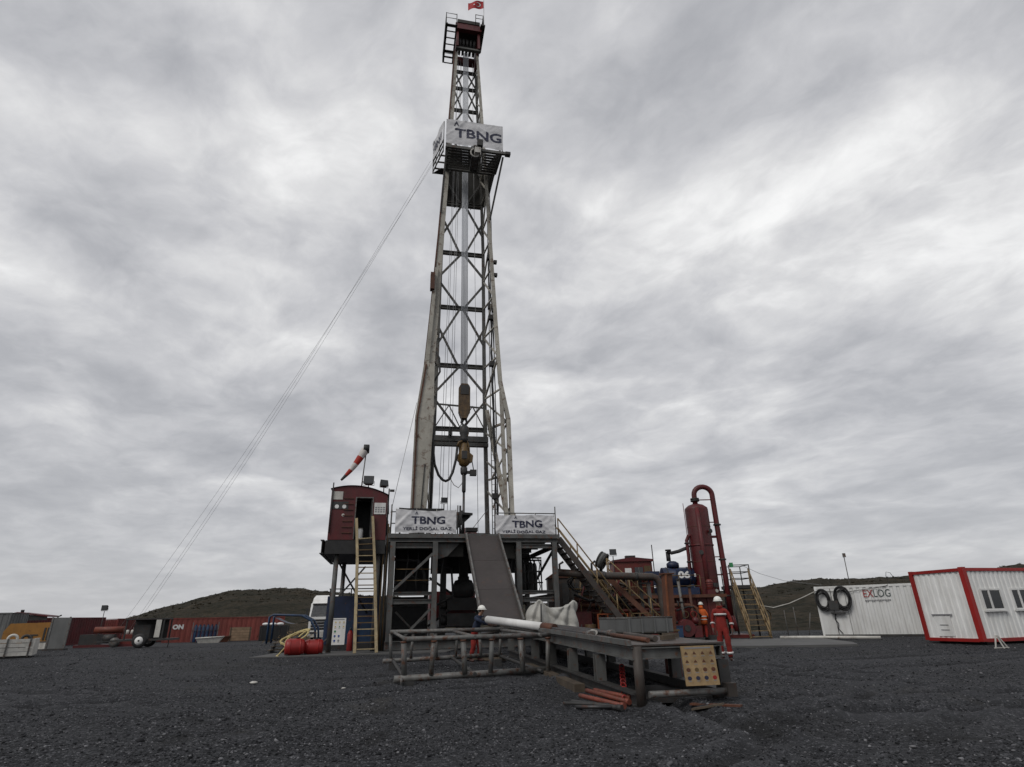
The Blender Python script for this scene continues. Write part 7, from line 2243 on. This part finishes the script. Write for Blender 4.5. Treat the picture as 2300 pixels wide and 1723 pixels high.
# gable roof over the maroon store
rf = Thing('store_roof', 'low maroon gable roof beside the grey container on the far left', 'roof', (-46.2, 54.4, 2.5), R(20))
rf.part('sheet', MB().prism([(-.4, .0), (1.6, .42), (4.0, .1), (4.0, -.02), (1.6, .30), (-.4, -.1)], 'y', -.3, 2.4), M_RED)
rf.part('gable_board', MB().prism([(-.3, -.3), (3.9, -.3), (3.9, .0), (1.6, .28), (-.3, -.05)], 'y', -.2, -.14), M_DARK)
rf.part('roof_vent', MB().tube((1.7, .5, .40), (1.7, .5, .62), .14, 10), M_DARK)
rf.part('round_lamp', MB().sphere((.2, -.3, -.3), .16, 10, 6), M_WHITE)

# yellow machine
ym = Thing('generator_set', 'orange yellow generator housing with dark louvres on the far left', 'generator', (-33.6, 43.0, gz(-33.6, 43.0)), R(15))
ym.part('housing', MB().prism([(-1.75, .45), (1.5, .45), (1.5, 1.75), (-1.45, 1.7), (-1.75, 1.2)], 'y', 0, 1.5), M_MACH)
ym.part('skid', MB().box((-1.75, .05, .0), (1.6, 1.45, .449)), M_DARK)
for k in range(4):
    ym.part('louvre', MB().box((.66 + k * .2, -.03, .6), (.77 + k * .2, -.001, 1.4)), M_DARK)
ym.part('door_handle', MB().box((-.1, -.03, .9), (.35, -.001, .98)).box((.0, -.03, .55), (.08, -.001, .899)), M_DARK)
ym.part('exhaust', MB().path([(1.0, .7, 1.75), (1.0, .7, 2.1), (1.2, .7, 2.2)], .05, 8), M_DARK)
# grey panel trailer door
gp = Thing('barrier_screen', 'tall grey steel panel standing between the yellow generator and the maroon container', 'panel', (-29.0, 39.2, gz(-28.6, 39.2)), R(10))
gp.part('sheet', MB().box((-.55, 0, .12), (.55, .08, 1.9)), M_GREYCONT)
for x in (-.5, .5):
    gp.part('stile', MB().box((x - .05, -.03, 0), (x + .05, -.001, 1.95)), M_GALV)
gp.part('foot', MB().box((-.6, -.2, 0), (.6, .4, .11)), M_DARK)
# white ribbed trough
wtg = Thing('flat_rack', 'white ribbed low steel trailer bed cut by the left edge of the view', 'trailer bed', (-25.2, 28.9, .25), R(33))
for k in range(4):
    wtg.part('side_plank', MB().box((-3.2, -.03, .1 + k * .19), (2.2, .03, .1 + k * .19 + .165)), M_WHITED)
for k in range(7):
    wtg.part('stake', MB().box((-3.1 + k * .86, -.06, .06), (-3.03 + k * .86, -.031, .86)), M_GALV)
wtg.part('bed', MB().box((-3.2, .04, .1), (2.2, 2.2, .22)), M_DARK)
wtg.part('end_board', MB().box((2.201, -.03, .1), (2.26, 2.2, .84)), M_WHITED)
wtg.part('runner', MB().box((-3.2, .1, -.0), (2.2, .3, .099)), M_DARK)
for k, (x, r_, lab) in enumerate(((1.35, .18, 'pale ring shaped tyre leaning on the white trailer bed'), (1.85, .15, 'dark tyre right of the pale one on the white trailer bed'))):
    p = Matrix.Translation((-25.2, 28.9, .25)) @ Matrix.Rotation(R(33), 4, 'Z') @ Vector((x, .25, .80 + r_ * .2))
    mb = MB().path([(r_ * math.cos(t), 0, r_ * math.sin(t)) for t in np.linspace(0, 2 * math.pi, 18, endpoint=False)], .06, 8, closed=True)
    single('tyre', mb, M_WHITED if k == 0 else M_DARK, lab, 'tyre', tuple(p), R(33), 'tyres on the trailer bed')

# trailer with compressor
tl = Thing('trailer_generator', 'dark open sided generator on a two wheeled trailer with a white door', 'trailer', (-24.8, 41.0, gz(-24.8, 41.0)), R(12))
tl.part('chassis', MB().box((-1.5, 0, .42), (1.9, 1.6, .54)), M_DARK)
tl.part('engine', MB().box((-.65, .35, .545), (.35, 1.3, 1.4)), M_DARK)
tl.part('canopy', MB().box((-1.1, -.05, 1.72), (1.25, 1.65, 1.80)), M_DARK)
for x in (-1.05, 1.18):
    for y in (.0, 1.55):
        tl.part('post', MB().box((x, y, .541), (x + .08, y + .08, 1.719)), M_DARK)
tl.part('rear_panel', MB().box((-1.0, 1.45, .545), (1.1, 1.5, 1.715)), M_DARK)
tl.part('white_door', MB().box((.78, -.04, .62), (1.10, -.001, 1.70)), M_WHITED)
for y in (-.12, 1.6):
    w_ = tl.part('wheel', MB().lathe([(.26, y - .1), (.40, y - .1), (.44, y - .05), (.44, y + .05), (.40, y + .1), (.26, y + .1)], 22, (.0, 0, .44), 'y'), M_BLACK)
    tl.part('rim', MB().lathe([(.05, y - .125), (.25, y - .108), (.25, y + .108), (.05, y + .125)], 16, (.0, 0, .44), 'y'), M_WHITE, w_)
    tl.part('hub', MB().lathe([(.06, y - .14), (.06, y + .14)], 10, (.0, 0, .44), 'y'), M_DARK, w_)
tl.part('draw_bar', MB().beam((-1.5, .8, .46), (-3.0, .8, .4), .1, .1), M_DARK)
tl.part('prop_stand', MB().tube((1.7, .1, 0), (1.7, .1, .42), .03, 6), M_DARK)
# red pumping skid beside it
ps = Thing('pump_skid', 'reddish pump skid with a long horizontal cylinder left of the trailer', 'pump', (-29.8, 44.5, gz(-29.8, 44.5)), R(14))
ps.part('base', MB().box((-1.6, 0, .05), (2.2, 1.2, .22)), M_RED)
ps.part('cylinder', MB().tube((-.6, .4, 1.18), (1.3, .4, 1.18), .22, 14), pmat('faded_salmon_red_paint', (0.14, 0.024, 0.016)))
ps.part('engine', MB().box((-1.4, .2, .221), (-.2, 1.0, .9)), M_DARK)
ps.part('gearbox', MB().tube((.2, .1, .6), (.9, .1, .6), .3, 14), M_DARK)
for x in (-.4, 1.1):
    ps.part('saddle', MB().beam((x, .4, .221), (x, .4, .97), .1, .2), M_RED)
ps.part('fluid_end', MB().box((1.3, .1, .221), (2.0, .9, .85)), M_REDB)
ps.part('wheel', MB().lathe([(.1, -.1), (.32, -.1), (.32, .1), (.1, .1)], 16, (1.0, -.15, .35), 'y'), M_GALV)
for x in (1.5, 1.85):
    ps.part('valve_pot', MB().lathe([(.12, .851), (.12, 1.1), (.06, 1.15)], 12, (x, .4, 0)), M_WHITED)
ps.part('stay', MB().beam((2.3, .2, .1), (1.95, .2, 1.3), .05, .05), M_WHITED)
tgv = Thing('tool_crate', 'dirty pale crate on the ground left of the pump skid', 'crate', (-31.5, 41.2, gz(-31.5, 41.2)), R(10))
tgv.part('box', MB().box((-.8, 0, .06), (.8, .7, .48)), M_WHITED)
tgv.part('lid', MB().box((-.83, -.03, .481), (.83, .73, .53)), M_WOOD)
for x in (-.7, .6):
    tgv.part('runner', MB().box((x, 0, 0), (x + .1, .7, .059)), M_WOOD)
floodlight('black floodlight on a slanted pole above the maroon containers', (-35.0, 52.0, gz(-35, 52)), 2.75, R(0), size=.5, world=True)

# goods along the orange red container
bb = Thing('gas_bottle_rack', 'row of tall blue cylinders standing in a rack before the orange red container', 'gas bottles', (-31.9, 63.5, gz(-31.9, 63.5)), R(20))
for k in range(6):
    bb.part('cylinder', MB().lathe([(.16, .05), (.17, .1), (.17, 1.45), (.1, 1.62), (.05, 1.7)], 12, (-.95 + k * .37, .25, 0)), M_BLUEB if k < 4 else M_BLUE)
bb.part('rack_rail', MB().tube((-1.2, .02, 1.1), (1.15, .02, 1.1), .03, 6), M_DARK)
bb.part('rack_base', MB().box((-1.25, 0, 0), (1.2, .6, .05)), M_DARK)
for x in (-1.2, 1.15):
    bb.part('rack_post', MB().box((x - .04, .02, .051), (x + .04, .1, 1.9)), M_GALV)
bb.part('rack_top', MB().box((-1.2, .0, 1.901), (1.2, .5, 1.95)), M_ORCONT)
for nm_, lab, p, a, sz, m_ in (('rubber_boat', 'dull orange hull shaped float before the orange red container', (-29.6, 62.0), 18, 1.0, M_BROWN), ('rubber_boat', 'pale hull shaped float lying nearest the camera before the container', (-28.6, 58.0), 14, 1.15, M_WHITED)):
    t = Thing('float_hull', lab, 'float', (p[0], p[1], gz(*p)), R(a), 'hull shaped floats')
    L_ = 1.0 * sz
    t.part('hull', MB().add([(-L_, -.3, .42), (L_, -.3, .5), (L_ * .7, -.15, .0), (-L_ * .8, -.15, .0), (-L_, .3, .42), (L_, .3, .5), (L_ * .7, .15, .0), (-L_ * .8, .15, .0)],
                            [(0, 1, 2, 3)[::-1], (4, 5, 6, 7), (0, 1, 5, 4), (3, 2, 6, 7), (1, 2, 6, 5)[::-1], (0, 3, 7, 4)]), m_)
    t.part('rim', MB().path([(-L_, -.32, .44), (L_, -.32, .52), (L_, .32, .52), (-L_, .32, .44)], .05, 8, closed=True), m_)
tc_ = Thing('crate', 'large tan wooden crate before the orange red container', 'crate', (-28.3, 63.5, gz(-28.3, 63.5)), R(22))
for k in range(5):
    tc_.part('board', MB().box((-1.0, -.03, .1 + k * .25), (1.0, .0, .1 + k * .25 + .23)), pmat('tan_board', (.22, .15, .095), .8, 0, .25, 2, dirt=.3))
tc_.part('body', MB().box((-.99, .001, .08), (.99, 1.2, 1.34)), M_WOOD)
for x in (-.95, .85):
    tc_.part('batten', MB().box((x, -.06, .05), (x + .1, -.031, 1.36)), M_WOOD)
kb = Thing('black_tank', 'large black steel box tank at the right end of the orange red container', 'tank', (-25.0, 64.0, gz(-25, 64)), R(24))
kb.part('body', MB().box((-1.4, 0, .1), (1.4, 1.8, 1.45)), M_BLACK)
for x in (-1.3, -.45, .4, 1.2):
    kb.part('rib', MB().box((x, -.05, .1), (x + .1, -.001, 1.45)), M_DARK)
kb.part('skid', MB().box((-1.45, .05, 0), (1.45, 1.7, .099)), M_DARK)
for x in (-.9, -.2, .5):
    kb.part('white_sack', MB().sphere((x, .5, 1.58), .3, 10, 6, (1.2, .9, .5)), M_WHITE)
# blue arch pipe
ba = Thing('pipe_arch', 'blue arched steel frame standing left of the white truck', 'frame', (-17.6, 48.0, gz(-17.6, 48)), R(8))
for y in (0, 1.4):
    ba.part('arch', MB().path([(-1.6, y, 0), (-1.6, y, 1.9), (-1.3, y, 2.05), (.8, y, 1.95), (1.5, y, 1.6), (1.9, y, 1.0), (2.0, y, 0)], .08, 8), M_BLUEB)
for x, z_ in ((-1.3, 2.05), (.8, 1.95), (1.5, 1.6)):
    ba.part('cross_bar', MB().tube((x, 0, z_), (x, 1.4, z_), .05, 8), M_BLUEB)
ba.part('sagging_sheet', MB().grid(lambda a, b: (-1.2 + 2.6 * a, 1.4 * b, 1.85 - .35 * math.sin(math.pi * a) - .25 * a), 10, 4), M_BLUE)
# brown brush heap behind drums
for k, (x, y, s) in enumerate(((-16.8, 47.0, 1.0),)):
    mb = MB()
    for q in range(260):
        c0 = Vector((x + random.gauss(0, .8), y + random.gauss(0, .4), gz(x, y) + abs(random.gauss(0, .35))))
        d = Vector((random.gauss(0, 1), random.gauss(0, 1), random.gauss(.3, 1))).normalized() * random.uniform(.15, .4)
        w_ = Vector((random.gauss(0, 1), random.gauss(0, 1), random.gauss(0, 1))).normalized() * .05
        mb.add([c0 - w_, c0 + w_, c0 + d], [(0, 1, 2)])
    o = single('brush_heap', mb, M_OCHRE, 'heap of dry brown brushwood under the blue frame', 'brushwood', (x, y, 0), 0, None, (x, y, 0))
    o['kind'] = 'stuff'

# pallets
for k in range(3):
    t = Thing('pallet', ['lowest weathered pallet in the stack left of the red drums', 'middle weathered pallet in the stack left of the red drums', 'topmost weathered pallet in the stack left of the red drums'][k], 'pallet', (-11.1 + .07 * k, 29.6, .26 + .15 * k), R(8 + 5 * k), 'stack of pallets')
    for j in range(5):
        t.part('slat', MB().box((-.55, -.45 + j * .2, .105), (.55, -.33 + j * .2, .13)), M_WOOD)
    for x in (-.5, 0, .45):
        t.part('bearer', MB().box((x, -.45, .0), (x + .07, .47, .104)), M_DARK)
# red drums
for k, (x, y, r_, a, lab) in enumerate(((-9.35, 26.3, .33, 24, 'left one of two bright red plastic tanks on the ground'), (-8.70, 26.75, .30, 15, 'right one of two bright red plastic tanks, beside the ladder'))):
    t = Thing('plastic_tank', lab, 'tank', (x, y, .26), R(a), 'red plastic tanks')
    pr2 = [(.02, -.42), (.8, -.40), (.95, -.34), (1.0, -.2), (1.0, .2), (.95, .34), (.8, .40), (.02, .42)]
    mb = MB().lathe([(p * r_, h * .95) for p, h in pr2], 20, (0, 0, r_), 'x')
    t.part('shell', mb, M_BRIGHTRED)
    for h in (-.2, .2):
        t.part('rib', MB().lathe([(r_ * 1.0, h - .03), (r_ * 1.05, h - .015), (r_ * 1.05, h + .015), (r_, h + .03)], 20, (0, 0, r_), 'x'), M_BRIGHTRED)
    t.part('cradle', MB().box((-.35, -.3, -.01), (-.25, .3, .07)).box((.25, -.3, -.01), (.35, .3, .07)), M_DARK)
    t.part('cap', MB().tube((.1, 0, 2 * r_), (.1, 0, 2 * r_ + .06), .06, 10), M_DARK)
# yellow hose tangle over the drums
pts = []
for i in range(70):
    a = i * .33
    rr = .42 + .10 * math.sin(i * .41)
    pts.append((-9.45 + rr * math.cos(a) * 1.15 + .06 * math.sin(i * .9), 26.55 + .22 * math.sin(a) + .05 * math.sin(i), .98 + .24 * math.sin(a * 1.0 + .8) + .05 * math.sin(i * .7)))
pts += [(-9.7, 26.2, .6), (-9.85, 26.0, .35), (-9.9, 25.85, .28), (-9.75, 25.7, .27)]
single('yellow_hose', MB().path(pts, .032, 7), M_HOSEY, 'tangled pale yellow hose heaped over the red plastic tanks', 'hose', (-9.45, 26.5, .6), 0, None, (-9.45, 26.5, .6))

# truck
tk = Thing('truck', 'white tractor truck facing the camera behind the blue tank', 'truck', (-16.3, 52.0, gz(-16.3, 52.0)), R(8))
tk.part('cab', MB().prism([(0, .55), (2.2, .55), (2.2, 3.0), (.45, 3.0), (.0, 1.9)], 'x', -1.2, 1.2), M_WHITE)
tk.part('roof_spoiler', MB().prism([(.5, 3.001), (2.1, 3.001), (2.1, 3.7), (1.1, 3.45)], 'x', -1.15, 1.15), M_WHITE)
tk.part('windscreen', MB().add([(-1.08, -.012, 1.95), (1.08, -.012, 1.95), (1.02, .37, 2.87), (-1.02, .37, 2.87), (-1.08, .02, 1.95), (1.08, .02, 1.95), (1.02, .40, 2.87), (-1.02, .40, 2.87)], [(0, 1, 2, 3), (7, 6, 5, 4), (0, 4, 5, 1), (1, 5, 6, 2), (2, 6, 7, 3), (3, 7, 4, 0)]), M_GLASS)
for z_ in (.92, 1.14, 1.36, 1.58):
    tk.part('grille_bar', MB().box((-1.0, -.05, z_), (1.0, -.001, z_ + .15)), M_BLACK)
tk.part('bumper', MB().box((-1.22, -.15, .35), (1.22, -.001, .8)), M_WHITED)
for s in (-1, 1):
    tk.part('headlight', MB().box((s * .75 - .25, -.17, .62), (s * .75 + .25, -.151, .76)), M_LAMP)
    tk.part('mirror', MB().box((s * 1.42 - .08, .1, 2.0), (s * 1.42 + .08, .2, 2.6)), M_DARK)
    tk.part('mirror_arm', MB().beam((s * 1.2, .15, 2.5), (s * 1.35, .15, 2.5), .04, .04), M_DARK)
    for y in (.9, 4.5):
        w_ = tk.part('wheel', MB().lathe([(.28, s * 1.0 - .15), (.48, s * 1.0 - .15), (.5, s * 1.0), (.48, s * 1.0 + .15), (.28, s * 1.0 + .15)], 18, (0, y, .5), 'x'), M_BLACK)
        tk.part('rim', MB().lathe([(.05, s * 1.0 - .17), (.27, s * 1.0 - .155), (.27, s * 1.0 + .155), (.05, s * 1.0 + .17)], 14, (0, y, .5), 'x'), M_GALV, w_)
tk.part('chassis', MB().box((-.45, .3, .5), (.45, 5.4, .549)), M_DARK)
tk.part('sun_visor', MB().box((-1.05, .28, 2.9), (1.05, .43, 2.99)), M_DARK)

# blue tank skid behind the notice board
bt = Thing('blue_tank', 'navy blue steel tank skid under the red cabin behind the white notice board', 'tank', (-8.55, 31.4, .25), R(10))
bt.part('lower_body', MB().box((-1.2, 0, .25), (1.3, 1.6, 1.35)), M_BLUEB)
bt.part('upper_body', MB().box((-1.15, .05, 1.351), (1.5, 1.7, 2.5)), M_BLUE)
for x in (-1.1, -.5, .4, 1.15):
    bt.part('rib', MB().box((x, -.05, .26), (x + .08, -.001, 1.34)), M_BLUE)
bt.part('skid', MB().box((-1.25, .0, 0), (1.4, 1.6, .249)), M_DARK)
bt.part('rail', MB().tube((-1.1, .1, 2.85), (1.4, .1, 2.85), .03, 6), M_DARK)
for x in (-1.05, 0, 1.3):
    bt.part('rail_post', MB().tube((x, .1, 2.501), (x, .1, 2.85), .03, 6), M_DARK)
bt.part('white_tag', MB().box((-.95, -.02, 1.1), (-.65, -.001, 1.3)), M_WHITED)
nb2 = Thing('notice_board', 'white safety notice board with rows of coloured signs left of the ladder', 'notice board', (-8.5, 29.4, .25), R(3), 'safety notice boards')
IY, IG_, IB, IR_ = M_INKY, M_INKG, M_INKB, M_INKRED
notice(nb2, -.40, .36, .28, 1.44, 0.0, .02, [[IY, IY, IY, IY], [IY, IY, IG_, IY], [IR_, IG_, None, None], [IB, IB, IB, None], [M_INKGREY, IB, M_INKGREY, None]], M_WHITE, 4)
for x in (-.35, .31):
    nb2.part('leg', MB().beam((x, .05, 0), (x, .05, 1.0), .05, .05), M_DARK)
nb2.part('stay', MB().beam((-.35, .1, .7), (-1.0, .3, .1), .05, .05), M_GALV)
rx = Thing('fire_extinguisher', 'red fire extinguisher standing between notice board and ladder', 'extinguisher', (-7.75, 28.9, .25), 0)
rx.part('cylinder', MB().lathe([(.12, .0), (.13, .05), (.13, .75), (.06, .9)], 14), M_BRIGHTRED)
rx.part('valve', MB().lathe([(.05, .901), (.05, 1.0), (.02, 1.02)], 8), M_DARK)
rx.part('hose', MB().path([(.05, 0, .97), (.18, 0, .9), (.2, -.05, .5)], .02, 6), M_BLACK)

# pale stones and scraps on the gravel
for k, (x, y, s, lab) in enumerate(((-7.15, 17.3, .11, 'largest pale flat stone alone on the gravel left of the pipe rack'), (-4.3, 15.8, .05, 'small pale stone left below the pipe rack'), (9.0, 16.5, .08, 'pale stone on the gravel to the right of the notice board'))):
    mb = MB().sphere((0, 0, 0), s, 9, 6, (1.3, .9, .35))
    mb.v = [(p[0] * random.uniform(.85, 1.15), p[1] * random.uniform(.85, 1.15), p[2]) for p in mb.v]
    single('pale_stone', mb, M_WHITED, lab, 'stone', (x, y, zground(x, y) + s * .2), random.uniform(0, 3), 'pale stones on the gravel')
